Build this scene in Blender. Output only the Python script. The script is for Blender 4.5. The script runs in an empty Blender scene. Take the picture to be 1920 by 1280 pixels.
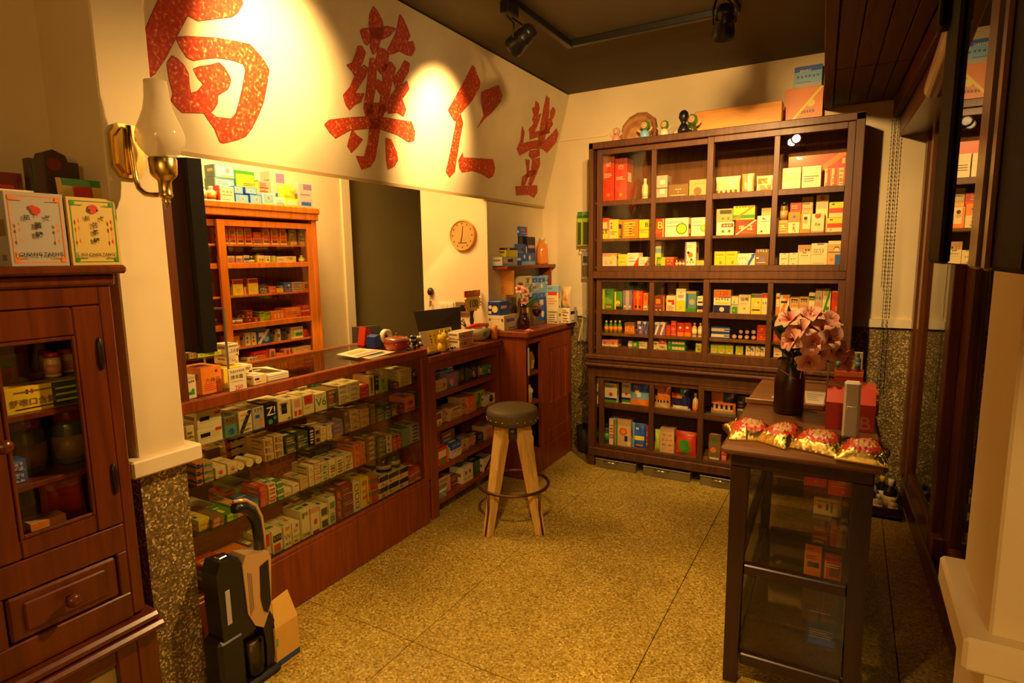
import bpy, math, random
from mathutils import Vector, Matrix, Euler
random.seed(7)
SC = bpy.context.scene
COL = SC.collection
# ---------------------------------------------------------------- camera
cam_d = bpy.data.cameras.new('camera'); cam_d.sensor_width = 36.0; cam_d.sensor_fit = 'HORIZONTAL'
cam_d.lens = 20.658; cam_d.clip_start = .02; cam_d.clip_end = 60
cam = bpy.data.objects.new('camera', cam_d); COL.objects.link(cam)
_cx = Vector((.8670, .4981, -.0147)).normalized(); _cu = Vector((-.0576, .1289, .9900)).normalized()
_cb = _cx.cross(_cu).normalized(); _cu = _cb.cross(_cx)
cam.matrix_world = Matrix.Translation((0, 0, 1.45)) @ Matrix((_cx, _cu, _cb)).transposed().to_4x4()
SC.camera = cam
# ---------------------------------------------------------------- colour management, world
SC.view_settings.view_transform = 'Standard'; SC.view_settings.look = 'None'
SC.view_settings.gamma = 1.0; SC.view_settings.use_curve_mapping = False
SC.view_settings.exposure = 0.0
SC.cycles.max_bounces = 8; SC.cycles.diffuse_bounces = 4; SC.cycles.glossy_bounces = 4
SC.cycles.transparent_max_bounces = 24; SC.cycles.transmission_bounces = 8
SC.cycles.caustics_reflective = False; SC.cycles.caustics_refractive = False
SC.cycles.sample_clamp_indirect = 3.0
SC.cycles.use_denoising = True
wd = bpy.data.worlds.new('night_street'); SC.world = wd; wd.use_nodes = True
wd.node_tree.nodes['Background'].inputs[0].default_value = (.010, .008, .006, 1)
wd.node_tree.nodes['Background'].inputs[1].default_value = 1.0
# ---------------------------------------------------------------- lamps of the shop, with added fill
WARM = (1.0, .575, .20)
def spot(name, loc, aim, watts, cone, blend=1.0, size=.03, col=WARM):
    d = bpy.data.lights.new(name, 'SPOT'); d.energy = watts; d.color = col; d.spot_size = math.radians(cone)
    d.spot_blend = blend; d.shadow_soft_size = size
    o = bpy.data.objects.new(name, d); COL.objects.link(o); o.location = loc
    o.rotation_euler = (Vector(aim) - Vector(loc)).to_track_quat('-Z', 'Y').to_euler(); return o
def point(name, loc, watts, size=.06, col=WARM):
    d = bpy.data.lights.new(name, 'POINT'); d.energy = watts; d.color = col; d.shadow_soft_size = size
    o = bpy.data.objects.new(name, d); COL.objects.link(o); o.location = loc; return o
def area(name, loc, aim, watts, sx, sy, col=WARM):
    d = bpy.data.lights.new(name, 'AREA'); d.energy = watts; d.color = col; d.shape = 'RECTANGLE'; d.size = sx; d.size_y = sy
    o = bpy.data.objects.new(name, d); COL.objects.link(o); o.location = loc
    o.rotation_euler = (Vector(aim) - Vector(loc)).to_track_quat('-Z', 'Y').to_euler(); return o
# track heads: (head position, aim point, watts, cone)
HEADS = [((-1.33, 1.33, 2.44), (-1.955, 1.58, 2.20), 200, 60), ((-1.352, 2.463, 2.42), (-1.97, 2.62, 2.14), 180, 60),
         ((-.531, 2.763, 2.42), (-.80, 3.75, 1.45), 120, 90), ((-.47, 1.72, 2.44), (-.62, 3.72, 1.55), 240, 74),
         ((-.52, 1.45, 2.44), (-1.15, 4.1, 2.2), 190, 70), ((-.52, 2.05, 2.44), (-1.86, 1.05, 1.15), 180, 66), ((-.52, .70, 2.44), (-.95, 1.8, 0), 210, 62),  # back wall and pillar heads are unseen, added to brighten those surfaces
         ((-.52, 2.25, 2.44), (-.05, 2.10, .8), 70, 70)]  # unseen head added to brighten the display case top
SPOTS = []
for i, (p, a, w, c) in enumerate(HEADS):
    v = (Vector(a) - Vector(p)).normalized()
    SPOTS.append(spot('track_lamp_light', Vector(p) + v * .062, a, w, c))
area('aisle_lamp_light', (-2.62, 2.2, 2.55), (-2.75, 2.3, 0), 55, .25, 1.1)
area('entrance_fill_light', (.55, -1.8, 2.1), (1.75, .75, 1.0), 34, .7, .7)  # unseen fill added behind the camera to lift the near pillar
# ---------------------------------------------------------------- object helpers
def tag(o, label=None, cat=None, group=None, kind=None):
    if label: o['label'] = label
    if cat: o['category'] = cat
    if group: o['group'] = group
    if kind: o['kind'] = kind
    return o
def thing(name, label, cat, loc=(0, 0, 0), rz=0, group=None):
    o = bpy.data.objects.new(name, None); COL.objects.link(o); o.empty_display_size = .05
    o.location = loc; o.rotation_euler = (0, 0, rz)
    MW[o.name] = Matrix.Translation(loc) @ Matrix.Rotation(rz, 4, 'Z')
    return tag(o, label, cat, group)
MW = {}
class MB:
    """collects faces with material slots and links them as ONE mesh object"""
    def __init__(s): s.v = []; s.f = []; s.m = []; s.mats = []; s.sm = []
    def slot(s, mat):
        if mat not in s.mats: s.mats.append(mat)
        return s.mats.index(mat)
    def add(s, vs, fs, mat, smooth=False):
        b = len(s.v); s.v += [tuple(p) for p in vs]; k = s.slot(mat)
        for f in fs: s.f.append([b + i for i in f]); s.m.append(k); s.sm.append(smooth)
        return s
    def box(s, x0, x1, y0, y1, z0, z1, mat, c=0.0):
        if c <= 0:
            vs = [(x, y, z) for z in (z0, z1) for y in (y0, y1) for x in (x0, x1)]
            return s.add(vs, [(0, 2, 3, 1), (4, 5, 7, 6), (0, 1, 5, 4), (2, 6, 7, 3), (0, 4, 6, 2), (1, 3, 7, 5)], mat)
        c = min(c, (x1 - x0) * .45, (y1 - y0) * .45, (z1 - z0) * .45)
        vs = []; idx = {}
        for ix, x in enumerate((x0, x1)):
            for iy, y in enumerate((y0, y1)):
                for iz, z in enumerate((z0, z1)):
                    dx = c if ix == 0 else -c; dy = c if iy == 0 else -c; dz = c if iz == 0 else -c
                    for a in range(3):
                        idx[ix, iy, iz, a] = len(vs)
                        vs.append((x + (dx if a != 0 else 0), y + (dy if a != 1 else 0), z + (dz if a != 2 else 0)))
        I = idx; fs = []
        for a in range(3):
            o1, o2 = [k for k in range(3) if k != a]
            for sgn in (0, 1):
                q = []
                for (p, r) in ((0, 0), (1, 0), (1, 1), (0, 1)):
                    t = [0, 0, 0]; t[a] = sgn; t[o1] = p; t[o2] = r; q.append(I[t[0], t[1], t[2], a])
                fs.append(q)
        for a in range(3):
            o1, o2 = [k for k in range(3) if k != a]
            for p in (0, 1):
                for r in (0, 1):
                    q = []
                    for (e, ax) in ((0, o1), (1, o1), (1, o2), (0, o2)):
                        t = [0, 0, 0]; t[a] = e; t[o1] = p; t[o2] = r; q.append(I[t[0], t[1], t[2], ax])
                    fs.append(q)
        for ix in (0, 1):
            for iy in (0, 1):
                for iz in (0, 1): fs.append([I[ix, iy, iz, a] for a in range(3)])
        return s.add(vs, fs, mat)
    def tube(s, pts, r, mat, n=8, cap=True):
        P = [Vector(p) for p in pts]; R = r if isinstance(r, (list, tuple)) else [r] * len(P)
        vs = []; fs = []; ref = None
        for i, p in enumerate(P):
            t = (P[min(i + 1, len(P) - 1)] - P[max(i - 1, 0)]).normalized()
            if ref is None: ref = Vector((0, 0, 1)) if abs(t.z) < .9 else Vector((1, 0, 0))
            a = t.cross(ref); a.normalize(); b = t.cross(a).normalized(); ref = -b if False else ref
            for k in range(n):
                w = 2 * math.pi * k / n; vs.append(p + (a * math.cos(w) + b * math.sin(w)) * R[i])
        for i in range(len(P) - 1):
            for k in range(n):
                k2 = (k + 1) % n; fs.append((i * n + k, i * n + k2, (i + 1) * n + k2, (i + 1) * n + k))
        if cap: fs.append(tuple(range(n - 1, -1, -1))); fs.append(tuple((len(P) - 1) * n + k for k in range(n)))
        return s.add(vs, fs, mat, True)
    def lathe(s, prof, mat, c=(0, 0, 0), n=20, axis='Z', sx=1, sy=1, smooth=True):
        vs = []; fs = []
        for (r, z) in prof:
            for k in range(n):
                w = 2 * math.pi * k / n; x, y = r * math.cos(w) * sx, r * math.sin(w) * sy
                q = (x, y, z) if axis == 'Z' else ((z, x, y) if axis == 'X' else (x, z, y))
                vs.append((q[0] + c[0], q[1] + c[1], q[2] + c[2]))
        m = len(prof)
        for i in range(m - 1):
            for k in range(n):
                k2 = (k + 1) % n; fs.append((i * n + k, i * n + k2, (i + 1) * n + k2, (i + 1) * n + k))
        if prof[0][0] > 1e-5: fs.append(tuple(range(n - 1, -1, -1)))
        if prof[-1][0] > 1e-5: fs.append(tuple((m - 1) * n + k for k in range(n)))
        return s.add(vs, fs, mat, smooth)
    def prism(s, poly, d0, d1, mat, fr):
        """poly 2D extruded from d0 to d1; fr(u,v,d)->xyz"""
        n = len(poly); vs = [fr(u, v, d0) for u, v in poly] + [fr(u, v, d1) for u, v in poly]
        fs = [tuple(range(n - 1, -1, -1)), tuple(range(n, 2 * n))]
        fs += [(i, (i + 1) % n, n + (i + 1) % n, n + i) for i in range(n)]
        return s.add(vs, fs, mat)
    def poly(s, pts, mat): return s.add(pts, [tuple(range(len(pts)))], mat)
    def mesh(s, name):
        me = bpy.data.meshes.new(name); me.from_pydata(s.v, [], s.f)
        for m in s.mats: me.materials.append(m)
        me.polygons.foreach_set('material_index', s.m); me.polygons.foreach_set('use_smooth', s.sm); me.update(); return me
    def build(s, name, parent=None, world=True, mw=None):
        """vertices in world metres (world=True) or in the parent's own frame"""
        if parent is not None and world:
            inv = MW[parent.name].inverted(); s.v = [tuple(inv @ Vector(p)) for p in s.v]
        o = bpy.data.objects.new(name, s.mesh(name)); COL.objects.link(o)
        if parent is not None:
            o.parent = parent; MW[o.name] = MW[parent.name]
        else: MW[o.name] = Matrix.Identity(4)
        return o
def single(mb, name, label, cat, group=None, rz=0):
    """one-mesh thing: origin moved to the centre of its base"""
    xs = [p[0] for p in mb.v]; ys = [p[1] for p in mb.v]; zs = [p[2] for p in mb.v]
    c = Vector(((min(xs) + max(xs)) / 2, (min(ys) + max(ys)) / 2, min(zs)))
    mb.v = [(p[0] - c.x, p[1] - c.y, p[2] - c.z) for p in mb.v]
    o = bpy.data.objects.new(name, mb.mesh(name)); COL.objects.link(o); o.location = c
    MW[o.name] = Matrix.Translation(c); return tag(o, label, cat, group)
def structure(mb, name, parent=None):
    o = mb.build(name, parent)
    if parent is None: o['kind'] = 'structure'
    return o
# ---------------------------------------------------------------- materials
MATS = {}
def newmat(name):
    m = bpy.data.materials.new(name); m.use_nodes = True; return m, m.node_tree, m.node_tree.nodes['Principled BSDF']
def flat(name, c, rough=.5, metal=0.0, spec=.5, coat=0.0, bump=0.0, emis=None):
    if name in MATS: return MATS[name]
    m, t, b = newmat(name); b.inputs['Base Color'].default_value = (*c, 1); b.inputs['Roughness'].default_value = rough
    b.inputs['Metallic'].default_value = metal; b.inputs['Specular IOR Level'].default_value = spec
    b.inputs['Coat Weight'].default_value = coat; b.inputs['Coat Roughness'].default_value = .15
    if emis: b.inputs['Emission Color'].default_value = (*emis[0], 1); b.inputs['Emission Strength'].default_value = emis[1]
    if bump:
        n = t.nodes.new('ShaderNodeTexNoise'); n.inputs['Scale'].default_value = 90; n.inputs['Detail'].default_value = 4
        u = t.nodes.new('ShaderNodeBump'); u.inputs['Strength'].default_value = bump; u.inputs['Distance'].default_value = .004
        t.links.new(n.outputs['Fac'], u.inputs['Height']); t.links.new(u.outputs['Normal'], b.inputs['Normal'])
    MATS[name] = m; return m
def ramp(t, src, stops):
    r = t.nodes.new('ShaderNodeValToRGB'); e = r.color_ramp.elements
    e[0].position = stops[0][0]; e[0].color = (*stops[0][1], 1); e[1].position = stops[-1][0]; e[1].color = (*stops[-1][1], 1)
    for p, c in stops[1:-1]: k = e.new(p); k.color = (*c, 1)
    t.links.new(src, r.inputs['Fac']); return r.outputs['Color']
def wood(name, c, rough=.38, coat=.15, scale=(26, 26, 2.2), vary=.3, spec=.35):
    m, t, b = newmat(name); b.inputs['Specular IOR Level'].default_value = spec
    tc = t.nodes.new('ShaderNodeTexCoord'); mp = t.nodes.new('ShaderNodeMapping'); mp.inputs['Scale'].default_value = scale
    t.links.new(tc.outputs['Object'], mp.inputs['Vector'])
    n = t.nodes.new('ShaderNodeTexNoise'); n.inputs['Scale'].default_value = 1.6; n.inputs['Detail'].default_value = 6; n.inputs['Distortion'].default_value = .6
    t.links.new(mp.outputs['Vector'], n.inputs['Vector'])
    d = tuple(x * (1 - vary) for x in c); l = tuple(min(1, x * (1 + vary * .8)) for x in c)
    t.links.new(ramp(t, n.outputs['Fac'], [(.3, d), (.52, c), (.72, l)]), b.inputs['Base Color'])
    b.inputs['Roughness'].default_value = rough; b.inputs['Coat Weight'].default_value = coat; b.inputs['Coat Roughness'].default_value = .2
    u = t.nodes.new('ShaderNodeBump'); u.inputs['Strength'].default_value = .12; u.inputs['Distance'].default_value = .003
    t.links.new(n.outputs['Fac'], u.inputs['Height']); t.links.new(u.outputs['Normal'], b.inputs['Normal'])
    MATS[name] = m; return m
def glass(name, tint=(1, 1, 1), refl=1.0, ior=1.5, rough=0.0):
    m = bpy.data.materials.new(name); m.use_nodes = True; t = m.node_tree; t.nodes.clear()
    out = t.nodes.new('ShaderNodeOutputMaterial'); mix = t.nodes.new('ShaderNodeMixShader')
    tr = t.nodes.new('ShaderNodeBsdfTransparent'); tr.inputs[0].default_value = (*tint, 1)
    gl = t.nodes.new('ShaderNodeBsdfGlossy'); gl.inputs['Roughness'].default_value = rough
    fr = t.nodes.new('ShaderNodeFresnel'); ge = t.nodes.new('ShaderNodeNewGeometry'); mr = t.nodes.new('ShaderNodeMapRange')
    mr.inputs[3].default_value = ior; mr.inputs[4].default_value = 1 / ior   # both faces of the pane reflect as glass in air
    t.links.new(ge.outputs['Backfacing'], mr.inputs[0]); t.links.new(mr.outputs[0], fr.inputs['IOR'])
    mu = t.nodes.new('ShaderNodeMath'); mu.operation = 'MULTIPLY'; mu.inputs[1].default_value = refl; mu.use_clamp = True
    t.links.new(fr.outputs[0], mu.inputs[0]); t.links.new(mu.outputs[0], mix.inputs[0])
    t.links.new(tr.outputs[0], mix.inputs[1]); t.links.new(gl.outputs[0], mix.inputs[2]); t.links.new(mix.outputs[0], out.inputs[0])
    MATS[name] = m; return m
def speckle(name, scale, stops, rough=.5, bump=.2, stain=None):
    m, t, b = newmat(name); tc = t.nodes.new('ShaderNodeTexCoord')
    v = t.nodes.new('ShaderNodeTexVoronoi'); v.inputs['Scale'].default_value = scale
    g = t.nodes.new('ShaderNodeNewGeometry'); t.links.new(g.outputs['Position'], v.inputs['Vector'])
    s = t.nodes.new('ShaderNodeSeparateColor'); t.links.new(v.outputs['Color'], s.inputs[0])
    col = ramp(t, s.outputs[0], stops)
    if stain:
        n = t.nodes.new('ShaderNodeTexNoise'); n.inputs['Scale'].default_value = stain[0]; n.inputs['Detail'].default_value = 5
        t.links.new(g.outputs['Position'], n.inputs['Vector'])
        k = ramp(t, n.outputs['Fac'], [(.35, (stain[1],) * 3), (.65, (1, 1, 1))])
        mx = t.nodes.new('ShaderNodeMix'); mx.data_type = 'RGBA'; mx.blend_type = 'MULTIPLY'; mx.inputs[0].default_value = 1
        t.links.new(col, mx.inputs[6]); t.links.new(k, mx.inputs[7]); col = mx.outputs[2]
    t.links.new(col, b.inputs['Base Color']); b.inputs['Roughness'].default_value = rough
    if bump:
        u = t.nodes.new('ShaderNodeBump'); u.inputs['Strength'].default_value = bump; u.inputs['Distance'].default_value = .003
        t.links.new(v.outputs['Distance'], u.inputs['Height']); u.invert = True; t.links.new(u.outputs['Normal'], b.inputs['Normal'])
    MATS[name] = m; return m
def mottled(name, c, amount=.12, scale=3.0, rough=.75, bump=.05):
    m, t, b = newmat(name); g = t.nodes.new('ShaderNodeNewGeometry')
    n = t.nodes.new('ShaderNodeTexNoise'); n.inputs['Scale'].default_value = scale; n.inputs['Detail'].default_value = 7
    t.links.new(g.outputs['Position'], n.inputs['Vector'])
    t.links.new(ramp(t, n.outputs['Fac'], [(.3, tuple(x * (1 - amount) for x in c)), (.7, c)]), b.inputs['Base Color'])
    b.inputs['Roughness'].default_value = rough
    n2 = t.nodes.new('ShaderNodeTexNoise'); n2.inputs['Scale'].default_value = 140; t.links.new(g.outputs['Position'], n2.inputs['Vector'])
    u = t.nodes.new('ShaderNodeBump'); u.inputs['Strength'].default_value = bump; u.inputs['Distance'].default_value = .002
    t.links.new(n2.outputs['Fac'], u.inputs['Height']); t.links.new(u.outputs['Normal'], b.inputs['Normal'])
    MATS[name] = m; return m
PAPER = dict(w=(.90, .83, .60), c=(.80, .68, .40), t=(.62, .41, .17), y=(.85, .68, .03), o=(.82, .24, .02), r=(.62, .045, .012),
             d=(.25, .02, .01), m=(.20, .03, .012), p=(.75, .30, .22), v=(.25, .15, .36), b=(.02, .11, .58), n=(.014, .018, .13),
             a=(.22, .48, .70), g=(.05, .28, .02), l=(.45, .60, .03), e=(.12, .29, .27), f=(.05, .07, .015), h=(.22, .13, .04),
             k=(.012, .010, .008), s=(.46, .43, .36), G=(.70, .50, .12))
INK = {k: flat('print_' + n, PAPER[k], .42, coat=.12) for k, n in dict(w='white', c='cream', t='tan', y='yellow', o='orange', r='red', d='dark_red',
       m='maroon', p='pink', v='violet', b='blue', n='navy', a='pale_blue', g='green', l='lime', e='teal', f='dark_olive', h='brown', k='black', s='grey', G='gold').items()}
FOIL = {k: flat('film_' + n, PAPER[k], .22, coat=.5, bump=.25) for k, n in dict(w='white', c='cream', t='tan', y='yellow', o='orange', r='red', d='dark_red',
       m='maroon', p='pink', v='violet', b='blue', n='navy', a='pale_blue', g='green', l='lime', e='teal', f='dark_olive', h='brown', k='black', s='grey', G='gold').items()}
W_TALL = wood('dark_brown_wood', (.088, .031, .007), .5, .04); W_RED = wood('reddish_counter_wood', (.24, .047, .007))
W_ORANGE = wood('orange_cabinet_wood', (.55, .155, .010), vary=.3); W_HUTCH = wood('mahogany_wood', (.13, .027, .005), .3, .3)
W_BLACK = wood('blackish_wood', (.030, .011, .004), .35, .25); W_PALE = wood('pale_raw_wood', (.66, .40, .10), .6, 0)
W_FRAME = wood('shopfront_wood', (.13, .035, .008), .35, .25); W_SOFFIT = wood('soffit_wood', (.085, .022, .005), .6, 0, (22, 2.0, 22), .3, .1)
W_BOX = wood('light_orange_wood', (.78, .33, .05), .5, 0, (3, 20, 20), .15); W_IN = wood('cabinet_inner_wood', (.16, .065, .015), .6, 0)
GLASS = glass('cabinet_glass', (.97, .95, .88), .9); GLASS_C = glass('counter_glass', (.91, .91, .80), .8); GLASS_W = glass('shopfront_glass', (.80, .82, .74), 1.15)
GLASS_T = glass('thin_clear_glass', (.96, .96, .92), 1.0); ACRYL = glass('clear_acrylic', (.93, .93, .88), .8)
CHROME = flat('chrome', (.75, .73, .70), .15, 1); BRASS = flat('brass', (.72, .50, .14), .25, 1, bump=.05); BLACKM = flat('black_metal', (.02, .018, .015), .35, .6)
STEEL = flat('grey_metal', (.35, .33, .28), .35, .8); BLACKP = flat('black_plastic', (.010, .009, .008), .3); WHITEP = flat('white_plastic', (.82, .75, .58), .35)
WALL = mottled('cream_wall_paint', (.86, .72, .42)); TRIMC = flat('cream_trim_paint', (.86, .74, .46), .4); WALLD = mottled('passage_wall_shade', (.26, .21, .075))  # passage wall colour darkened to stand for the unlit corridor
CEIL = mottled('dark_ceiling_paint', (.085, .062, .022), .2, 2, .8)
TERR = speckle('terrazzo', 150, [(.05, (.24, .15, .014)), (.25, (.40, .265, .03)), (.6, (.50, .345, .05)), (.85, (.60, .45, .085)), (1, (.76, .64, .22))], .34, .02, (2.2, .72))
DADO = speckle('pebble_dado', 170, [(0, (.10, .065, .012)), (.5, (.17, .115, .025)), (.78, (.30, .21, .06)), (.9, (.60, .46, .2)), (1, (.85, .70, .38))], .55, .25)
GROUT = flat('dark_joint', (.16, .09, .02), .8)
SIGN=[('red painted character nearest the entrance',[[(1.1931,0.6062),(1.2317,0.6304),(1.2683,0.6268),(1.281,0.5245),(1.2677,0.4462),(1.2352,0.3737),(1.2056,0.3025),(1.1707,0.2402),(1.1482,0.2202),(1.1311,0.3454),(1.1545,0.4124),(1.1717,0.4592),(1.1874,0.5327)],[(1.2677,0.4462),(1.3036,0.4406),(1.4216,0.4902),(1.4443,0.5103),(1.4624,0.547),(1.4443,0.5714),(1.3846,0.5656),(1.281,0.5245)],[(1.3734,0.6248),(1.4351,0.6626),(1.4563,0.6058),(1.4448,0.5665),(1.3846,0.5656)],[(1.2317,0.6304),(1.3956,0.7005),(1.4444,0.6907),(1.4365,0.6484),(1.2819,0.5859),(1.2631,0.6248)],[(1.2329,0.3682),(1.2694,0.3813),(1.375,0.4072),(1.4598,0.4186),(1.5044,0.4233),(1.5621,0.3898),(1.5938,0.3587),(1.5902,0.3006),(1.5831,0.2412),(1.5649,0.1851),(1.5427,0.1341),(1.5188,0.1007),(1.4869,0.0838),(1.4302,0.0622),(1.4173,0.0642),(1.3917,0.1076),(1.3684,0.1309),(1.3475,0.153),(1.3722,0.1578),(1.3976,0.1474),(1.4539,0.1525),(1.4712,0.1755),(1.4804,0.214),(1.4903,0.2775),(1.4956,0.334),(1.4826,0.3525),(1.4347,0.3534),(1.3804,0.3458),(1.3291,0.328),(1.2962,0.3142),(1.2738,0.3183),(1.2505,0.3416)],[(1.2094,0.2816),(1.2234,0.3088),(1.2422,0.305),(1.2647,0.291),(1.2815,0.27),(1.2881,0.2308),(1.2955,0.2066),(1.3201,0.2199),(1.3383,0.2476),(1.3169,0.2633),(1.2993,0.2872),(1.3198,0.3),(1.3592,0.3153),(1.3906,0.3313),(1.4131,0.3186),(1.4338,0.2969),(1.4402,0.2823),(1.4316,0.2531),(1.3941,0.223),(1.3952,0.1962),(1.3832,0.172),(1.3693,0.1572),(1.2692,0.1397),(1.252,0.1508),(1.2302,0.1709),(1.2358,0.1934),(1.2213,0.2303)]]),('red painted character for medicine',[[(2.0639,0.7034),(2.0783,0.7409),(2.1075,0.7301),(2.144,0.703),(2.1606,0.6754),(2.1489,0.6124),(2.133,0.5681),(2.1154,0.5553),(2.0936,0.577),(2.0877,0.6145),(2.0681,0.6602)],[(2.0225,0.6241),(2.0342,0.6372),(2.1073,0.6625),(2.1829,0.6921),(2.2351,0.698),(2.2016,0.6577),(2.1558,0.6277),(2.097,0.6172),(2.0748,0.5816),(2.0545,0.5855),(2.0358,0.6058)],[(2.2471,0.7607),(2.2712,0.7529),(2.313,0.7215),(2.3365,0.6974),(2.3217,0.6652),(2.3646,0.6796),(2.3863,0.6516),(2.3688,0.6183),(2.3351,0.6127),(2.2776,0.6145),(2.2487,0.5962),(2.1992,0.576),(2.2041,0.6011),(2.2397,0.6791),(2.2443,0.7276)],[(2.0206,0.563),(2.0432,0.5694),(2.0713,0.5512),(2.0638,0.5164),(2.0436,0.4718),(2.0723,0.4989),(2.0986,0.4923),(2.0909,0.4569),(2.061,0.4095),(2.0393,0.3711),(2.0961,0.3836),(2.0836,0.3467),(2.0482,0.3257),(2.0224,0.2987),(1.9974,0.3152),(1.9749,0.3502),(2.0068,0.3904),(2.0256,0.441),(2.0083,0.4564),(1.9724,0.4731),(2.0017,0.4904),(2.0164,0.5362)],[(2.1001,0.5326),(2.1233,0.5421),(2.1476,0.525),(2.1624,0.4191),(2.1584,0.3555),(2.1708,0.3228),(2.1557,0.295),(2.125,0.2927),(2.1054,0.3237),(2.1065,0.4064)],[(2.1434,0.5909),(2.1841,0.5956),(2.2151,0.5768),(2.2206,0.5301),(2.1874,0.4873),(2.1582,0.5006),(2.1378,0.5225)],[(2.1787,0.5262),(2.2365,0.555),(2.2741,0.5368),(2.2642,0.4849),(2.259,0.4124),(2.2506,0.3531),(2.2308,0.2948),(2.2014,0.3288),(2.2017,0.3999),(2.1583,0.4285),(2.1668,0.4616),(2.205,0.4568)],[(2.1056,0.3375),(2.1584,0.3555),(2.2353,0.3715),(2.2628,0.3483),(2.2268,0.3122),(2.1357,0.2912)],[(2.3247,0.5851),(2.3643,0.5812),(2.3641,0.5451),(2.3245,0.4704),(2.3635,0.5014),(2.3893,0.4706),(2.3587,0.4269),(2.3103,0.3872),(2.3502,0.414),(2.3901,0.3738),(2.3811,0.3381),(2.3315,0.3472),(2.2669,0.3309),(2.2564,0.3759),(2.2696,0.4148),(2.2952,0.4493),(2.2642,0.4849),(2.3061,0.5449)],[(1.8922,0.2119),(1.9151,0.2345),(2.0306,0.2663),(2.1858,0.3022),(2.3393,0.3151),(2.4456,0.325),(2.4842,0.2835),(2.4877,0.2366),(2.4463,0.2261),(2.3561,0.2463),(2.2402,0.2527),(2.1364,0.2382),(2.0405,0.2145),(1.9634,0.1672),(1.9232,0.1875)],[(2.1564,0.2916),(2.2284,0.3053),(2.2293,0.203),(2.227,0.1133),(2.203,0.0727),(2.1484,0.0526),(2.1013,0.1072),(2.1523,0.1106),(2.1646,0.1781)],[(2.0541,0.2203),(2.0828,0.2007),(2.1263,0.1865),(2.1021,0.1541),(2.0687,0.1191),(2.0391,0.1445),(2.0435,0.1732)],[(2.2761,0.218),(2.3163,0.217),(2.3702,0.1638),(2.3888,0.1272),(2.3693,0.0933),(2.3266,0.074),(2.3035,0.1236)]]),('red painted character of few strokes',[[(2.865,0.7008),(2.8916,0.6963),(2.9683,0.64),(2.9726,0.614),(2.9248,0.5313),(2.839,0.442),(2.8792,0.3954),(2.8768,0.3034),(2.8849,0.1264),(2.8466,0.0917),(2.8033,0.1169),(2.8092,0.2103),(2.8134,0.3969),(2.7895,0.3969),(2.7225,0.4366),(2.8074,0.5847)],[(2.9995,0.5884),(3.021,0.6023),(3.1627,0.6671),(3.2196,0.6229),(3.2159,0.5835),(3.1477,0.5118),(3.0899,0.4672),(3.0279,0.3989),(3.0678,0.4772),(3.0168,0.5416)],[(2.9278,0.241),(2.9402,0.2143),(3.0856,0.2291),(3.2605,0.2476),(3.3067,0.1965),(3.2992,0.1484),(3.2561,0.1301),(3.1617,0.1485),(3.0575,0.1545),(2.9589,0.1331),(2.9274,0.1506),(2.901,0.1948)]]),('red painted character by the back wall',[[(3.7585,0.7377),(3.8131,0.731),(3.8528,0.6398),(3.8665,0.5524),(3.8732,0.4624),(3.839,0.4113),(3.7816,0.414),(3.7674,0.5349),(3.7577,0.6649)],[(3.6297,0.6758),(3.6805,0.6706),(3.7061,0.6436),(3.7031,0.5997),(3.7434,0.6184),(3.734,0.5619),(3.7069,0.4911),(3.6446,0.4696),(3.6219,0.4928),(3.6714,0.5396),(3.6375,0.5603),(3.6476,0.589),(3.6073,0.6237),(3.6417,0.6412)],[(3.8866,0.6912),(3.9339,0.6782),(3.9381,0.6451),(3.9128,0.6062),(3.9438,0.5834),(3.888,0.5107),(3.8484,0.5266),(3.8368,0.5696),(3.8826,0.6231),(3.8618,0.6527)],[(3.6446,0.4696),(3.8961,0.5463),(3.9294,0.5234),(3.6613,0.4341)],[(3.5281,0.4956),(3.5747,0.4686),(3.5852,0.3948),(3.6999,0.4292),(3.8853,0.4644),(3.9621,0.5231),(4.0081,0.5659),(4.059,0.5395),(4.0548,0.4795),(3.9516,0.3872),(3.8637,0.4035),(3.7222,0.3825),(3.5751,0.3148),(3.5197,0.3524),(3.544,0.4099)],[(3.6953,0.3618),(3.8302,0.3928),(3.8499,0.353),(3.7549,0.3136),(3.6917,0.3333)],[(3.6632,0.3014),(3.7226,0.3037),(3.7567,0.2049),(3.7313,0.1269),(3.6824,0.1279),(3.6692,0.1837),(3.7282,0.2132)],[(3.7575,0.3083),(3.8569,0.3389),(3.8859,0.296),(3.8512,0.1918),(3.8251,0.1395),(3.7733,0.1427),(3.7855,0.1965)],[(3.7185,0.2235),(3.8443,0.2592),(3.845,0.2206),(3.7237,0.1805)],[(3.6072,0.1115),(3.9116,0.148),(3.9381,0.1045),(3.9022,0.0589),(3.817,0.0759),(3.6434,0.0554)]])]
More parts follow.
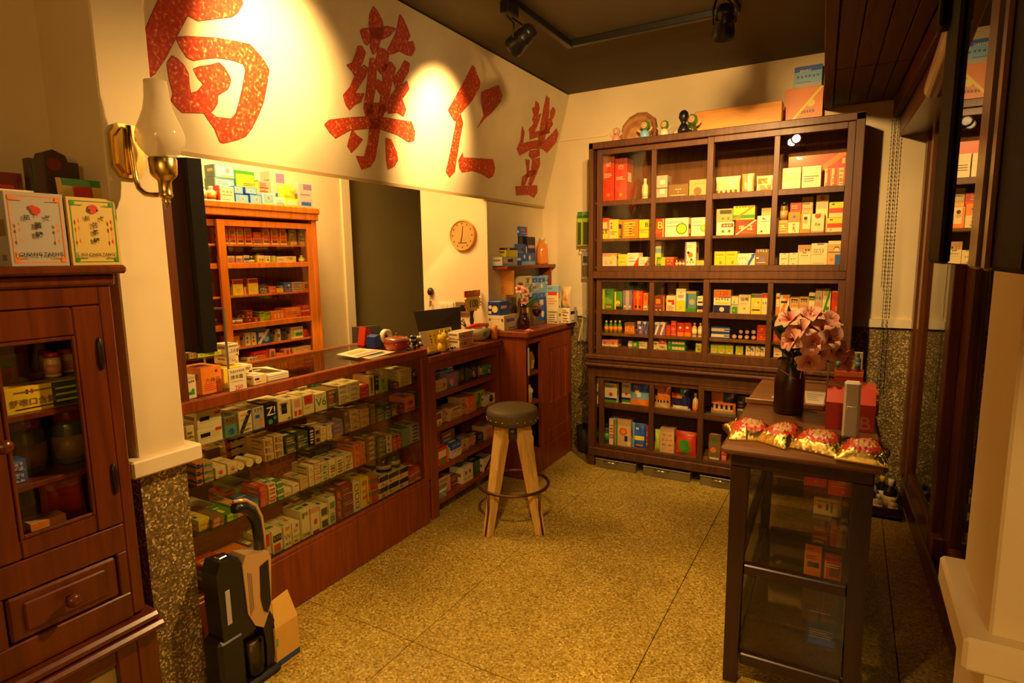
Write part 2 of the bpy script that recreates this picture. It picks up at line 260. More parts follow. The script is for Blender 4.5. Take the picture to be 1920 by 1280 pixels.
TALL=[('T1','top shelf of the tall cabinet',[['box',-1.4361,3.8,1.812,0.0772,0.09,0.3098,'r;T m .2;K c 0.73 0.1 4 0.28 0.72;L c .5 .6 3;O o .5 .14 .3','tall red box with white script',{}],['box',-1.3509,3.8,1.812,0.0813,0.13,0.2726,'r;T m .12;K c 0.74 0.11 4 0.26 0.74;L c .5 .58 3;O o .5 .15 .3','tall red box with peach emblem',{}],['bottle',-1.1933,3.8,1.812,0.0439,0.09,0.1334,'c','slim white lotion bottle',{'cap': 'w','lab': 'c'}],['box',-1.0815,3.8,1.812,0.0773,0.09,0.1427,'s;M r .42 .47;R w .4 .62 .8 .8;R w .4 .2 .8 .4','silver box with red band',{}],['box',-0.9741,3.8,1.812,0.1246,0.09,0.0809,'h;K w 0.57 0.1 3 0.33 0.67;O c .5 .4 .08;L c .12 .22 1','brown grey flat carton',{}],['box',-0.8559,3.8,1.812,0.103,0.09,0.0997,'t;K o 0.71 0.14 4 0.31 0.93;O h .5 .3 .5;L r .08 .14 1','tan carton with round brown picture',{}],['pouch',-0.6817,3.8,1.812,0.1413,0.09,0.1068,'c;R h .2 .48 .75 .54;K h .12 .14 3 .25 .7;T w .25','white stand-up pouch',{}],['pouch',-0.5675,3.8,1.812,0.0696,0.09,0.1145,'t;S w .5 .95','kraft pouch with white panel',{}],['pouch',-0.4755,3.8,1.812,0.0905,0.09,0.0951,'w;R o .1 .5 .7 .8;R t .2 .05 .9 .4','white and orange pouch',{}],['box',-0.3314,3.8,1.812,0.0953,0.09,0.1251,'w;R y .05 .62 .2 .85;M c .7 .74;L y .4 .6 3 ','white carton with gold ribbon print',{}],['box',-0.2294,3.8,1.812,0.0967,0.09,0.1263,'w;M c .68 .72;R c .75 .1 .8 .9;L h .3 .6 3','white carton with cream border',{}],['box',-0.1474,3.8,1.812,0.0329,0.09,0.1057,'c;S r .4 .95;L r .1 .3 2','white box with red stripe',{}],['box',-0.1127,3.8,1.812,0.0325,0.09,0.1041,'c;S r .4 .95;L r .1 .5 3','narrow white box with broad red stripe',{}],['box',-0.0789,3.8,1.812,0.0314,0.09,0.1043,'c;S r .75 1;L r .1 .5 3','white box with red edge stripe',{}],['box',-0.2132,3.93,1.812,0.3008,0.09,0.205,'r;R o .05 .35 .14 .5;R o .2 .45 .32 .6;R G .5 .3 .58 .5;R c .93 .7 .98 .85;D o .06','long red gift carton',{}]]),('T2','second shelf of the tall cabinet',[['box',-1.4595,3.8,1.568,0.0563,0.09,0.1377,'o;T r .15;B y .4;K k .25 .3 2;R c .1 .5 .8 .8','orange and yellow box',{}],['box',-1.3971,3.8,1.568,0.0624,0.09,0.1267,'y;S c 0 .35;K k .5 .35 1 .05 .4;L h .2 .4 2','yellow box with white panel',{}],['box',-1.2815,3.8,1.568,0.1077,0.09,0.1215,'o;R d .4 .2 .6 .8;L y .1 .9 6;O t .5 .6 .15','orange carton with vertical script',{}],['box',-1.1896,3.8,1.568,0.0648,0.09,0.1175,'y;X B k .8 .72 .25;L o .25 .4 2;M o .42 .46','yellow carton with black B',{}],['box',-1.0892,3.8,1.568,0.062,0.09,0.1182,'r;X B y .6 .65 .4;L o .2 .4 3;S t .85 1','red carton with yellow letter',{}],['box',-0.9795,3.8,1.568,0.1467,0.09,0.1184,'w;O g .72 .42 .62;O y .72 .42 .5;O o .75 .7 .14;L k .55 .6 1;L s .7 .85 2','white carton with round salad picture',{}],['box',-0.8453,3.8,1.568,0.086,0.09,0.1148,'w;O g .9 .42 .5;O y .9 .42 .4;L k .55 .6 1;L s .7 .85 2','narrow white carton with salad picture',{}],['box',-0.6851,3.8,1.568,0.1018,0.09,0.0806,'w;R h .28 .6 .98 .9;K w 0.67 0.16 3 0.36 0.88;O g .38 .3 .22;O h .75 .3 .22','white carton with olive print',{}],['box',-0.6908,3.8,1.6491,0.0944,0.09,0.0782,'t;R f .2 .6 .95 .92;O g .4 .25 .2;O h .75 .25 .2','tan carton with olive print',{}],['box',-0.567,3.8,1.568,0.1182,0.09,0.0878,'r;R m .4 .78 .9 .95;K c 0.28 0.35 2 0.11 0.89;D c .04;L o .1 .25 2','red brown carton with white script',{}],['box',-0.5802,3.8,1.6563,0.123,0.09,0.0831,'l;K k .85 .12 6;R g .0 .1 1 .35;O o .3 .15 .2;D o .05','yellow green carton with food picture',{}],['box',-0.4679,3.8,1.568,0.0729,0.04,0.1075,'w;O h .45 .85 .18;O l .35 .8 .14;O v .6 .8 .14;K f .66 .06 6;O y .6 .4 .15;O r .35 .15 .18','white carton with coloured fans',{}],['box',-0.4619,3.845,1.568,0.0527,0.06,0.1544,'c;T t .5;B v .1;L h .3 .6 2','cream and tan carton',{}],['box',-0.3642,3.8,1.568,0.0516,0.09,0.0765,'t;R o .1 .1 .9 .8;L c .2 .7 3;O y .5 .5 .3','tan tin box',{}],['jar',-0.3636,3.8,1.645,0.0463,0.09,0.1036,'h','olive glass jar with dark lid',{'cap': 'k','lab': 't'}],['box',-0.3066,3.8,1.568,0.0615,0.04,0.121,'o;B c .52;K r 0.15 0.3 1 0.33 0.67;O b .5 .78 .28;O g .6 .1 .15','orange and white carton',{}],['box',-0.3044,3.845,1.568,0.0598,0.06,0.1785,'r;O v .55 .6 .5;L o .2 .3 2','red carton with blue oval',{}],['box',-0.2471,3.8,1.568,0.0522,0.04,0.1063,'c;O t .5 .6 .5;O k .5 .78 .4;S o 0 .2;B o .2','cream carton with child face',{}],['box',-0.2445,3.85,1.568,0.0579,0.06,0.2053,'t;L o .2 .6 3;R c .1 .7 .9 .9','plain tan carton',{}],['box',-0.1852,3.8,1.568,0.0651,0.04,0.1056,'c;O r .5 .9 .5;K o 0.35 0.2 1 0.24 0.46;O g .62 .42 .2;O o .38 .45 .22;B p .08','white carton with red arc and fruit',{}],['box',-0.1691,3.845,1.568,0.0617,0.06,0.2127,'c;O r .5 .92 .45;O g .65 .45 .2;O o .4 .5 .22','white fruit carton',{}],['box',-0.0981,3.8,1.568,0.0778,0.09,0.0785,'y;M r .3 .62;R k .15 .84 .35 .92;B c .28;K o 0.02 0.2 1 0.14 0.36','yellow carton with red band',{'n': 1}],['box',-0.0944,3.8,1.647,0.0755,0.09,0.0858,'y;M r .3 .62;B c .28;R k .15 .84 .35 .92','yellow banded carton',{}]]),('T3','third shelf of the tall cabinet',[['box',-1.4311,3.8,1.387,0.1097,0.09,0.0858,'c;T p .25;O y .8 .75 .3;K p 0.16 0.28 2 0.19 0.81;L s .55 .6 1','white carton with pink top',{}],['box',-1.3326,3.8,1.387,0.0637,0.09,0.0776,'y;R l .0 .6 .7 .85;O l .3 .2 .3;L g .3 .4 2','yellow carton with green print',{}],['box',-1.2606,3.8,1.387,0.0784,0.09,0.0857,'w;C r;K k .55 .12 3 .1 .55;L k .3 .4 1;O s .2 .85 .1','white carton with red corner',{}],['box',-1.1888,3.8,1.387,0.0586,0.09,0.0575,'w;C r;K k .5 .14 3 .1 .55;L k .25 .35 1','small white carton with red corner',{}],['box',-1.1157,3.86,1.387,0.0497,0.06,0.1588,'a;T c .3;B y .5;O l .5 .3 .4','pale blue carton with yellow foot',{}],['box',-1.0737,3.8,1.387,0.0558,0.04,0.0559,'g;S l .5 1;O o .3 .5 .4;L y .2 .8 3','green box with orange dot',{}],['box',-1.0175,3.8,1.387,0.0545,0.09,0.0552,'r;K c .5 .2 2;T o .2;L c .15 .25 1','red box with pale script',{}],['bottle',-0.9757,3.8,1.387,0.0218,0.09,0.0336,'o','small striped ointment tube',{'cap': 'w','lab': 'c'}],['bottle',-0.9539,3.8,1.387,0.0201,0.09,0.0333,'o','second small striped ointment tube',{'cap': 'v','lab': 'c'}],['bottle',-0.9334,3.8,1.387,0.0189,0.09,0.0331,'v','third small striped ointment tube',{'cap': 'o','lab': 'c'}],['box',-0.8891,3.8,1.387,0.0675,0.09,0.1466,'w;S v 0 .12;O o .5 .45 .5;O k .3 .55 .25;O g .6 .25 .25;K h .1 .08 3;L s .75 .9 2','tall white carton with peach picture',{}],['box',-0.8257,3.8,1.387,0.0488,0.09,0.0319,'y;B c .3;L h .5 .6 1','low yellow carton',{}],['box',-0.7098,3.8,1.387,0.0654,0.09,0.0844,'y;L k .48 .5 1;L h .7 .85 2;K h 0.07 0.3 1 0.43 0.77','yellow carton with black line',{}],['box',-0.6422,3.8,1.387,0.067,0.09,0.0847,'y;L k .48 .5 1;L h .7 .85 2;K h 0.07 0.3 1 0.43 0.77','second yellow carton with black line',{}],['box',-0.5783,3.8,1.387,0.0578,0.09,0.0706,'w;O k .15 .1 .1;O k .5 .1 .1;O k .85 .1 .1;K s .5 .2 3','white carton with black dots',{}],['box',-0.5279,3.8,1.387,0.0411,0.09,0.0712,'w;D b .14;R b .5 .6 .9 .95;O v .4 .3 .15;R b .1 .1 .2 .4','white carton with blue strokes',{}],['box',-0.4688,3.8,1.387,0.0735,0.09,0.0947,'h;K c .82 .16 4;O v .5 .3 .5;R w .05 .4 .25 .5;L c .1 .2 1','grey purple carton with pale script',{}],['box',-0.3502,3.8,1.387,0.0489,0.09,0.0683,'c;R g .4 .93 .7 1;K k .45 .12 3 .15 .8;R k .35 .06 .6 .1','white carton with green tab',{}],['box',-0.2995,3.8,1.387,0.0482,0.04,0.0698,'c;R g .4 .93 .7 1;K k .45 .12 3 .15 .8;R k .35 .06 .6 .1','second white carton with green tab',{}],['box',-0.2416,3.8,1.387,0.0639,0.04,0.0735,'c;R v .3 .9 .65 1;K k .68 .1 4 .15 .8;L t .5 .55 1','white carton with blue tab',{}],['box',-0.2475,3.86,1.387,0.0708,0.06,0.1146,'t;K k .3 .5 4','tan carton with black script',{}],['box',-0.1673,3.8,1.387,0.0826,0.09,0.1213,'c;R v .35 .92 .75 1;K k .66 .08 4 .1 .8;K k .56 .07 5 .1 .8;L k .46 .5 1;L k .05 .08 1 ','large cream carton with black script',{}],['box',-0.0916,3.8,1.387,0.067,0.09,0.1332,'t;O k .65 .65 .45;O c .65 .62 .4;M h .5 .55;R b .55 .0 1 .42;O o .3 .2 .3;T c .15','tan carton with face and blue patch',{}]]),('T4','fourth shelf of the tall cabinet',[['box',-1.4333,3.8,1.089,0.0814,0.09,0.1433,'g;K f .7 .25 1;L l .3 .6 4;S l .0 .2;R o .3 .1 .8 .2','tall green carton',{}],['box',-1.36,3.8,1.089,0.0553,0.09,0.1263,'g;O y .45 .4 .6;O o .45 .3 .4;B k .2;S y 0 .2','green carton with pumpkin picture',{}],['box',-1.2948,3.8,1.089,0.0636,0.09,0.1368,'v;K h .6 .3 1;R y .1 .15 .9 .25;S s .3 .7','mauve carton with gold line',{}],['box',-1.2231,3.8,1.089,0.0659,0.09,0.135,'r;K o .6 .3 1;R k .2 .15 .8 .26;S o .4 .6','orange red carton with black label',{}],['box',-1.1706,3.8,1.089,0.0308,0.09,0.121,'o;O r .5 .7 .5;B c .3','narrow orange and white carton',{}],['box',-1.0795,3.8,1.089,0.0751,0.09,0.1046,'m;R o .2 .5 .6 .8;O c .25 .1 .14;O c .6 .1 .14;L o .3 .4 2;S o .88 .95','brown red carton with two white dots',{}],['box',-1.0043,3.8,1.089,0.0591,0.09,0.106,'c;R r .15 .6 .9 .75;R r .6 .45 .9 .6;L r .15 .4 3;L k .05 .1 1','white carton with red blocks',{}],['box',-0.9415,3.8,1.089,0.0602,0.09,0.1513,'w;B y .5;R p .2 .62 .8 .75;O l .5 .2 .4;O s .5 .85 .2','white and yellow tall carton',{}],['box',-0.8767,3.8,1.089,0.0643,0.09,0.1374,'e;S b 0 .22;O s .6 .5 .6;B g .2;T t .1','blue grey carton',{}],['box',-0.8185,3.8,1.089,0.0379,0.09,0.1058,'w;R n 0 .2 1 .45;R k .1 .6 .9 .7;L k .8 .9 2;R o .2 .05 .8 .15','white and navy carton',{}],['jar',-1.332,3.92,1.089,0.0684,0.09,0.1955,'e','tall teal glass jar',{'cap': 'g','lab': 'e'}],['jar',-1.2496,3.92,1.089,0.0787,0.09,0.196,'g','tall green glass jar',{'cap': 'g','lab': 'l'}],['jar',-1.0987,3.92,1.089,0.0606,0.09,0.2025,'m','tall brown medicine jar',{'cap': 'k','lab': 'r'}],['box',-1.0307,3.92,1.089,0.058,0.09,0.1836,'h;R y .4 .2 .8 .6','tall brown carton',{}],['box',-0.954,3.92,1.089,0.0638,0.09,0.1979,'t;L h .3 .6 2','tall tan carton',{}],['box',-0.688,3.8,1.089,0.1005,0.09,0.148,'w;T o .34;X 120 r .62 .87 .18;R b .3 .68 1 .71;K k .57 .08 5;R y .1 .4 .9 .5;R n 0 0 1 .36;O c .5 .18 .3','white carton with orange 120 top',{}],['box',-0.6153,3.8,1.089,0.043,0.09,0.1108,'c;S g 0 .1;R g .2 .0 .95 .42;K g 0.57 0.25 1 0.36 0.64;O l .5 .2 .3;M g .5 .54','white and green carton',{}],['box',-0.5564,3.8,1.089,0.0695,0.09,0.1195,'c;X 順暢 k .5 .78 .2;O y .5 .3 .4;O g .5 .3 .15;L p .5 .6 1','white carton with big black characters',{}],['box',-0.491,3.8,1.089,0.0579,0.09,0.1257,'y;T v .17;R g 0 .84 .3 1;O c .5 .5 .5;O o .7 .6 .25;R k .1 .2 .9 .26','pale yellow carton with purple top',{}],['box',-0.4438,3.8,1.089,0.0323,0.09,0.131,'c;T r .2;O o .7 .85 .3;K k .5 .1 2;L y .2 .4 2','white carton with red top',{}],['box',-0.3719,3.8,1.089,0.0203,0.09,0.1312,'c;R r .1 .75 .9 .85;O o .5 .5 .3;B o .4','narrow white and red carton',{}],['box',-0.3345,3.8,1.089,0.0518,0.09,0.122,'c;D o .12;R o .3 .85 1 1;R k .1 .62 .8 .72;O o .4 .2 .5','white carton with orange sash',{}],['box',-0.2823,3.8,1.089,0.0476,0.09,0.1099,'t;R k .1 .85 .9 .92;K k .72 .12 3;M o .55 .6;B y .45','tan carton with black heading',{}],['box',-0.2326,3.8,1.089,0.0477,0.09,0.1133,'t;R k .1 .85 .9 .92;K k .72 .12 3;M o .55 .6;B y .4;M a .5 .52','second tan carton with black heading',{}],['box',-0.1918,3.8,1.089,0.0318,0.09,0.139,'c;R n 0 .78 1 .86;R g 0 .68 1 .76;L o .3 .4 2;O l .3 .4 .3','white carton with navy and green bands',{}],['box',-0.1571,3.8,1.089,0.0357,0.09,0.1625,'t;K b .6 .1 2;S s .3 .6;R r .4 .2 .6 .4;L o .1 .5 5','tall tan carton with blue script',{}],['box',-0.117,3.8,1.089,0.041,0.09,0.1639,'c;D g .1;O g .6 .3 .6;O o .4 .15 .3;L h .75 .95 3','tall white carton with green leaves',{}],['box',-0.0747,3.8,1.089,0.0339,0.09,0.1527,'r;K m 0.51 0.18 1 0.5 0.7;R y .7 .25 .8 .4;T o .06','tall vermilion carton',{}]]),('T5','fifth shelf of the tall cabinet',[['bottle',-1.4484,3.8,0.934,0.0321,0.09,0.0811,'g','small green balm bottle',{'cap': 'w','lab': 'o'}],['bottle',-1.4155,3.8,0.934,0.0312,0.09,0.0824,'g','second small green balm bottle',{'cap': 'w','lab': 'o'}],['bottle',-1.3838,3.8,0.934,0.0298,0.09,0.0837,'g','third small green balm bottle',{'cap': 'w','lab': 'o'}],['bottle',-1.3518,3.8,0.934,0.0319,0.09,0.085,'g','fourth small green balm bottle',{'cap': 'w','lab': 'o'}],['box',-1.2953,3.8,0.934,0.0338,0.09,0.0742,'o;O c .5 .3 .4;T h .3','orange brown box',{}],['box',-1.2613,3.8,0.934,0.0318,0.09,0.0757,'o;O c .5 .3 .4;T h .3','second orange brown box',{}],['box',-1.205,3.8,0.934,0.0387,0.09,0.0881,'v;T w .2;O o .5 .2 .4;D b .14;R w .3 .4 .7 .6','blue and red patterned box',{}],['box',-1.1678,3.8,0.934,0.0288,0.09,0.0868,'v;T w .2;O o .5 .2 .4;D b .14','second blue and red box',{}],['box',-1.0896,3.8,0.934,0.0348,0.09,0.0872,'v;T w .2;O r .5 .2 .4;D w .14;R w .3 .4 .7 .6','third blue and red box',{}],['box',-1.053,3.8,0.934,0.0351,0.09,0.0887,'v;T w .2;O r .5 .2 .4;D w .14','fourth blue and red box',{}],['box',-1.017,3.8,0.934,0.0293,0.09,0.0695,'r;O o .5 .75 .3;O o .5 .28 .3;M m .5 .53','red box pair',{'n': 2}],['box',-0.9832,3.8,0.934,0.0355,0.09,0.0997,'r;O o .5 .5 .35;L c .2 .3 1','red box of ointment',{'n': 3}],['box',-0.9385,3.8,0.934,0.0425,0.09,0.088,'r;O w .45 .65 .4;M m .33 .35;B o .3','red carton with white bird shape',{}],['box',-0.893,3.8,0.934,0.042,0.09,0.09,'r;O w .45 .65 .4;M m .33 .35;B o .3','second red carton with white bird shape',{}],['bottle',-0.8535,3.8,0.934,0.0348,0.09,0.0905,'c','white medicine bottle with red mark',{'cap': 'p','lab': 'c'}],['bottle',-0.8166,3.8,0.934,0.034,0.09,0.0921,'c','second white medicine bottle',{'cap': 'p','lab': 'c'}],['box',-0.6911,3.8,0.934,0.1115,0.09,0.0713,'b;R c 0 .2 1 .8;O w .25 .5 .36;O w .42 .5 .36;O w .6 .5 .36;R b .7 .4 1 .6;L k .1 .15 1','blue and white long box',{'n': 2}],['tin',-0.608,3.8,0.934,0.0341,0.09,0.0346,'n','round blue ointment tin',{'face': 'r'}],['tin',-0.5734,3.8,0.934,0.0328,0.09,0.0323,'n','second round blue ointment tin',{'face': 'r'}],['tin',-0.5359,3.8,0.934,0.0325,0.09,0.0322,'n','third round blue ointment tin',{'face': 'r'}],['tin',-0.497,3.8,0.934,0.0337,0.09,0.0327,'n','fourth round blue ointment tin',{'face': 'r'}],['tin',-0.5706,3.8,0.9668,0.0299,0.09,0.0357,'n','upper round blue ointment tin',{'face': 'r'}],['tin',-0.5352,3.8,0.9667,0.03,0.09,0.0354,'n','second upper round blue ointment tin',{'face': 'r'}],['tin',-0.4975,3.8,0.9672,0.0321,0.09,0.0351,'n','third upper round blue ointment tin',{'face': 'r'}],['box',-0.4533,3.8,0.934,0.0519,0.09,0.0942,'r;O o .5 .5 .3;L o .7 .9 2;L o .1 .2 1','vermilion cube box',{'n': 2}],['box',-0.3731,3.8,0.934,0.0301,0.09,0.0857,'r;O o .5 .5 .3;L o .7 .9 2','vermilion box behind the lilies',{'n': 2}],['box',-0.3398,3.8,0.934,0.0329,0.09,0.0872,'r;O o .5 .5 .3;L o .7 .9 2','second vermilion box behind the lilies',{'n': 2}]]),('T6','lowest glazed shelf of tall cabinet',[['box',-1.4471,3.8,0.838,0.0559,0.09,0.046,'p;O r .4 .4 .4;B c .3;L r .6 .8 2','pink box',{}],['box',-1.3891,3.8,0.838,0.0575,0.09,0.0492,'p;O r .4 .4 .4;B c .3;L r .6 .8 2','second pink box',{}],['jar',-1.277,3.8,0.838,0.0379,0.09,0.0453,'s','small round silver jar',{'cap': 's','lab': 'c'}],['box',-1.2386,3.8,0.838,0.0364,0.09,0.0419,'g;O l .5 .5 .5;K c .5 .3 2','small green box',{}],['box',-1.1876,3.8,0.838,0.0598,0.09,0.0449,'c;R k .2 .45 .8 .52;R g 0 0 .1 1','small white and green box',{}],['box',-1.1015,3.8,0.838,0.0449,0.09,0.0527,'c;R g .1 .1 .3 .4;L h .5 .8 2','low white box',{}],['box',-1.0515,3.8,0.838,0.0517,0.09,0.039,'c;O g .5 .5 .2;L h .2 .8 2','white box with green dot',{}],['box',-1.0523,3.8,0.8775,0.0515,0.09,0.0326,'r;O c .5 .5 .4;L c .2 .3 1','small red box',{}],['box',-0.9612,3.8,0.838,0.1149,0.09,0.0717,'g;R c .25 .2 .95 .7;O c .1 .5 .2;O r .4 .45 .2;O r .6 .45 .2;O r .8 .45 .2','long green box with white oval',{'n': 2}],['box',-0.819,3.8,0.838,0.0424,0.09,0.061,'l;O r .5 .3 .4;R c .1 .75 .9 .9','lime green box',{}],['box',-0.7254,3.8,0.838,0.0424,0.09,0.0612,'l;O o .5 .3 .4;T h .15;O c .5 .1 .3','lime box with orange print',{}],['box',-0.6815,3.8,0.838,0.0424,0.09,0.0628,'l;O o .5 .3 .4;T h .15;O c .5 .1 .3','second lime box with orange print',{}],['box',-0.6354,3.8,0.838,0.0468,0.09,0.0645,'l;O o .5 .3 .4;T h .15;O c .5 .1 .3','third lime box with orange print',{}],['box',-0.5753,3.8,0.838,0.0436,0.09,0.0614,'l;O o .5 .3 .4;T h .15;O c .5 .1 .3','fourth lime box with orange print',{}],['box',-0.5123,3.8,0.838,0.0533,0.09,0.0611,'c;R g .3 .75 .6 .95;R b .5 .6 .8 .75;K k .4 .15 3;O o .5 .1 .2','white box with green blue print',{}],['box',-0.4551,3.8,0.838,0.0553,0.09,0.0621,'c;R g .3 .75 .6 .95;R b .5 .6 .8 .75;K k .4 .15 3;O o .5 .1 .2','second white box with green blue print',{}],['box',-0.3535,3.8,0.838,0.0555,0.09,0.0674,'c;M p .5 .55;R r .2 .2 .5 .3;L r .7 .9 2','red lined white box behind the vase',{}]]),('L1','upper shelf of the cabinet base',[['box',-1.5104,3.8,0.425,0.0261,0.04,0.187,'c;R g 0 .3 1 .4;R k 0 .4 1 .46;L h .6 .8 2','narrow white carton at the end',{}],['box',-1.4818,3.87,0.425,0.0627,0.06,0.1733,'t;L h .6 .8 2','tan carton behind the post',{}],['box',-1.4063,3.8,0.425,0.0903,0.04,0.1555,'c;R g 0 .12 1 .24;R n 0 .24 1 .34;O r .5 .5 .3;L k .8 .92 2','cream carton with navy and green bands',{}],['box',-1.3097,3.845,0.425,0.0669,0.06,0.1608,'c;R g 0 .12 1 .24;R n 0 .24 1 .34;O r .5 .5 .3;L k .8 .92 2','second cream carton with navy and green bands',{}],['pouch',-1.2069,3.8,0.425,0.1387,0.09,0.187,'a;R b 0 .6 1 1;O r .3 .8 .2;O y .4 .6 .2;R o 0 0 1 .3;O w .5 .5 .3','glossy blue and orange picture pouch',{}],['pouch',-1.0499,3.8,0.425,0.1094,0.09,0.1726,'o;O n .0 .7 .5;O r .7 .85 .3;R t .1 .1 .9 .4;K k .35 .08 4;R r 0 .05 1 .12','orange pouch with dark oval',{}],['pouch',-0.9294,3.8,0.425,0.1296,0.09,0.1961,'n;R o 0 .5 .6 .7;O g .6 .7 .3;O r .2 .6 .25;R c .1 .0 .9 .25;K n .4 .12 3;R s 0 .12 1 .2','dark picture pouch',{'n': 1}],['bottle',-0.8347,3.8,0.425,0.0388,0.09,0.1418,'c','white plastic bottle in the base',{'cap': 'w','lab': 'o'}],['pouch',-0.6613,3.8,0.425,0.1572,0.04,0.1716,'o;R n .5 .6 1 1;O r .85 .85 .2;R c .1 .25 .9 .45;K n .35 .12 3;R e 0 .05 1 .2','large picture pouch',{}],['pouch',-0.5621,3.85,0.425,0.0543,0.06,0.1418,'h;L c .3 .8 3','tan pouch beside the display case',{}]]),('L2','lower shelf of the cabinet base',[['jar',-1.4919,3.8,0.142,0.0483,0.09,0.1443,'f','dark green glass jar',{'cap': 'k','lab': 'g'}],['jar',-1.4417,3.8,0.142,0.0464,0.09,0.1442,'f','second dark green glass jar',{'cap': 'k','lab': 'g'}],['box',-1.394,3.8,0.142,0.0471,0.09,0.1867,'c;L r .2 .8 5;S h .7 1','white carton with fine script',{}],['box',-1.3137,3.8,0.142,0.1079,0.09,0.1906,'t;S g 0 .12;O r .5 .55 .5;O o .5 .55 .35;R n .6 .2 .8 .4;R c .8 .05 1 .2','tan carton with red spiral picture',{}],['pouch',-1.2074,3.8,0.142,0.1026,0.04,0.1733,'b;R a 0 0 .2 1;R y .2 .3 .9 .5;O c .4 .8 .15;R o .3 .05 .8 .2','blue picture pouch',{}],['box',-1.1653,3.845,0.142,0.0345,0.06,0.1622,'r;K c .5 .2 2;L c .1 .4 2','red carton with white script',{}],['pouch',-1.0773,3.8,0.142,0.0401,0.09,0.1478,'l','pale green crinkled packet',{}],['box',-1.009,3.8,0.142,0.0945,0.09,0.1677,'t;K r .5 .08 3;K r .7 .07 2;R o .7 .1 .9 .2;K r .3 .07 2','tan carton with small red script',{}],['pouch',-0.8906,3.8,0.142,0.1401,0.09,0.1587,'r;O g .5 .4 .6;O r .85 .6 .4;O g .5 .15 .3;R o .05 .1 .2 .2;R o .6 .85 .95 .95','red and green picture pouch',{}],['box',-0.7028,3.8,0.142,0.0733,0.09,0.1649,'h;O g .5 .8 .4;O o .4 .4 .5;R c .1 .02 .9 .1','olive picture carton',{}],['box',-0.6439,3.8,0.142,0.0334,0.09,0.0946,'r;R p .2 .1 .9 .4','small red carton beside the display case',{}]])]
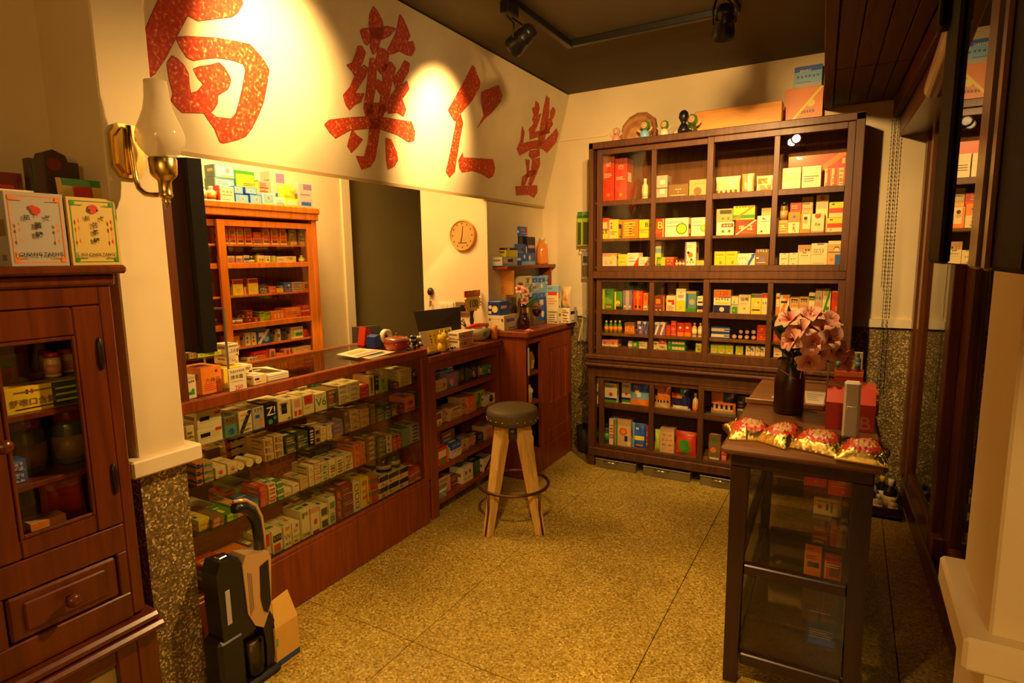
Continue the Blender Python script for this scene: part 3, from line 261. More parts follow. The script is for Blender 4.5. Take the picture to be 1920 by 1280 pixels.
WOOD=[('W1','top shelf of the wooden wall cabinet',[['box',2.0585,-3.0,1.5499,0.035,0.1,0.0939,'o;R h .15 .55 .85 .8;R r .1 .3 .9 .5;R m .1 .05 .9 .25;B c .08','tan and red carton',{}],['box',2.1035,-3.0,1.5499,0.042,0.1,0.0956,'o;R h .15 .55 .85 .8;R r .1 .3 .9 .5;R m .1 .05 .9 .25;B c .08','tan and red carton',{}],['box',2.1526,-3.0,1.5499,0.0431,0.1,0.0951,'o;R h .15 .55 .85 .8;R r .1 .3 .9 .5;R m .1 .05 .9 .25;B c .08','tan and red carton',{}],['box',2.2043,-3.0,1.5499,0.0469,0.1,0.0947,'o;R h .15 .55 .85 .8;R r .1 .3 .9 .5;R m .1 .05 .9 .25;B c .08','tan and red carton',{}],['box',2.2623,-3.0,1.5499,0.0573,0.1,0.0708,'r;B c .06;R o .1 .6 .9 .8;R m .1 .1 .9 .4','shorter red carton',{}],['box',2.3238,-3.0,1.5499,0.0481,0.1,0.0967,'o;R h .15 .55 .85 .8;R r .1 .3 .9 .5;R m .1 .05 .9 .25;B c .08','tan and red carton',{}],['box',2.3819,-3.0,1.5499,0.0495,0.1,0.0988,'o;R h .15 .55 .85 .8;R r .1 .3 .9 .5;R m .1 .05 .9 .25;B c .08','tan and red carton',{}],['box',2.4429,-3.0,1.5499,0.0485,0.1,0.101,'o;R h .15 .55 .85 .8;R r .1 .3 .9 .5;R m .1 .05 .9 .25;B c .08','tan and red carton',{}],['box',2.5149,-3.0,1.5499,0.0597,0.1,0.1036,'h;B t .2;D f .03','plain olive carton',{}],['box',2.5828,-3.0,1.5499,0.0558,0.1,0.106,'h;B t .2;D f .03','plain olive carton',{}]]),('W2','second shelf of the wooden wall cabinet',[['bottle',2.0466,-3.0,1.4399,0.024,0.1,0.0796,'c','white pill bottle',{}],['box',2.0847,-3.0,1.4399,0.0434,0.1,0.0454,'p;L v .2 .9 4;T c .3','pink and violet box',{}],['box',2.1352,-3.0,1.4399,0.0419,0.1,0.0452,'p;L v .2 .9 4;T c .3','pink and violet box',{}],['box',2.1836,-3.0,1.4399,0.0387,0.1,0.0474,'c;R b 0 .4 1 .7;L v .1 .3 2','white and blue box',{}],['bottle',2.2247,-3.0,1.4399,0.0357,0.1,0.0425,'k','small dark bottle',{}],['box',2.278,-3.0,1.4399,0.0479,0.1,0.0471,'y;T c .4;K g .4 .25 2','yellow and white box',{}],['box',2.3233,-3.0,1.4399,0.0375,0.1,0.0445,'w;O e .5 .5 .4','white box',{}],['box',2.367,-3.0,1.4399,0.0324,0.1,0.0443,'l;S c .3 .7','green and white box',{}],['box',2.4183,-3.0,1.4399,0.0616,0.1,0.0391,'c;L h .4 .6 1','cream box',{}],['box',2.4912,-3.0,1.4399,0.0788,0.1,0.0413,'c;O l .5 .6 .4','wide cream box',{}],['bottle',2.5859,-3.0,1.4399,0.0392,0.1,0.046,'l','green capped bottle',{}]]),('W3','third shelf of the wooden wall cabinet',[['bottle',2.0517,-3.0,1.2643,0.0227,0.1,0.0817,'s','dark bottle with white cap',{}],['box',2.1136,-3.0,1.2643,0.0667,0.1,0.0894,'y;T r .3;R m .05 .75 .95 .95;O G .5 .3 .4','tall yellow box with red top',{}],['box',2.1578,-3.0,1.2643,0.024,0.1,0.0441,'r;S c .3 .6','small red box',{}],['box',2.2124,-3.0,1.2643,0.0658,0.1,0.0914,'y;T r .3;R m .05 .75 .95 .95;R c .3 .2 .6 .45','yellow carton with red top',{}],['box',2.2783,-3.0,1.2643,0.0613,0.1,0.0382,'k;K c .5 .3 3;R h .1 .1 .9 .3','dark box',{}],['box',2.341,-3.0,1.2643,0.0539,0.1,0.041,'r;R o .1 .2 .9 .5;K c .7 .2 3','red box',{}],['box',2.3954,-3.0,1.2643,0.0451,0.1,0.0248,'y;O o .5 .5 .4','small yellow box',{}],['box',2.4524,-3.0,1.2643,0.0543,0.1,0.0591,'b;O c .7 .7 .3;O k .4 .4 .4','blue box',{}],['box',2.5244,-3.0,1.2643,0.0767,0.1,0.0582,'s;M c .3 .35;M c .6 .65;L h .1 .9 4','white and grey box',{}],['box',2.5977,-3.0,1.2643,0.0622,0.1,0.0551,'o;R h .2 .3 .8 .8','brown box',{}]]),('W4','fourth shelf of the wooden wall cabinet',[['jar',2.0667,-3.0,1.1033,0.0446,0.1,0.0453,'m','small dark jar',{}],['jar',2.1156,-3.0,1.1033,0.0474,0.1,0.0441,'m','small dark jar',{}],['box',2.1722,-3.0,1.1033,0.0476,0.1,0.0702,'d;O c .5 .2 .2;K p .7 .15 2;K p .4 .15 2','dark red box',{}],['box',2.2187,-3.0,1.1033,0.0477,0.1,0.0273,'d;O c .4 .4 .4;R r .1 .7 .9 .9','dark red low box',{}],['box',2.256,-3.0,1.1033,0.0328,0.1,0.0544,'l;K g .5 .2 2;T g .2','green box',{}],['box',2.2926,-3.0,1.1033,0.0368,0.1,0.0452,'l;K g .5 .2 2;T g .2','lime box',{}],['box',2.3656,-3.0,1.1033,0.1001,0.1,0.0515,'o;R c .25 .1 .35 .7;R c .5 .1 .6 .7;R c .75 .1 .85 .7','orange box with white bars',{}],['box',2.4805,-3.0,1.1033,0.119,0.1,0.0626,'o;K r 0.28 0.35 1 0.41 0.79','wide orange box',{}],['box',2.5875,-3.0,1.1033,0.086,0.1,0.07,'r;M c .45 .55;M d .2 .24;K c .8 .12 3','red box',{}]]),('W5','fifth shelf of the wooden wall cabinet',[['box',2.0708,-3.0,0.9701,0.0584,0.1,0.0666,'o;O c .3 .5 .3;O c .7 .5 .3;B c .2','orange and white box',{}],['box',2.1458,-3.0,0.9701,0.0408,0.1,0.0768,'c;O r .5 .3 .4;O g .5 .6 .4;S h 0 .1','white box with flower print',{}],['box',2.1878,-3.0,0.9701,0.0384,0.1,0.0748,'c;O r .5 .3 .4;O g .5 .6 .4;S h 0 .1','white box with flower print',{}],['box',2.2567,-3.0,0.9701,0.0874,0.1,0.0852,'b;D c .1;R c .1 .5 .5 .8;O a .7 .3 .4','blue picture box',{}],['pouch',2.323,-3.0,0.9701,0.034,0.1,0.0752,'f;O h .5 .5 .4','dark green packet',{}],['box',2.3612,-3.0,0.9701,0.0299,0.1,0.075,'c;R h .2 .3 .8 .6;S g .0 .2','slim cream box',{}],['pouch',2.4165,-3.0,0.9701,0.054,0.1,0.0699,'f','dark bag',{}],['box',2.4993,-3.0,0.9701,0.0945,0.1,0.0739,'c;O l .1 .4 .5;R g .35 .2 .95 .5;K k .75 .15 4','cream box with green print',{}],['pouch',2.5853,-3.0,0.9701,0.0532,0.1,0.0538,'r;C p','red packet',{}]]),('W6','bottom shelf of the wooden wall cabinet',[['box',2.2043,-3.0,0.8655,0.139,0.1,0.0355,'c;K k .4 .3 6','long cream box',{}],['box',2.2297,-3.0,0.8655,0.0956,0.1,0.0615,'r;R o .2 .3 .8 .6;L m .7 .9 2','red box at the back',{}],['box',2.3102,-3.0,0.8655,0.0398,0.1,0.064,'p;R h .2 .2 .8 .8','pink box',{}],['box',2.362,-3.0,0.8655,0.0541,0.1,0.0293,'o;R r .2 .2 .8 .5','orange box',{}],['box',2.418,-3.0,0.8655,0.0432,0.1,0.0508,'p;R r .2 .2 .8 .8','pink and red box',{}],['box',2.531,-3.0,0.8655,0.1432,0.1,0.0473,'t;O o .5 .5 .4;L c .7 .9 2','large tan box',{}]])]
WTOP=[['bottle',1.9522,-2.98,1.777,0.0351,0.09,0.0765,'c','white and orange pill bottle beside the screen',{}],['bottle',2.0005,-2.98,1.777,0.0529,0.09,0.0768,'c','white and orange pill bottle',{}],['box',2.0326,-2.98,1.777,0.0082,0.09,0.0834,'r','thin red box',{}],['box',2.0793,-2.98,1.777,0.083,0.09,0.0812,'c;K r .6 .12 3;L h .4 .5 1;O h .5 .85 .06;L s .1 .2 1','white box with red characters',{}],['box',2.1679,-2.98,1.777,0.0867,0.09,0.0477,'b;R a .05 .05 .95 .95;O c .55 .5 .5;O p .55 .5 .36','blue checked box with pink badge',{}],['box',2.2574,-2.98,1.777,0.0822,0.09,0.053,'b;R a .05 .05 .95 .95;O c .55 .5 .5;O p .55 .5 .36','second blue checked box with pink badge',{}],['box',2.1505,-2.98,1.8252,0.0575,0.09,0.0418,'b;R a .05 .05 .95 .95;O c .4 .6 .5;O p .4 .6 .36','upper blue checked box with pink badge',{}],['box',2.2276,-2.98,1.8305,0.0785,0.09,0.0369,'b;R a .05 .05 .95 .95;O c .5 .5 .5;O p .5 .5 .36','second upper blue checked box with pink badge',{}],['box',2.1451,-3.09,1.777,0.1253,0.09,0.1406,'e;R a .05 .05 .95 .95;O p .65 .5 .4','teal checked carton',{}],['box',2.1498,-3.09,1.9181,0.1242,0.09,0.072,'e;R a .05 .05 .95 .95;O p .65 .6 .4;R y .3 .1 .95 .2','upper teal checked carton with yellow ribbon',{}],['box',2.2775,-3.09,1.777,0.1292,0.09,0.1966,'g;R l .05 .3 .95 .9;O s .5 .4 .4;K y .6 .2 2','green carton',{}],['box',2.3053,-3.09,1.777,0.1144,0.09,0.1429,'l;K y .6 .2 4;O g .4 .1 .3','lime green carton',{}],['box',2.4059,-3.09,1.777,0.0847,0.09,0.1559,'p;L r .2 .8 4','coral pink carton',{}],['box',2.5018,-3.09,1.777,0.1049,0.09,0.2191,'s;R v .4 .7 1 .95;R b .3 .2 .9 .4;R y .4 0 .8 .2','tall silver and violet pack',{}],['box',2.3424,-2.98,1.777,0.0857,0.09,0.0693,'w;R a .1 .1 .9 .9;O c .5 .6 .5;O p .5 .6 .36;B y .15','white checked box with pink badge',{}],['box',2.4238,-2.98,1.777,0.074,0.09,0.0507,'w;O p .5 .5 .2;L a .2 .8 3','small white box',{}],['box',2.508,-2.98,1.777,0.0924,0.09,0.0504,'y;O o .3 .6 .2;O h .7 .6 .2;R c .1 .2 .9 .8','yellow and white pack',{}],['pouch',2.4984,-2.98,1.8282,0.1301,0.09,0.0822,'y;R l .2 .2 .9 .5;K o .8 .15 3','yellow wipes pouch with green word',{}],['box',2.616,-2.98,1.777,0.1032,0.09,0.1496,'s;R v .35 .75 1 .98;R b .15 .1 .9 .25;L v .5 .6 1','tall silver wipes pack',{}]]
CASE=[('top glass shelf',[['box',1.1743,-1.995,0.797,0.0284,0.11,0.0833,'c;L h .2 .8 3','white carton by the pillar',{'n': 1}],['box',1.2484,-1.995,0.797,0.0952,0.11,0.121,'w;R c .1 .3 .9 .8;R k .1 .45 .5 .7;R r .72 .7 .98 .9','white carton with black heading',{'n': 2}],['box',1.3299,-1.995,0.797,0.0521,0.11,0.0806,'e;T h .4;K k .75 .15 3;O b .5 .25 .5;O g .35 .2 .25','grey carton with blue orb',{'n': 1}],['box',1.3922,-1.995,0.797,0.057,0.11,0.0866,'c;D n .12;L o .75 .9 1','white carton with blue slash',{'n': 1}],['box',1.4507,-1.995,0.797,0.0526,0.11,0.0886,'s;K k .8 .15 3;R b .2 .5 .6 .65;R o .6 .1 .8 .45','grey carton with small print',{'n': 1}],['box',1.5106,-1.995,0.797,0.0551,0.11,0.0905,'k;X Z! w .5 .65 .4;O e .4 .15 .4;O g .8 .3 .3','black and green carton marked Z',{'n': 1}],['box',1.5748,-1.995,0.797,0.0631,0.11,0.0882,'c;R k .25 .35 .7 .85','white carton with dark square',{'n': 1}],['box',1.6389,-1.995,0.797,0.0525,0.11,0.0857,'c;R p .2 .5 .8 .9;R r .15 .08 .4 .35;R r .55 .08 .9 .35','white carton with red blocks',{'n': 1}],['box',1.6998,-1.995,0.797,0.0577,0.11,0.0875,'c;R r .1 .5 .9 .95;O m .5 .72 .2;L k .3 .35 1','white carton with red square',{'n': 1}],['box',1.7664,-1.995,0.797,0.0634,0.11,0.08,'c;X V6 g .5 .5 .7;L k .85 .9 1','white carton with green V',{'n': 1}],['box',1.8332,-1.995,0.797,0.0633,0.11,0.0818,'h;R r .2 .3 .5 .9;R f .6 .2 .9 .8','brown carton with red figure',{'n': 1}],['box',1.903,-1.995,0.797,0.063,0.11,0.0886,'c;L h .2 .7 2','white thin box',{'n': 4}],['box',1.9706,-1.995,0.797,0.0659,0.11,0.0905,'c;L h .2 .7 2','white narrow box',{'n': 4}],['box',2.0335,-1.995,0.797,0.0581,0.11,0.0641,'r;L c .9 .98 1','red box',{'n': 2}],['box',2.0874,-1.995,0.797,0.0345,0.11,0.099,'c;R h .3 .2 .7 .9','cream carton with brown stripe',{'n': 1}],['box',2.1209,-1.995,0.797,0.0278,0.11,0.0894,'n;O e .5 .6 .5;R c .1 .0 .9 .2','dark carton with pale foot',{'n': 1}],['box',2.169,-1.995,0.797,0.0632,0.11,0.0747,'l;O g .5 .5 .5','bright green box',{'n': 2}],['box',2.2428,-1.995,0.797,0.0742,0.11,0.0327,'k;R r .5 0 .95 1','black and red low box',{'n': 1}],['box',2.3362,-1.995,0.797,0.0952,0.11,0.0895,'c;L h .3 .6 1','white slim box',{'n': 6}],['box',2.4258,-1.995,0.797,0.0691,0.11,0.0688,'f;O w .2 .7 .2;O w .7 .7 .2','dark green box',{'n': 1}],['box',2.3633,-2.135,0.797,0.1363,0.1,0.132,'c;R k .68 .3 .92 .7','white slim box with dark stamp',{'n': 7}],['box',1.5807,-2.145,0.797,0.1064,0.18,0.0786,'c;L y .2 .8 2','flat cream carton at the back',{'n': 1}],['box',1.8011,-2.145,0.797,0.0519,0.11,0.0845,'c;B s .5;L h .2 .8 2','grey and white box on the second row',{'n': 2}],['box',1.9077,-2.145,0.797,0.11,0.11,0.0949,'w;T e .5;D k .1','striped teal and black box on the second row',{'n': 2}],['box',1.6976,-2.145,0.797,0.0595,0.11,0.0817,'p;R v .5 .3 .9 .8','pale violet box on the second row',{'n': 2}],['box',2.0778,-2.155,0.797,0.0441,0.11,0.0881,'c;S o .3 .7','cream carton with orange stripe',{'n': 1}],['box',2.1251,-2.155,0.797,0.0381,0.11,0.0893,'c;S o .3 .7','second cream carton with orange stripe',{'n': 1}],['box',2.1778,-2.155,0.797,0.0544,0.11,0.0906,'t;L o .2 .8 3','tan carton with orange print',{'n': 1}],['box',2.5815,-2.12,0.797,0.0594,0.11,0.0685,'c;L h .3 .6 1','white slim box in the far corner',{'n': 5}]]),('second glass shelf',[['box',1.1926,-1.995,0.655,0.0234,0.11,0.0847,'o;M b .3 .6;L k .1 .9 2','orange and teal striped box',{'n': 3}],['box',1.2272,-1.995,0.655,0.0362,0.11,0.0781,'t;M e .3 .6;R g .1 .6 .5 .7','tan and teal striped box',{'n': 3}],['box',1.2744,-1.995,0.655,0.0419,0.11,0.0438,'c;O p .5 .5 .5;O r .5 .4 .3','white box with pink jar print',{'n': 1}],['box',1.3225,-1.995,0.655,0.0393,0.11,0.0446,'c;O p .5 .5 .5;O r .5 .4 .3','second white box with pink jar print',{'n': 1}],['box',1.3315,-2.12,0.655,0.0567,0.11,0.0777,'h;R m .1 .1 .9 .9','brown carton in second row',{'n': 1}],['box',1.3619,-2.12,0.655,0.0471,0.11,0.0727,'c;O p .6 .3 .4;S h 0 .3','cream box with pink print in second row',{'n': 2}],['box',1.4336,-2.125,0.655,0.099,0.11,0.1023,'c;S r 0 .25;K k 0.25 0.4 2 0.06 0.94;L k .3 .7 1','white carton with red end',{'n': 3}],['box',1.4705,-2.215,0.655,0.1012,0.11,0.13,'r;O k .4 .4 .3;O p .8 .5 .3','red flat box at the back',{'n': 4}],['box',1.5123,-2.12,0.655,0.0578,0.11,0.0774,'c;R g .5 .2 .9 .8;L h .3 .7 2','white and green small box',{'n': 3}],['round',1.3603,-1.995,0.655,0.0316,0.11,0.037,'c','round cream soap carton',{'n': 1}],['round',1.3993,-1.995,0.655,0.0349,0.11,0.0376,'c','second round cream soap carton',{'n': 1}],['round',1.4402,-1.995,0.655,0.0313,0.11,0.0339,'c','third round cream soap carton',{'n': 1}],['box',1.4861,-1.995,0.655,0.0423,0.11,0.0905,'t;L h .2 .8 2;R h .1 .1 .3 .9','tan gridded box',{'n': 3}],['box',1.5351,-1.995,0.655,0.0439,0.11,0.0921,'t;L h .2 .8 2;R h .1 .1 .3 .9','second tan gridded box',{'n': 3}],['box',1.593,-1.995,0.655,0.0538,0.11,0.0716,'f;R h .1 .2 .8 .8;L w .4 .5 1','dark olive flat box',{'n': 2}],['box',1.6553,-1.995,0.655,0.0591,0.11,0.0731,'f;R v .1 .2 .3 .8;L w .4 .5 1','dark flat box with white script',{'n': 2}],['box',1.7038,-1.995,0.655,0.0267,0.11,0.079,'k;L w .1 .9 5','black patterned carton',{'n': 1}],['box',1.735,-1.995,0.655,0.0244,0.11,0.0704,'t;R k .1 .2 .9 .7','tan box with black characters',{'n': 2}],['box',1.7688,-1.995,0.655,0.031,0.11,0.0665,'c;R o .2 .3 .5 .5','cream box',{'n': 2}],['box',1.8045,-1.995,0.655,0.0287,0.11,0.0625,'c;R o .2 .3 .5 .5','second cream box',{'n': 2}],['box',1.856,-1.995,0.655,0.0648,0.11,0.0586,'v;L p .3 .6 1','violet slim box',{'n': 3}],['box',1.9373,-2.12,0.655,0.1168,0.11,0.0889,'c;T t .4;L h .3 .5 1','flat cream box in the second row',{'n': 3}],['box',1.9119,-1.995,0.655,0.031,0.11,0.1094,'h','brown carton edge on',{'n': 1}],['box',1.963,-1.995,0.655,0.0593,0.11,0.096,'t;R h .3 .3 .7 .5','tan box over violet',{'n': 3}],['box',2.0283,-1.995,0.655,0.0583,0.11,0.0876,'t;L o .2 .8 2;O o .5 .5 .3','tan box with orange print',{'n': 2}],['box',2.0834,-1.995,0.655,0.0384,0.11,0.0995,'h;L f .3 .6 1','brown slim box',{'n': 5}],['box',2.1376,-1.995,0.655,0.0587,0.11,0.0745,'f;R g .2 .3 .8 .8','dark green box at the far part',{'n': 2}],['box',2.1925,-1.995,0.655,0.0372,0.11,0.0703,'e;T f .4;L f .1 .5 2','teal carton',{'n': 1}],['box',2.2413,-1.995,0.655,0.0464,0.11,0.0658,'h;R t .1 .1 .7 .5','brown box at the far part',{'n': 1}],['box',2.2949,-1.995,0.655,0.0479,0.11,0.0501,'m','maroon low box',{'n': 1}],['box',2.364,-1.995,0.655,0.0758,0.11,0.0794,'o;R r .3 .4 .8 .7','orange carton',{'n': 1}],['box',2.4334,-1.995,0.655,0.0474,0.11,0.0867,'f;L h .3 .6 1','dark green slim box',{'n': 4}]]),('third glass shelf',[['box',1.2042,-2.015,0.475,0.0435,0.11,0.0433,'y;L o .3 .6 1','yellow box by the pillar',{'n': 1}],['box',1.248,-1.995,0.475,0.0496,0.18,0.0359,'h;R o .1 .1 .6 .9','brown flat box',{'n': 2}],['box',1.3025,-1.995,0.475,0.0475,0.18,0.0325,'g;R l .1 .1 .6 .9','green flat box',{'n': 2}],['box',1.4082,-2.135,0.475,0.0723,0.11,0.0541,'r;T o .35','red box in the second row',{'n': 2}],['box',1.2817,-2.12,0.475,0.0824,0.16,0.0333,'s;R o .1 .1 .5 .9','grey flat box in the second row',{'n': 3}],['box',1.3485,-1.995,0.475,0.0383,0.18,0.0414,'t;R o .1 .1 .6 .9','tan flat box',{'n': 2}],['box',1.3984,-1.995,0.475,0.0492,0.11,0.0464,'b;R g .4 .1 .9 .9','blue and green box',{'n': 2}],['box',1.447,-1.995,0.475,0.0342,0.11,0.0859,'r;L c .1 .2 1','red slim box',{'n': 5}],['box',1.4871,-1.995,0.475,0.0353,0.11,0.0828,'c;R r .1 .3 .9 .8','white slim box with red block',{'n': 5}],['box',1.5259,-1.995,0.475,0.0313,0.11,0.0795,'g;T c .3','green and white box',{'n': 3}],['box',1.4554,-2.12,0.475,0.0823,0.16,0.0654,'l;R o .2 .2 .8 .8','lime flat box in the second row',{'n': 3}],['box',1.5626,-1.995,0.475,0.0349,0.11,0.0358,'c;L o .3 .5 1','cream low box',{'n': 1}],['box',1.6025,-1.995,0.475,0.0332,0.11,0.0408,'c;L o .3 .5 1','second cream low box',{'n': 1}],['box',1.6474,-1.995,0.475,0.0427,0.11,0.0553,'t;L c .3 .5 1','tan low box',{'n': 2}],['box',1.6944,-2.195,0.475,0.1564,0.12,0.0994,'o;K h .5 .3 4','large orange brown carton at the back',{'n': 2}],['box',1.6893,-1.995,0.475,0.0267,0.11,0.0934,'c;L r .3 .5 1','white box with thin lines',{'n': 3}],['box',1.7246,-1.995,0.475,0.0304,0.11,0.0992,'c;T o .3;L g .2 .4 1','white and orange box',{'n': 4}],['box',1.7638,-1.995,0.475,0.0373,0.11,0.0814,'c;R g .2 .2 .8 .5;T s .3','white and green box',{'n': 3}],['box',1.8078,-1.995,0.475,0.0384,0.11,0.0825,'c;R h .2 .3 .9 .7;L y .1 .9 4','cream carton',{'n': 1}],['box',1.8564,-1.995,0.475,0.0462,0.11,0.0789,'c;L h .1 .9 5','cream carton with lines',{'n': 1}],['box',1.9119,-1.995,0.475,0.0512,0.11,0.0803,'c;D o .06;L h .1 .4 2','cream carton with orange chevron',{'n': 1}],['box',1.8778,-2.135,0.475,0.1162,0.14,0.0947,'f;R g .2 .2 .9 .8','dark green flat box in the second row',{'n': 4}],['box',2.0095,-2.135,0.475,0.1193,0.14,0.0985,'h;L c .3 .6 1','brown flat box in the second row',{'n': 3}],['box',1.9653,-1.995,0.475,0.0359,0.11,0.1071,'o;O r .5 .5 .4','orange box with red dot',{'n': 3}],['box',2.0047,-1.995,0.475,0.0297,0.11,0.1084,'o;O r .5 .5 .4','second orange box with red dot',{'n': 3}],['box',2.0608,-1.995,0.475,0.0673,0.11,0.126,'h;R t .3 .2 .8 .8','olive slim box',{'n': 5}],['box',2.1336,-1.995,0.475,0.0667,0.11,0.0965,'f;O c .4 .5 .3;R g .1 .1 .9 .4','dark green box',{'n': 4}],['box',2.1929,-1.995,0.475,0.0375,0.11,0.0927,'c;R h .1 .3 .5 .7','cream rolled box',{'n': 3}],['box',2.2315,-1.995,0.475,0.0263,0.11,0.0662,'r;R o .2 .3 .8 .6','red small box',{'n': 3}],['box',2.2669,-1.995,0.475,0.031,0.11,0.0668,'r;R o .2 .3 .8 .6','second red small box',{'n': 3}],['box',2.3204,-1.995,0.475,0.0618,0.11,0.0961,'e;L h .3 .6 1','grey green slim box',{'n': 5}],['box',2.3955,-1.995,0.475,0.0734,0.11,0.0981,'s;R f .2 .2 .8 .7','grey slim box',{'n': 5}]]),('counter floor',[['box',1.2234,-1.995,0.255,0.0858,0.11,0.088,'r;K t .55 .35 3','large red carton with pale characters',{'n': 1}],['box',1.2205,-1.985,0.255,0.0839,0.11,0.0598,'e;R k .1 .2 .35 .9;O t .6 .7 .35;S o .75 .9','picture carton',{'n': 1}],['box',1.3229,-1.995,0.255,0.0999,0.11,0.0748,'o;R r .1 .1 .9 .5;O h .4 .8 .3','orange red carton behind the vacuum',{'n': 1}],['box',1.3961,-1.995,0.255,0.0309,0.11,0.0769,'h;R r .2 .3 .8 .8','brown carton',{'n': 1}],['box',1.4399,-1.995,0.255,0.0466,0.11,0.1041,'c;R r .1 .45 .95 .98;L y .1 .3 2','white carton with red top',{'n': 1}],['box',1.4931,-1.995,0.255,0.0485,0.11,0.1017,'c;R k .05 .5 .95 .8;K s .6 .14 3;R r .1 .1 .8 .4;B e .08','white carton with black label',{'n': 1}],['box',1.5438,-1.995,0.255,0.0399,0.11,0.099,'c;X W h .5 .5 .35;R o .2 .8 .8 .95;K k .12 .12 2','white carton with grey W',{'n': 1}],['box',1.5891,-1.995,0.255,0.0386,0.11,0.096,'c;R h .5 .75 .8 .9;B y .1','plain cream carton',{'n': 1}],['box',1.6402,-1.995,0.255,0.0485,0.11,0.1302,'c;R h .2 .7 .4 .9;S l 0 .1','tall cream carton',{'n': 1}],['box',1.6946,-1.995,0.255,0.0475,0.11,0.1231,'c;R r .3 .35 .7 .55;R m .1 .0 .9 .12;T p .2','cream carton with red diamond',{'n': 1}],['box',1.7457,-1.995,0.255,0.0432,0.11,0.1107,'c;R f .1 .15 .95 .75','white carton with dark picture',{'n': 2}],['box',1.7941,-1.995,0.255,0.0385,0.11,0.1271,'c;R e .1 .2 .9 .7;O g .5 .3 .3','white carton with green picture',{'n': 2}],['box',1.8363,-1.995,0.255,0.03,0.11,0.1487,'m;R r .2 .2 .8 .8','maroon pack',{'n': 3}],['box',1.8918,-1.995,0.255,0.0676,0.11,0.1563,'m;R d .2 .15 .8 .85;O p .2 .9 .08','dark red pack',{'n': 3}],['box',1.9518,-1.995,0.255,0.0428,0.11,0.1438,'c;R h .2 .7 .8 .95;R c .3 .75 .7 .9;R h .2 .4 .8 .65;R c .3 .45 .7 .6;R h .2 .1 .8 .35;R c .3 .15 .7 .3','tall white carton with gold frames',{'n': 1}],['box',2.0063,-1.995,0.255,0.0515,0.11,0.1514,'y;R o .6 .1 .8 .9;L o .2 .9 3','tall yellow carton',{'n': 1}],['box',2.0675,-1.995,0.255,0.0572,0.11,0.1276,'o;T h .4;R r .05 .1 .9 .6','orange carton',{'n': 2}],['box',2.1328,-1.995,0.255,0.0596,0.11,0.1138,'c;T k .5;R o .3 .1 .6 .4','black and white box',{'n': 2}],['box',2.2079,-1.995,0.255,0.0744,0.11,0.1107,'c;T k .5;R r .1 .15 .3 .4;L o .2 .3 1','white box with black lid',{'n': 2}],['box',2.2894,-1.995,0.255,0.0739,0.11,0.1076,'c;T k .5;R r .1 .15 .3 .4;L o .2 .3 1','second white box with black lid',{'n': 2}],['box',2.3563,-1.995,0.255,0.0462,0.11,0.0692,'r;B t .4','red and tan box',{'n': 2}],['box',2.4106,-1.995,0.255,0.0476,0.11,0.076,'r;B t .4','second red and tan box',{'n': 2}],['round',2.2052,-1.995,0.255,0.0781,0.11,0.177,'k','round black tin',{'n': 3}],['round',2.2846,-1.995,0.255,0.0651,0.11,0.1753,'k','second round black tin',{'n': 3}],['box',2.5369,-2.12,0.255,0.0926,0.11,0.0878,'h;S t .7 .95','brown carton in the far corner',{'n': 1}],['box',1.7865,-2.155,0.255,0.0893,0.12,0.0934,'h;T o .4','brown and orange carton in the second row',{'n': 2}],['box',1.9015,-2.155,0.255,0.0929,0.12,0.1064,'l;R c .1 .2 .8 .7','lime carton in the second row',{'n': 2}],['box',2.2765,-2.155,0.255,0.0877,0.12,0.1076,'h','brown carton in the second row',{'n': 2}]])]
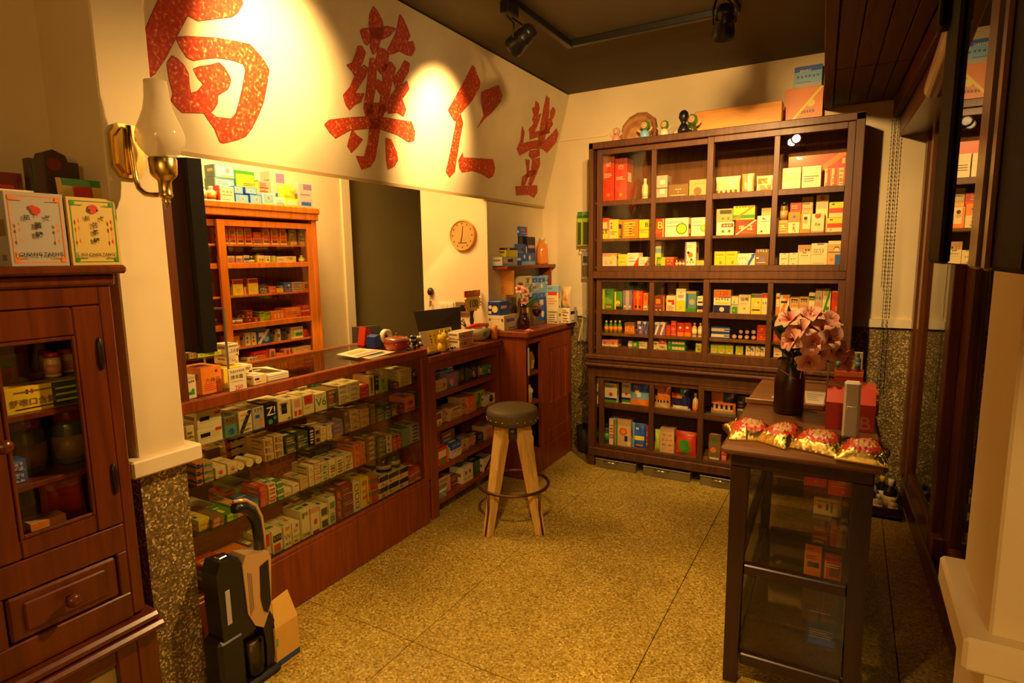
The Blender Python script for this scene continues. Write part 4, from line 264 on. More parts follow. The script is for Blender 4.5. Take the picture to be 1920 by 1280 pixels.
SHELF=[('top shelf of the bookcase',[['box',2.6224,-1.985,0.705,0.1178,0.1,0.0709,'t;O m .8 .5 .3;K h .6 .15 3 .05 .6;L h .3 .4 1','tan box with round brown badge',{}],['box',2.6636,-2.035,0.7695,0.0748,0.1,0.0406,'h;O m .6 .5 .3;B d .2','brown box with dark badge',{}],['box',2.7363,-2.015,0.7951,0.1106,0.1,0.0609,'b;R c .5 .3 .9 .8;O h .55 .6 .2;B a .2','sky blue box',{}],['box',2.7393,-1.985,0.705,0.1118,0.1,0.0905,'v;O r .7 .8 .3;O p .4 .4 .5;O b .2 .2 .3','violet flower print box',{}],['pouch',2.8686,-1.995,0.705,0.1008,0.1,0.0884,'f;O h .6 .4 .4;R g .0 .3 .3 .8','dark green packet',{}],['pouch',2.9943,-1.995,0.705,0.1329,0.1,0.0808,'f;O t .5 .5 .4;O o .6 .3 .3','dark food packet',{}],['pouch',3.1799,-2.085,0.7491,0.1372,0.1,0.0697,'f;O h .5 .5 .3','dark packet at the back',{}],['pouch',3.0958,-1.995,0.705,0.0473,0.1,0.071,'h;L y .2 .8 3','brown packet',{}],['pouch',3.1633,-1.985,0.705,0.1094,0.1,0.0682,'g;O c .5 .3 .4;O y .7 .8 .2;O r .4 .6 .2','green and white packet',{}]]),('second shelf of the bookcase',[['box',2.5948,-1.985,0.51,0.0585,0.1,0.0799,'c;R d .1 .5 .9 .95;O h .6 .25 .3','white box with dark picture',{}],['box',2.6962,-2.015,0.51,0.0771,0.1,0.0751,'t;L c .3 .6 2','tan box',{}],['box',2.7631,-1.985,0.51,0.1238,0.1,0.0777,'t;R d .3 .75 .9 .85;L h .3 .5 2','long tan box',{}],['box',2.8845,-2.005,0.51,0.0766,0.1,0.1075,'t;S c .6 .9;L h .3 .7 3','tan carton',{}],['box',2.934,-1.985,0.51,0.0988,0.1,0.1045,'o;O c .4 .6 .15;S t .9 1;L c .2 .3 1','orange red carton',{}],['box',3.0639,-2.015,0.51,0.1332,0.1,0.1056,'l;D h .05;R g .4 .2 .6 .9','leaning green carton',{}],['box',3.1578,-1.985,0.51,0.1449,0.1,0.0703,'c;O k .5 .6 .7;K c .6 .14 4;L h .1 .2 1','white box with black oval label',{}]]),('third shelf of the bookcase',[['box',2.6358,-2.025,0.28,0.0343,0.1,0.1869,'r;T d .4;B p .3','small red box',{}],['box',2.6078,-1.975,0.28,0.1128,0.1,0.1023,'r;R c .1 .45 .8 .85;R g .3 .05 .7 .35;S o .88 1','red and white box',{}],['box',2.7626,-2.045,0.28,0.1297,0.1,0.1535,'h;L t .1 .9 5','brown box with lines',{}],['box',2.7582,-1.985,0.28,0.0973,0.1,0.092,'b;B c .55;K k .35 .15 4;K w .75 .12 4','blue and white box',{}],['box',2.8744,-2.005,0.28,0.0729,0.1,0.0742,'t;O h .5 .5 .3','tan low box',{}],['box',2.9664,-2.015,0.28,0.0911,0.1,0.0626,'t;R o .1 .5 .9 .8;O f .9 .2 .2','long tan low box',{}],['box',3.0642,-2.015,0.28,0.092,0.1,0.0547,'k;O h .5 .5 .3','black low box',{}],['box',3.173,-2.005,0.28,0.1381,0.1,0.0886,'t;R o .2 .2 .8 .8','tan carton near the far stile',{}]]),('bottom shelf of the bookcase',[['box',2.6599,-2.005,0.087,0.1096,0.1,0.0972,'t;S p .8 1;L h .4 .6 1','long tan box on its side',{}],['box',2.5993,-1.975,0.087,0.0681,0.1,0.0537,'e;O o .7 .3 .3;T c .3','small grey box',{}],['box',2.7878,-2.025,0.087,0.0869,0.1,0.0621,'m;T h .3','maroon box',{}],['box',2.8876,-2.035,0.1678,0.1134,0.1,0.0703,'f;O h .5 .5 .3','dark olive box',{}],['box',2.871,-1.985,0.087,0.114,0.1,0.1017,'c;O h .3 .6 .25;O h .7 .6 .25;L h .2 .3 1','cream box with two stamps',{}],['box',3.035,-2.015,0.087,0.1136,0.1,0.0835,'f;S g .2 .3;S g .5 .6;S g .8 .9','dark green striped carton',{}],['box',3.1065,-1.985,0.087,0.1066,0.1,0.0822,'c;R o 0 0 1 .4;D k .1;R r .5 .1 .9 .3','white and orange leaning carton',{}]])]
MISC=[['y','box',-1.9946,3.25,0.985,0.128,0.19,0.0953,'c;R d .08 .65 .2 .8;L h .75 .8 1;R m .85 .6 .95 .8','white carton on the tall counter beside the bowl'],['y','box',-2.0184,3.26,1.0808,0.0853,0.14,0.0885,'b;R n .05 .05 .95 .95;O y .62 .45 .55;O c .62 .45 .3;O c .2 .6 .3;R c .05 .1 .3 .3','blue carton with yellow rings on the white carton'],['y','tallbox',-2.1039,3.5,0.985,0.0663,0.1,0.3001,'c;O h .5 .9 .2;L h .2 .7 4','tall white carton below the wall shelf'],['x','tallbox',3.5321,-2.04,0.985,0.1602,0.08,0.2184,'t;R h .5 .1 .95 .9;L h .2 .8 3','tan carton behind the lilies'],['x','stack',3.7035,-2.0,0.985,0.1117,0.07,0.3382,'c;O h .5 .7 .3;L h .3 .5 2','white ringed carton topping the water print pile'],['x','stack',3.8104,-2.0,0.985,0.0897,0.07,0.3323,'a;R b 0 .6 1 .9;O w .5 .35 .35;O s .5 .7 .2','pale blue water print carton'],['x','stack',3.9183,-2.0,0.985,0.115,0.07,0.3287,'a;R b 0 .6 1 .9;O w .5 .35 .35;O s .5 .7 .2','second pale blue water print carton'],['x','stack',4.0301,-2.0,0.985,0.096,0.07,0.3332,'a;R b .4 .2 1 .8;O c .2 .5 .3','blue carton on the end of the water print pile'],['x','box',3.7353,-1.9,0.985,0.1205,0.1,0.1895,'b;O w .5 .35 .4;R c .1 .7 .6 .9;B h .1','blue carton with white cone print'],['x','box',3.6089,-1.9,0.985,0.1207,0.1,0.1712,'h;O t .5 .4 .4','brown grey carton behind the wine glass'],['y','box',-1.8239,3.74,0.985,0.0892,0.06,0.0987,'c;L h .2 .7 3;R s .9 .1 1 .9','white carton under the tall pastel carton'],['y','box',-1.8278,3.745,1.0842,0.0898,0.05,0.1697,'c;T a .3;R r .1 .6 .9 .75;L o .2 .5 3;R e .1 .85 .5 .92','tall white and aqua carton with red word'],['y','box',-1.7521,3.8,0.985,0.0631,0.13,0.1075,'c;L h .2 .8 3;R r .1 .5 .4 .6','white carton at the end of the tall counter'],['y','pouch',-1.7733,3.84,1.093,0.078,0.05,0.1492,'t;D c .08;O c .4 .6 .3;L o .3 .4 2','cream paper bag beside the pastel carton'],['x','box',3.4533,-2.0,1.4,0.2058,0.1,0.0575,'s;R c .05 .3 .6 .9;R n .35 .4 .7 .8;B a .2','low white and blue tray carton on the wall shelf'],['x','box',3.5348,-2.03,1.458,0.162,0.08,0.0626,'y;T k .25;R c .1 .78 .3 .95;B y .1','yellow and black carton on the wall shelf'],['x','box',3.7297,-2.06,1.4,0.1425,0.04,0.1487,'b;R k .4 .6 .8 .8;B n .2','deep blue carton on the wall shelf'],['x','box',3.7167,-2.0,1.4,0.196,0.05,0.0849,'b;O c .6 .6 .4;O w .2 .7 .3;R a 0 0 1 .3;O s .6 .3 .2','blue carton with white swirl on the wall shelf'],['x','box2',3.8549,-2.05,1.4,0.1213,0.02,0.2017,'n;T k .25;O h .4 .3 .3;R s .1 .6 .9 .7','dark navy carton on the wall shelf'],['x','box2',3.7643,-2.07,1.4,0.1146,0.02,0.2002,'k;R c .1 .4 .9 .6;B n .3','black topped carton behind the deep blue carton'],['x','box',3.759,-2.06,1.6007,0.1111,0.05,0.071,'b;R h .1 .6 .6 .9;S r .8 1','small blue carton with spray bottle look'],['x','box',2.8921,-1.985,0.93,0.1523,0.1,0.0496,'c;R p .3 .1 .9 .9;K k .15 .4 2 .1 .5','white and pink box under its twin by the bowl'],['x','box',2.8908,-1.985,0.9801,0.1546,0.1,0.039,'c;R p .3 .1 .9 .9;K k .2 .4 2 .05 .4','upper white and pink box by the bowl'],['x','box',1.1823,-1.99,0.977,0.0473,0.09,0.0823,'c;O g .72 .35 .3;O c .6 .42 .2;R g .3 .15 .85 .3;T t .15;K k .68 .12 5;O r .2 .9 .14','white carton with green stomach print'],['x','box',1.2749,-2.005,0.977,0.0797,0.12,0.0975,'o;R r .1 .55 .5 .65;R o .05 .05 .95 .95;X 六神丹 d .55 .5 .2;O m .75 .83 .14;L r .1 .4 4','large orange carton with dark characters'],['x','card',1.3497,-1.96,0.977,0.0722,0.006,0.0836,'c;X 綿羊霜 k .45 .62 .2;K k .82 .1 7;X 250 r .52 .13 .2;L h .4 .44 1','cream price card reading 250'],['x','box',1.4371,-2.03,0.977,0.056,0.08,0.075,'c;L h .2 .6 3;R k .7 .6 .95 .7','white carton behind the price card'],['x','box',1.4577,-1.98,0.977,0.0592,0.08,0.0375,'c;R k .1 .5 .45 .7;R o .2 .2 .6 .35;R y .7 .2 .85 .8','small white carton with yellow tab beside the price card'],['x','box',1.4036,-2.06,1.06,0.0509,0.08,0.029,'c;K k .4 .2 2 .4 .8;R h .75 .1 .85 .25','lower of two stacked white cartons behind the price card'],['x','box',1.4078,-2.06,1.0895,0.0503,0.08,0.0491,'c;K k .4 .2 2 .3 .7;R h .8 .3 .95 .6','upper of two stacked white cartons behind the price card'],['x','box',1.2741,-2.0,1.115,0.0911,0.1,0.0134,'l;K f .3 .25 5;L f .7 .9 1;B y .1','long lime box on the glass rack'],['x','box',1.2085,-2.0,1.115,0.0305,0.08,0.0205,'h;S o .2 .3;S o .5 .6','brown jar carton on the glass rack'],['x','box',1.1809,-2.0,1.115,0.018,0.08,0.0222,'f;O r .5 .4 .4','dark packet on the glass rack'],['y','box',-0.3068,4.02,2.19,0.204,0.07,0.2293,'o;X Health h .6 .42 .1;K k .36 .07 6 .35 .8;D y .03;O y .7 .6 .2;R t .3 .12 .55 .2;B t .04','orange carton on the tall cabinet top'],['y','box',-0.2905,4.03,2.4198,0.1474,0.05,0.1221,'a;T b .25;X JIAHAO w .4 .78 .14;K k .45 .12 6;L h .15 .3 2;B s .2','blue topped carton on the orange carton']]
# ================================================================ the room
def wall(name, x0, x1, y0, y1, z0, z1, mat): return structure(MB().box(x0, x1, y0, y1, z0, z1, mat), name)
flo = structure(MB().box(-3.6, 2.0, -2.1, 5.0, -.06, -.012, GROUT), 'floor')
XE = [-3.6] + [-1.38 + .8 * k for k in range(-2, 5)]; YE = [-2.1] + [1.594 + .8 * k for k in range(-4, 5)]
for i in range(len(XE) - 1):
    for j in range(len(YE) - 1):
        MB().box(XE[i] + .0015, XE[i + 1] - .0015, YE[j] + .0015, YE[j + 1] - .0015, -.02, 0, TERR, .001).build('slab', flo)
wall('ceiling', -3.6, 2.0, -2.1, 5.0, 2.62, 2.70, CEIL)
wall('wall_left', -2.30, -2.12, -2.0, .905, 0, 2.62, WALL)
wall('wall_partition', -3.4, -2.30, .80, .905, 0, 2.62, WALL)
wall('wall_aisle', -3.42, -3.30, .905, 3.30, 0, 2.62, WALL)
trim_n = 0
wall('trim_1', -3.30, -3.285, 3.22, 3.30, 0, 2.62, TRIMC)
wall('wall_return', -2.62, -2.08, 3.30, 3.36, 0, 2.62, WALL)
wall('wall_side', -2.16, -2.08, 3.36, 4.10, 0, 2.62, WALL)
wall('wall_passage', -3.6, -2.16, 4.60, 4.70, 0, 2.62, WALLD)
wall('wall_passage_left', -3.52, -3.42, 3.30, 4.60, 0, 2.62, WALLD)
wall('wall_rear', -2.30, 2.0, -2.1, -2.0, 0, 2.62, WALL)
wb = MB().box(-2.16, .5, 4.10, 4.2, 1.05, 2.62, WALL); structure(wb, 'wall_back')
wall('wall_dado_back', -2.08, .5, 4.10, 4.2, 0, 1.02, DADO)
wall('trim_2', -1.78, .5, 4.075, 4.10, 1.012, 1.06, TRIMC)
wall('trim_3', -2.079, -1.56, 4.088, 4.10, 2.297, 2.306, TRIMC)
# entrance pillars with a cream cap and pebble-dash foot
def pillar(x0, x1, y0, y1, cx0, cx1, cy0, cy1, foot):
    p = structure(MB().box(x0, x1, y0, y1, .85, 2.62, WALL, .004), 'pillar')
    MB().box(cx0, cx1, cy0, cy1, .82, .874, TRIMC, .006).build('cap', p)
    MB().box(x0, x1 if x0 > 0 else x1 - .006, y0 + .002, y1 - .002, 0, .82, foot).build('foot', p)
pillar(-2.30, -1.82, .905, 1.052, -2.30, -1.79, .872, 1.088, DADO)
pillar(.212, 1.1, 1.07, 1.30, .178, 1.1, 1.04, 1.33, TRIMC)
wall('wall_right', 1.1, 1.2, -2.0, 1.30, 0, 2.62, WALL)
# shopfront of framed glass on the other side, turned a little against the shop
TH = .0408
def FT(lx, ly, z): return (.348 + lx * math.cos(TH) - ly * math.sin(TH), 3.769 + lx * math.sin(TH) + ly * math.cos(TH), z)
fr0 = thing('window_1', None, None, (.348, 3.769, 0), TH); fr0['kind'] = 'structure'
def fb(name, x0, x1, y0, y1, z0, z1, mat, c=.004):
    return MB().box(x0, x1, y0, y1, z0, z1, mat, c).build(name, fr0, world=False)
fb('base_board', -.012, .05, -2.42, .32, 0, .145, W_FRAME)
for y0, y1 in ((-2.42, -1.66), (-.85, -.02)): fb('bottom_rail', -.02, .02, y0, y1, .15, .25, W_FRAME)
fb('bottom_rail', .022, .06, -1.70, -.80, .15, .25, W_FRAME)
for y0, y1, x0 in ((.235, .325, -.02), (.02, .10, -.022), (-.79, -.70, -.02), (-.93, -.785, .02), (-1.70, -1.62, -.02), (-1.60, -1.52, .02), (-2.42, -2.33, -.02)):
    fb('post', x0, x0 + .042, y0, y1, .15, 2.12, W_FRAME)
fb('track_groove', -.026, -.018, -2.42, .3, .145, .152, STEEL, 0)
for y0, y1, x0 in ((.10, .235, 0), (-.70, .02, 0), (-1.62, -.93, .04), (-2.33, -1.70, 0)):
    fb('glass_pane', x0, x0 + .005, y0, y1, .25, 2.12, GLASS_W, 0)
# timber lintel and soffit above the glass
lin = thing('trim_4', None, None, (.348, 3.769, 0), TH); lin['kind'] = 'structure'
MB().box(-.15, .06, -2.42, .32, 2.10, 2.30, W_FRAME, .006).build('lintel_board', lin, world=False)
MB().box(-.185, -.15, -2.42, .32, 2.205, 2.30, W_SOFFIT, .004).build('lintel_moulding', lin, world=False)
MB().box(-.535, -.49, -2.42, .32, 2.292, 2.62, W_SOFFIT, .003).build('edge_board', lin, world=False)
pe = [-.488, -.408, -.322, -.246, -.186]
for i in range(4):
    for y0, y1 in ((-2.42, -.47), (-.464, .32)):
        MB().box(pe[i] + .0015, pe[i + 1] - .0015, y0, y1, 2.30, 2.33, W_SOFFIT, .003).build('plank', lin, world=False)
wall('trim_5', .352, .47, .9, 4.2, 2.30, 2.62, CEIL)
wall('wall_street_end', .5, 2.0, 4.10, 4.2, -.01, 2.62, flat('street_dark', (.012, .010, .008), .9))
wall('wall_street', 1.9, 2.0, 1.3, 5.0, -.01, 2.62, flat('street_dark', (.012, .010, .008), .9))
# ---------------------------------------------------------------- black lighting track with its heads
trk = thing('ceiling_track', 'black lighting track bent round a corner under the dark ceiling', 'track', (-1.41, 3.12, 2.58))
for b in ((-1.43, -1.395, -1.2, 3.14), (-.565, -.53, -1.2, 3.10)): MB().box(b[0], b[1], b[2], b[3], 2.585, 2.62, BLACKM, .004).build('rail', trk)
MB().box(-1.395, -.53, 3.105, 3.14, 2.585, 2.62, BLACKM, .004).build('rail', trk)
BULB = flat('lamp_glow', (1, .8, .5), .5, emis=((1.0, .72, .36), 60))
HLAB = {0: 'black spotlight on the near arm of the track lighting the large sign character', 1: 'black spotlight on the near arm of the track aimed at the sign', 2: 'black spotlight on the far corner of the track aimed at the tall cabinet',
        7: 'added out of view spotlight on the glass side track arm above the black display case', 3: 'black spotlight of the glass side track arm aimed at cabinet shelves', 4: 'added out of view spotlight on the glass side track arm brightening the back wall', 5: 'added out of view spotlight on the glass side track arm brightening the entrance pillar', 6: 'black spotlight nearest the entrance lighting the floor'}
for i, (p, a, w, c) in enumerate(HEADS):
    lab = HLAB.get(i, 'black track spotlight above the shop floor')
    t = thing('track_spotlight', lab, 'spotlight', (p[0], p[1], 2.585), 0, 'spotlights on the ceiling track')
    tx = -1.41 if p[0] < -.9 else -.548; ty = p[1]
    MB().box(tx - .022, tx + .022, ty - .05, ty + .05, 2.535, 2.586, BLACKM, .004).build('adapter', t)
    v = (Vector(a) - Vector(p)).normalized(); q = v.to_track_quat('Z', 'Y')
    mb = MB().lathe([(.0, -.075), (.03, -.073), (.036, -.06), (.036, -.03), (.040, -.028), (.040, -.02), (.037, -.018), (.045, .03), (.047, .055), (.043, .056), (.040, .03), (0, .028)], BLACKM, n=20)
    mb.v = [tuple(q @ Vector(x) + Vector(p)) for x in mb.v]; mb.build('head', t)
    s = v.cross(Vector((0, 0, 1))).normalized() * .046; pp = Vector(p)
    mb = MB()
    for sg in (-1, 1): mb.tube([pp + s * sg, pp + s * sg + Vector((0, 0, .06)), Vector((tx, ty, 2.53)) + s * sg * .35], .0045, BLACKM, 6)
    mb.build('yoke', t)
    mb = MB().lathe([(0, .0), (.030, .0)], BULB, n=16); mb.v = [tuple(q @ (Vector(x) + Vector((0, 0, .040))) + pp) for x in mb.v]; mb.build('bulb', t)
# ---------------------------------------------------------------- the painted shop sign
SB = Vector((-2.067, 0, 1.828)); SE_ = Vector((.214, 0, .784)).normalized(); SN = Vector((SE_.z, 0, -SE_.x))
def SG(y, s, d): p = SB + SE_ * s + SN * d; return (p.x, y, p.z)
sign = thing('shop_sign', 'long cream signboard with red painted characters above the counter', 'sign', (-2.0, 2.6, 1.80))
SIGNP = mottled('sign_canvas', (.86, .74, .45), .16, 4, .6, .1)
MB().prism([(1.13, 0), (4.098, 0), (4.098, .812), (1.13, .812)], -.045, 0, SIGNP, SG).build('panel', sign)
MB().prism([(1.13, -.004), (4.098, -.004), (4.098, .012), (1.13, .012)], -.046, .004, flat('sign_edge', (.55, .38, .16), .6), SG).build('lower_edge', sign)
MB().prism([(1.125, 0), (1.132, 0), (1.132, .812), (1.125, .812)], -.046, .006, TRIMC, SG).build('end_strip', sign)
m, t, b = newmat('sign_red_paint'); g = t.nodes.new('ShaderNodeNewGeometry'); n = t.nodes.new('ShaderNodeTexNoise'); n.inputs['Scale'].default_value = 85; n.inputs['Detail'].default_value = 3
t.links.new(g.outputs['Position'], n.inputs['Vector']); t.links.new(ramp(t, n.outputs['Fac'], [(.35, (.42, .030, .006)), (.56, (.58, .060, .012)), (.66, (.74, .22, .07)), (.74, (.84, .5, .2))]), b.inputs['Base Color']); b.inputs['Roughness'].default_value = .6
SIGNRED = m; SIGNDK = flat('sign_dark_outline', (.26, .02, .006), .7)
for nm, strokes in SIGN:
    mb = MB()
    for st in strokes: mb.poly([SG(y, s, .0016) for y, s in st], SIGNRED)
    for st in strokes:
        n = len(st)
        for i in range(n):
            (y0, s0), (y1, s1) = st[i], st[(i + 1) % n]; L = math.hypot(y1 - y0, s1 - s0) or 1; k = .0022
            ny, ns = (s1 - s0) / L * k, -(y1 - y0) / L * k
            mb.poly([SG(y0 - ny, s0 - ns, .0011), SG(y1 - ny, s1 - ns, .0011), SG(y1 + ny, s1 + ns, .0011), SG(y0 + ny, s0 + ns, .0011)], SIGNDK)
    o = mb.build('painted_character', sign); o['label'] = nm
# ================================================================ tall glazed cabinet at the back
def bars(name, parent, lst, mat, c=.003):
    mb = MB()
    for b in lst: mb.box(*b, mat, c)
    return mb.build(name, parent)
TX0, TX1, TY = -1.545, .018, 3.72
tc = thing('glazed_cabinet', 'tall dark wooden display cabinet with sliding glass doors against the back wall', 'cabinet', (-.765, 3.9, 0))
for x0, x1 in ((TX0, TX0 + .031), (TX1 - .045, TX1)): MB().box(x0, x1, TY, 4.08, .78, 2.185, W_TALL, .004).build('side_panel', tc)
MB().box(TX0, TX1, TY, 4.085, 2.145, 2.187, W_TALL, .004).build('top_panel', tc)
MB().box(TX0 + .03, TX1 - .04, 4.066, 4.084, .14, 2.15, W_IN).build('back_panel', tc)
MB().box(TX0 + .03, TX1 - .045, TY + .002, 4.07, 1.305, 1.352, W_TALL, .004).build('middle_rail', tc)
for z in (1.812, 1.568, 1.387, 1.089, .934, .838): MB().box(TX0 + .031, TX1 - .045, 3.768, 4.066, z - .018, z, W_IN, .002).build('shelf', tc)
mb = MB().box(TX0 - .012, TX1 + .012, TY - .03, 4.085, .762, .792, W_TALL, .006); mb.box(TX0 - .004, TX1 + .004, TY - .018, 4.085, .735, .762, W_TALL, .006)
mb.box(TX0 - .014, TX1 + .014, TY - .034, 4.085, .712, .735, W_TALL, .008); mb.build('ledge_moulding', tc)
def door(x0, x1, z0, z1, y, mx, mz, st=.036, rt=.034, rb=.036):
    d = bars('sliding_door', tc, [(x0, x0 + st, y, y + .022, z0, z1), (x1 - st, x1, y, y + .022, z0, z1), (x0 + st, x1 - st, y, y + .022, z1 - rt, z1), (x0 + st, x1 - st, y, y + .022, z0, z0 + rb)]
             + [(mx - .015, mx + .015, y + .002, y + .02, z0 + rb, z1 - rt)]
             + [(a, b, y + .002, y + .02, mz - .017, mz + .017) for a, b in ((x0 + st, mx - .015), (mx + .015, x1 - st))], W_TALL, .002)
    for a, b in ((x0 + st, mx - .015), (mx + .015, x1 - st)):
        for e, f_ in ((z0 + rb, mz - .017), (mz + .017, z1 - rt)):
            MB().box(a, b, y + .009, y + .013, e, f_, GLASS).build('glass_pane', d)
door(-1.497, -.750, 1.352, 2.142, TY + .026, -1.117, 1.797)
door(-.787, -.026, 1.352, 2.142, TY + .001, -.406, 1.797)
door(-1.497, -.750, .792, 1.303, TY + .026, -1.117, 1.082, .036, .02, .05)
door(-.787, -.026, .792, 1.303, TY + .001, -.406, 1.082, .036, .02, .05)
# open base of the cabinet with its own sliding frames
for x0, x1 in ((TX0, TX0 + .05), (TX1 - .05, TX1)): MB().box(x0, x1, TY, TY + .05, 0, .712, W_TALL, .004).build('leg', tc); MB().box(x0, x1, 4.03, 4.08, 0, .712, W_TALL, .004).build('leg', tc)
MB().box(TX0 + .05, TX1 - .05, TY + .002, TY + .04, .635, .712, W_TALL, .004).build('top_rail', tc)
MB().box(TX0 + .002, TX1 - .002, TY - .006, TY + .045, .072, .132, W_TALL, .006).build('base_rail', tc)
MB().box(TX0 + .03, TX1 - .03, TY + .045, 4.066, .122, .142, W_IN).build('shelf', tc)
MB().box(TX0 + .03, TX1 - .03, TY + .06, 4.066, .407, .425, W_IN).build('shelf', tc)
for x0, x1 in ((TX0 + .002, TX0 + .03), (TX1 - .03, TX1 - .002)): MB().box(x0, x1, TY + .04, 4.066, .09, .712, W_TALL).build('side_panel', tc)
for x0, x1, mx, y in ((-1.467, -.762, -1.10, TY + .012), (-.797, -.05, -.42, TY + .0)):
    d = bars('sliding_frame', tc, [(x0, x0 + .035, y, y + .02, .132, .635), (x1 - .035, x1, y, y + .02, .132, .635), (x0 + .035, x1 - .035, y, y + .02, .132, .158), (x0 + .035, x1 - .035, y, y + .02, .61, .635),
          (mx - .016, mx + .016, y + .001, y + .019, .158, .61), (x0 + .035, mx - .016, y + .001, y + .019, .428, .462), (mx + .016, x1 - .035, y + .001, y + .019, .428, .462)], W_TALL, .002)
# ================================================================ glass counter
CX = -1.955
gc = thing('glass_counter', 'long glass display counter with wooden rails and plinth full of medicine boxes', 'counter', (-2.2, 1.8, 0))
MB().box(CX - .5, CX, 1.06, 2.455, 0, .245, W_RED, .005).build('plinth', gc)
MB().box(CX - .025, CX + .004, 1.06, 2.47, .934, .977, W_RED, .004).build('front_rail', gc)
MB().box(CX - .52, CX - .49, 1.06, 2.47, .934, .977, W_RED, .004).build('rear_rail', gc)
MB().box(CX - .49, CX - .025, 2.43, 2.47, .934, .977, W_RED, .004).build('end_rail', gc)
MB().box(CX - .02, CX - .001, 1.06, 2.44, .245, .262, W_RED, .003).build('lower_rail', gc)
for x0, x1 in ((CX - .032, CX + .002), (CX - .52, CX - .488)): MB().box(x0, x1, 2.42, 2.47, .245, .934, W_RED, .003).build('post', gc); MB().box(x0, x1, 1.06, 1.09, .245, .934, W_RED, .003).build('post', gc)
MB().box(CX - .512, CX - .495, 1.09, 2.42, .245, .934, W_RED).build('back_panel', gc)
MB().box(CX - .488, CX - .03, 2.432, 2.446, .245, .934, W_RED).build('end_panel', gc)
MB().box(CX - .016, CX - .011, 1.09, 2.42, .262, .934, GLASS_C).build('glass_front', gc)
MB().box(CX - .49, CX - .025, 1.06, 2.43, .968, .975, GLASS_C).build('glass_top', gc)
for z, d in ((.797, .38), (.655, .42), (.475, .45)): MB().box(CX - .03 - d, CX - .028, 1.10, 2.425, z - .006, z, GLASS_C).build('glass_shelf', gc)
# bookcase beside it
bc = thing('open_bookcase', 'low open wooden bookcase between glass counter and tall panelled counter', 'bookcase', (-2.15, 2.85, 0))
for y0, y1 in ((2.478, 2.545), (3.20, 3.238)): MB().box(-2.33, CX - .004, y0, y1, 0, .895, W_RED, .004).build('side_panel', bc)
MB().box(-2.36, CX + .012, 2.472, 3.24, .893, .93, W_RED, .005).build('top_panel', bc)
MB().box(-2.33, -2.315, 2.54, 3.2, .05, .9, W_RED).build('back_panel', bc)
for z in (.705, .51, .28, .087): MB().box(-2.315, CX - .012, 2.545, 3.20, z - .028, z, W_RED, .004).build('shelf', bc)
MB().box(CX - .03, CX - .006, 2.545, 3.2, .84, .893, W_RED, .003).build('top_rail', bc)
# panelled tall counter
pc = thing('panelled_counter', 'tall red wooden counter with a carved panel door and open shelf bay', 'counter', (-1.95, 3.6, 0))
FX = -1.77
MB().box(-2.07, FX, 3.243, 3.262, 0, .945, W_RED, .004).build('side_panel', pc)
MB().box(-2.07, FX - .02, 3.925, 3.945, 0, .945, W_RED, .004).build('side_panel', pc)
MB().box(-2.078, FX + .022, 3.228, 3.965, .945, .985, W_RED, .006).build('top_panel', pc)
MB().box(FX - .02, FX, 3.262, 3.945, .90, .945, W_RED, .003).build('top_rail', pc)
MB().box(FX - .02, FX + .004, 3.262, 3.945, 0, .17, W_RED, .003).build('base_rail', pc)
MB().box(FX - .02, FX, 3.245, 3.275, .17, .90, W_RED, .003).build('corner_post', pc)
MB().box(FX - .03, FX + .002, 3.46, 3.50, .17, .90, W_RED, .003).build('middle_post', pc)
MB().box(-2.07, -2.05, 3.262, 3.925, .02, .945, W_RED).build('back_panel', pc)
for z in (.16, .50, .70): MB().box(-2.05, FX - .022, 3.262, 3.48, z - .02, z, W_RED, .003).build('shelf', pc)
dr = bars('door', pc, [(FX - .018, FX, 3.50, 3.57, .17, .90), (FX - .018, FX, 3.875, 3.945, .17, .90), (FX - .018, FX, 3.57, 3.875, .82, .90), (FX - .018, FX, 3.57, 3.875, .17, .26), (FX - .018, FX, 3.57, 3.875, .40, .46), (FX - .014, FX - .002, 3.57, 3.875, .26, .82)], W_RED, .004)
for y0, y1 in ((3.60, 3.62), (3.715, 3.735), (3.83, 3.85)): MB().box(FX - .004, FX + .006, y0, y1, .44, .80, W_RED, .004).build('moulding', dr)
MB().box(FX + .0005, FX + .006, 3.262, 3.276, .70, .88, WHITEP, .001).build('white_strip', pc)
# ================================================================ orange cabinet on the aisle wall
ox = -2.95
oc = thing('orange_wall_cabinet', 'orange wooden cabinet with glass doors behind the counter', 'cabinet', (-3.1, 2.1, 0))
MB().box(-3.29, ox + .012, 1.30, 2.672, 1.70, 1.777, W_ORANGE, .004).build('cornice', oc)
MB().box(-3.29, ox + .02, 1.30, 2.68, 1.738, 1.777, W_ORANGE, .006).build('top_panel', oc)
for y0, y1 in ((1.30, 1.33), (2.625, 2.662)): MB().box(-3.29, ox, y0, y1, .05, 1.70, W_ORANGE, .003).build('side_panel', oc)
MB().box(-3.297, -3.285, 1.33, 2.63, .05, 1.7, W_ORANGE).build('back_panel', oc)
for z in (1.5499, 1.2643, .9701): MB().box(-3.285, ox - .035, 1.33, 2.625, z - .012, z, W_ORANGE, .002).build('shelf', oc)
for z in (1.4399, 1.1033, .8655): MB().box(-3.285, ox - .035, 1.33, 2.625, z - .02, z, W_ORANGE, .002).build('shelf', oc)
MB().box(-3.29, ox, 1.33, 2.625, 0, .845, W_ORANGE, .004).build('base_box', oc)
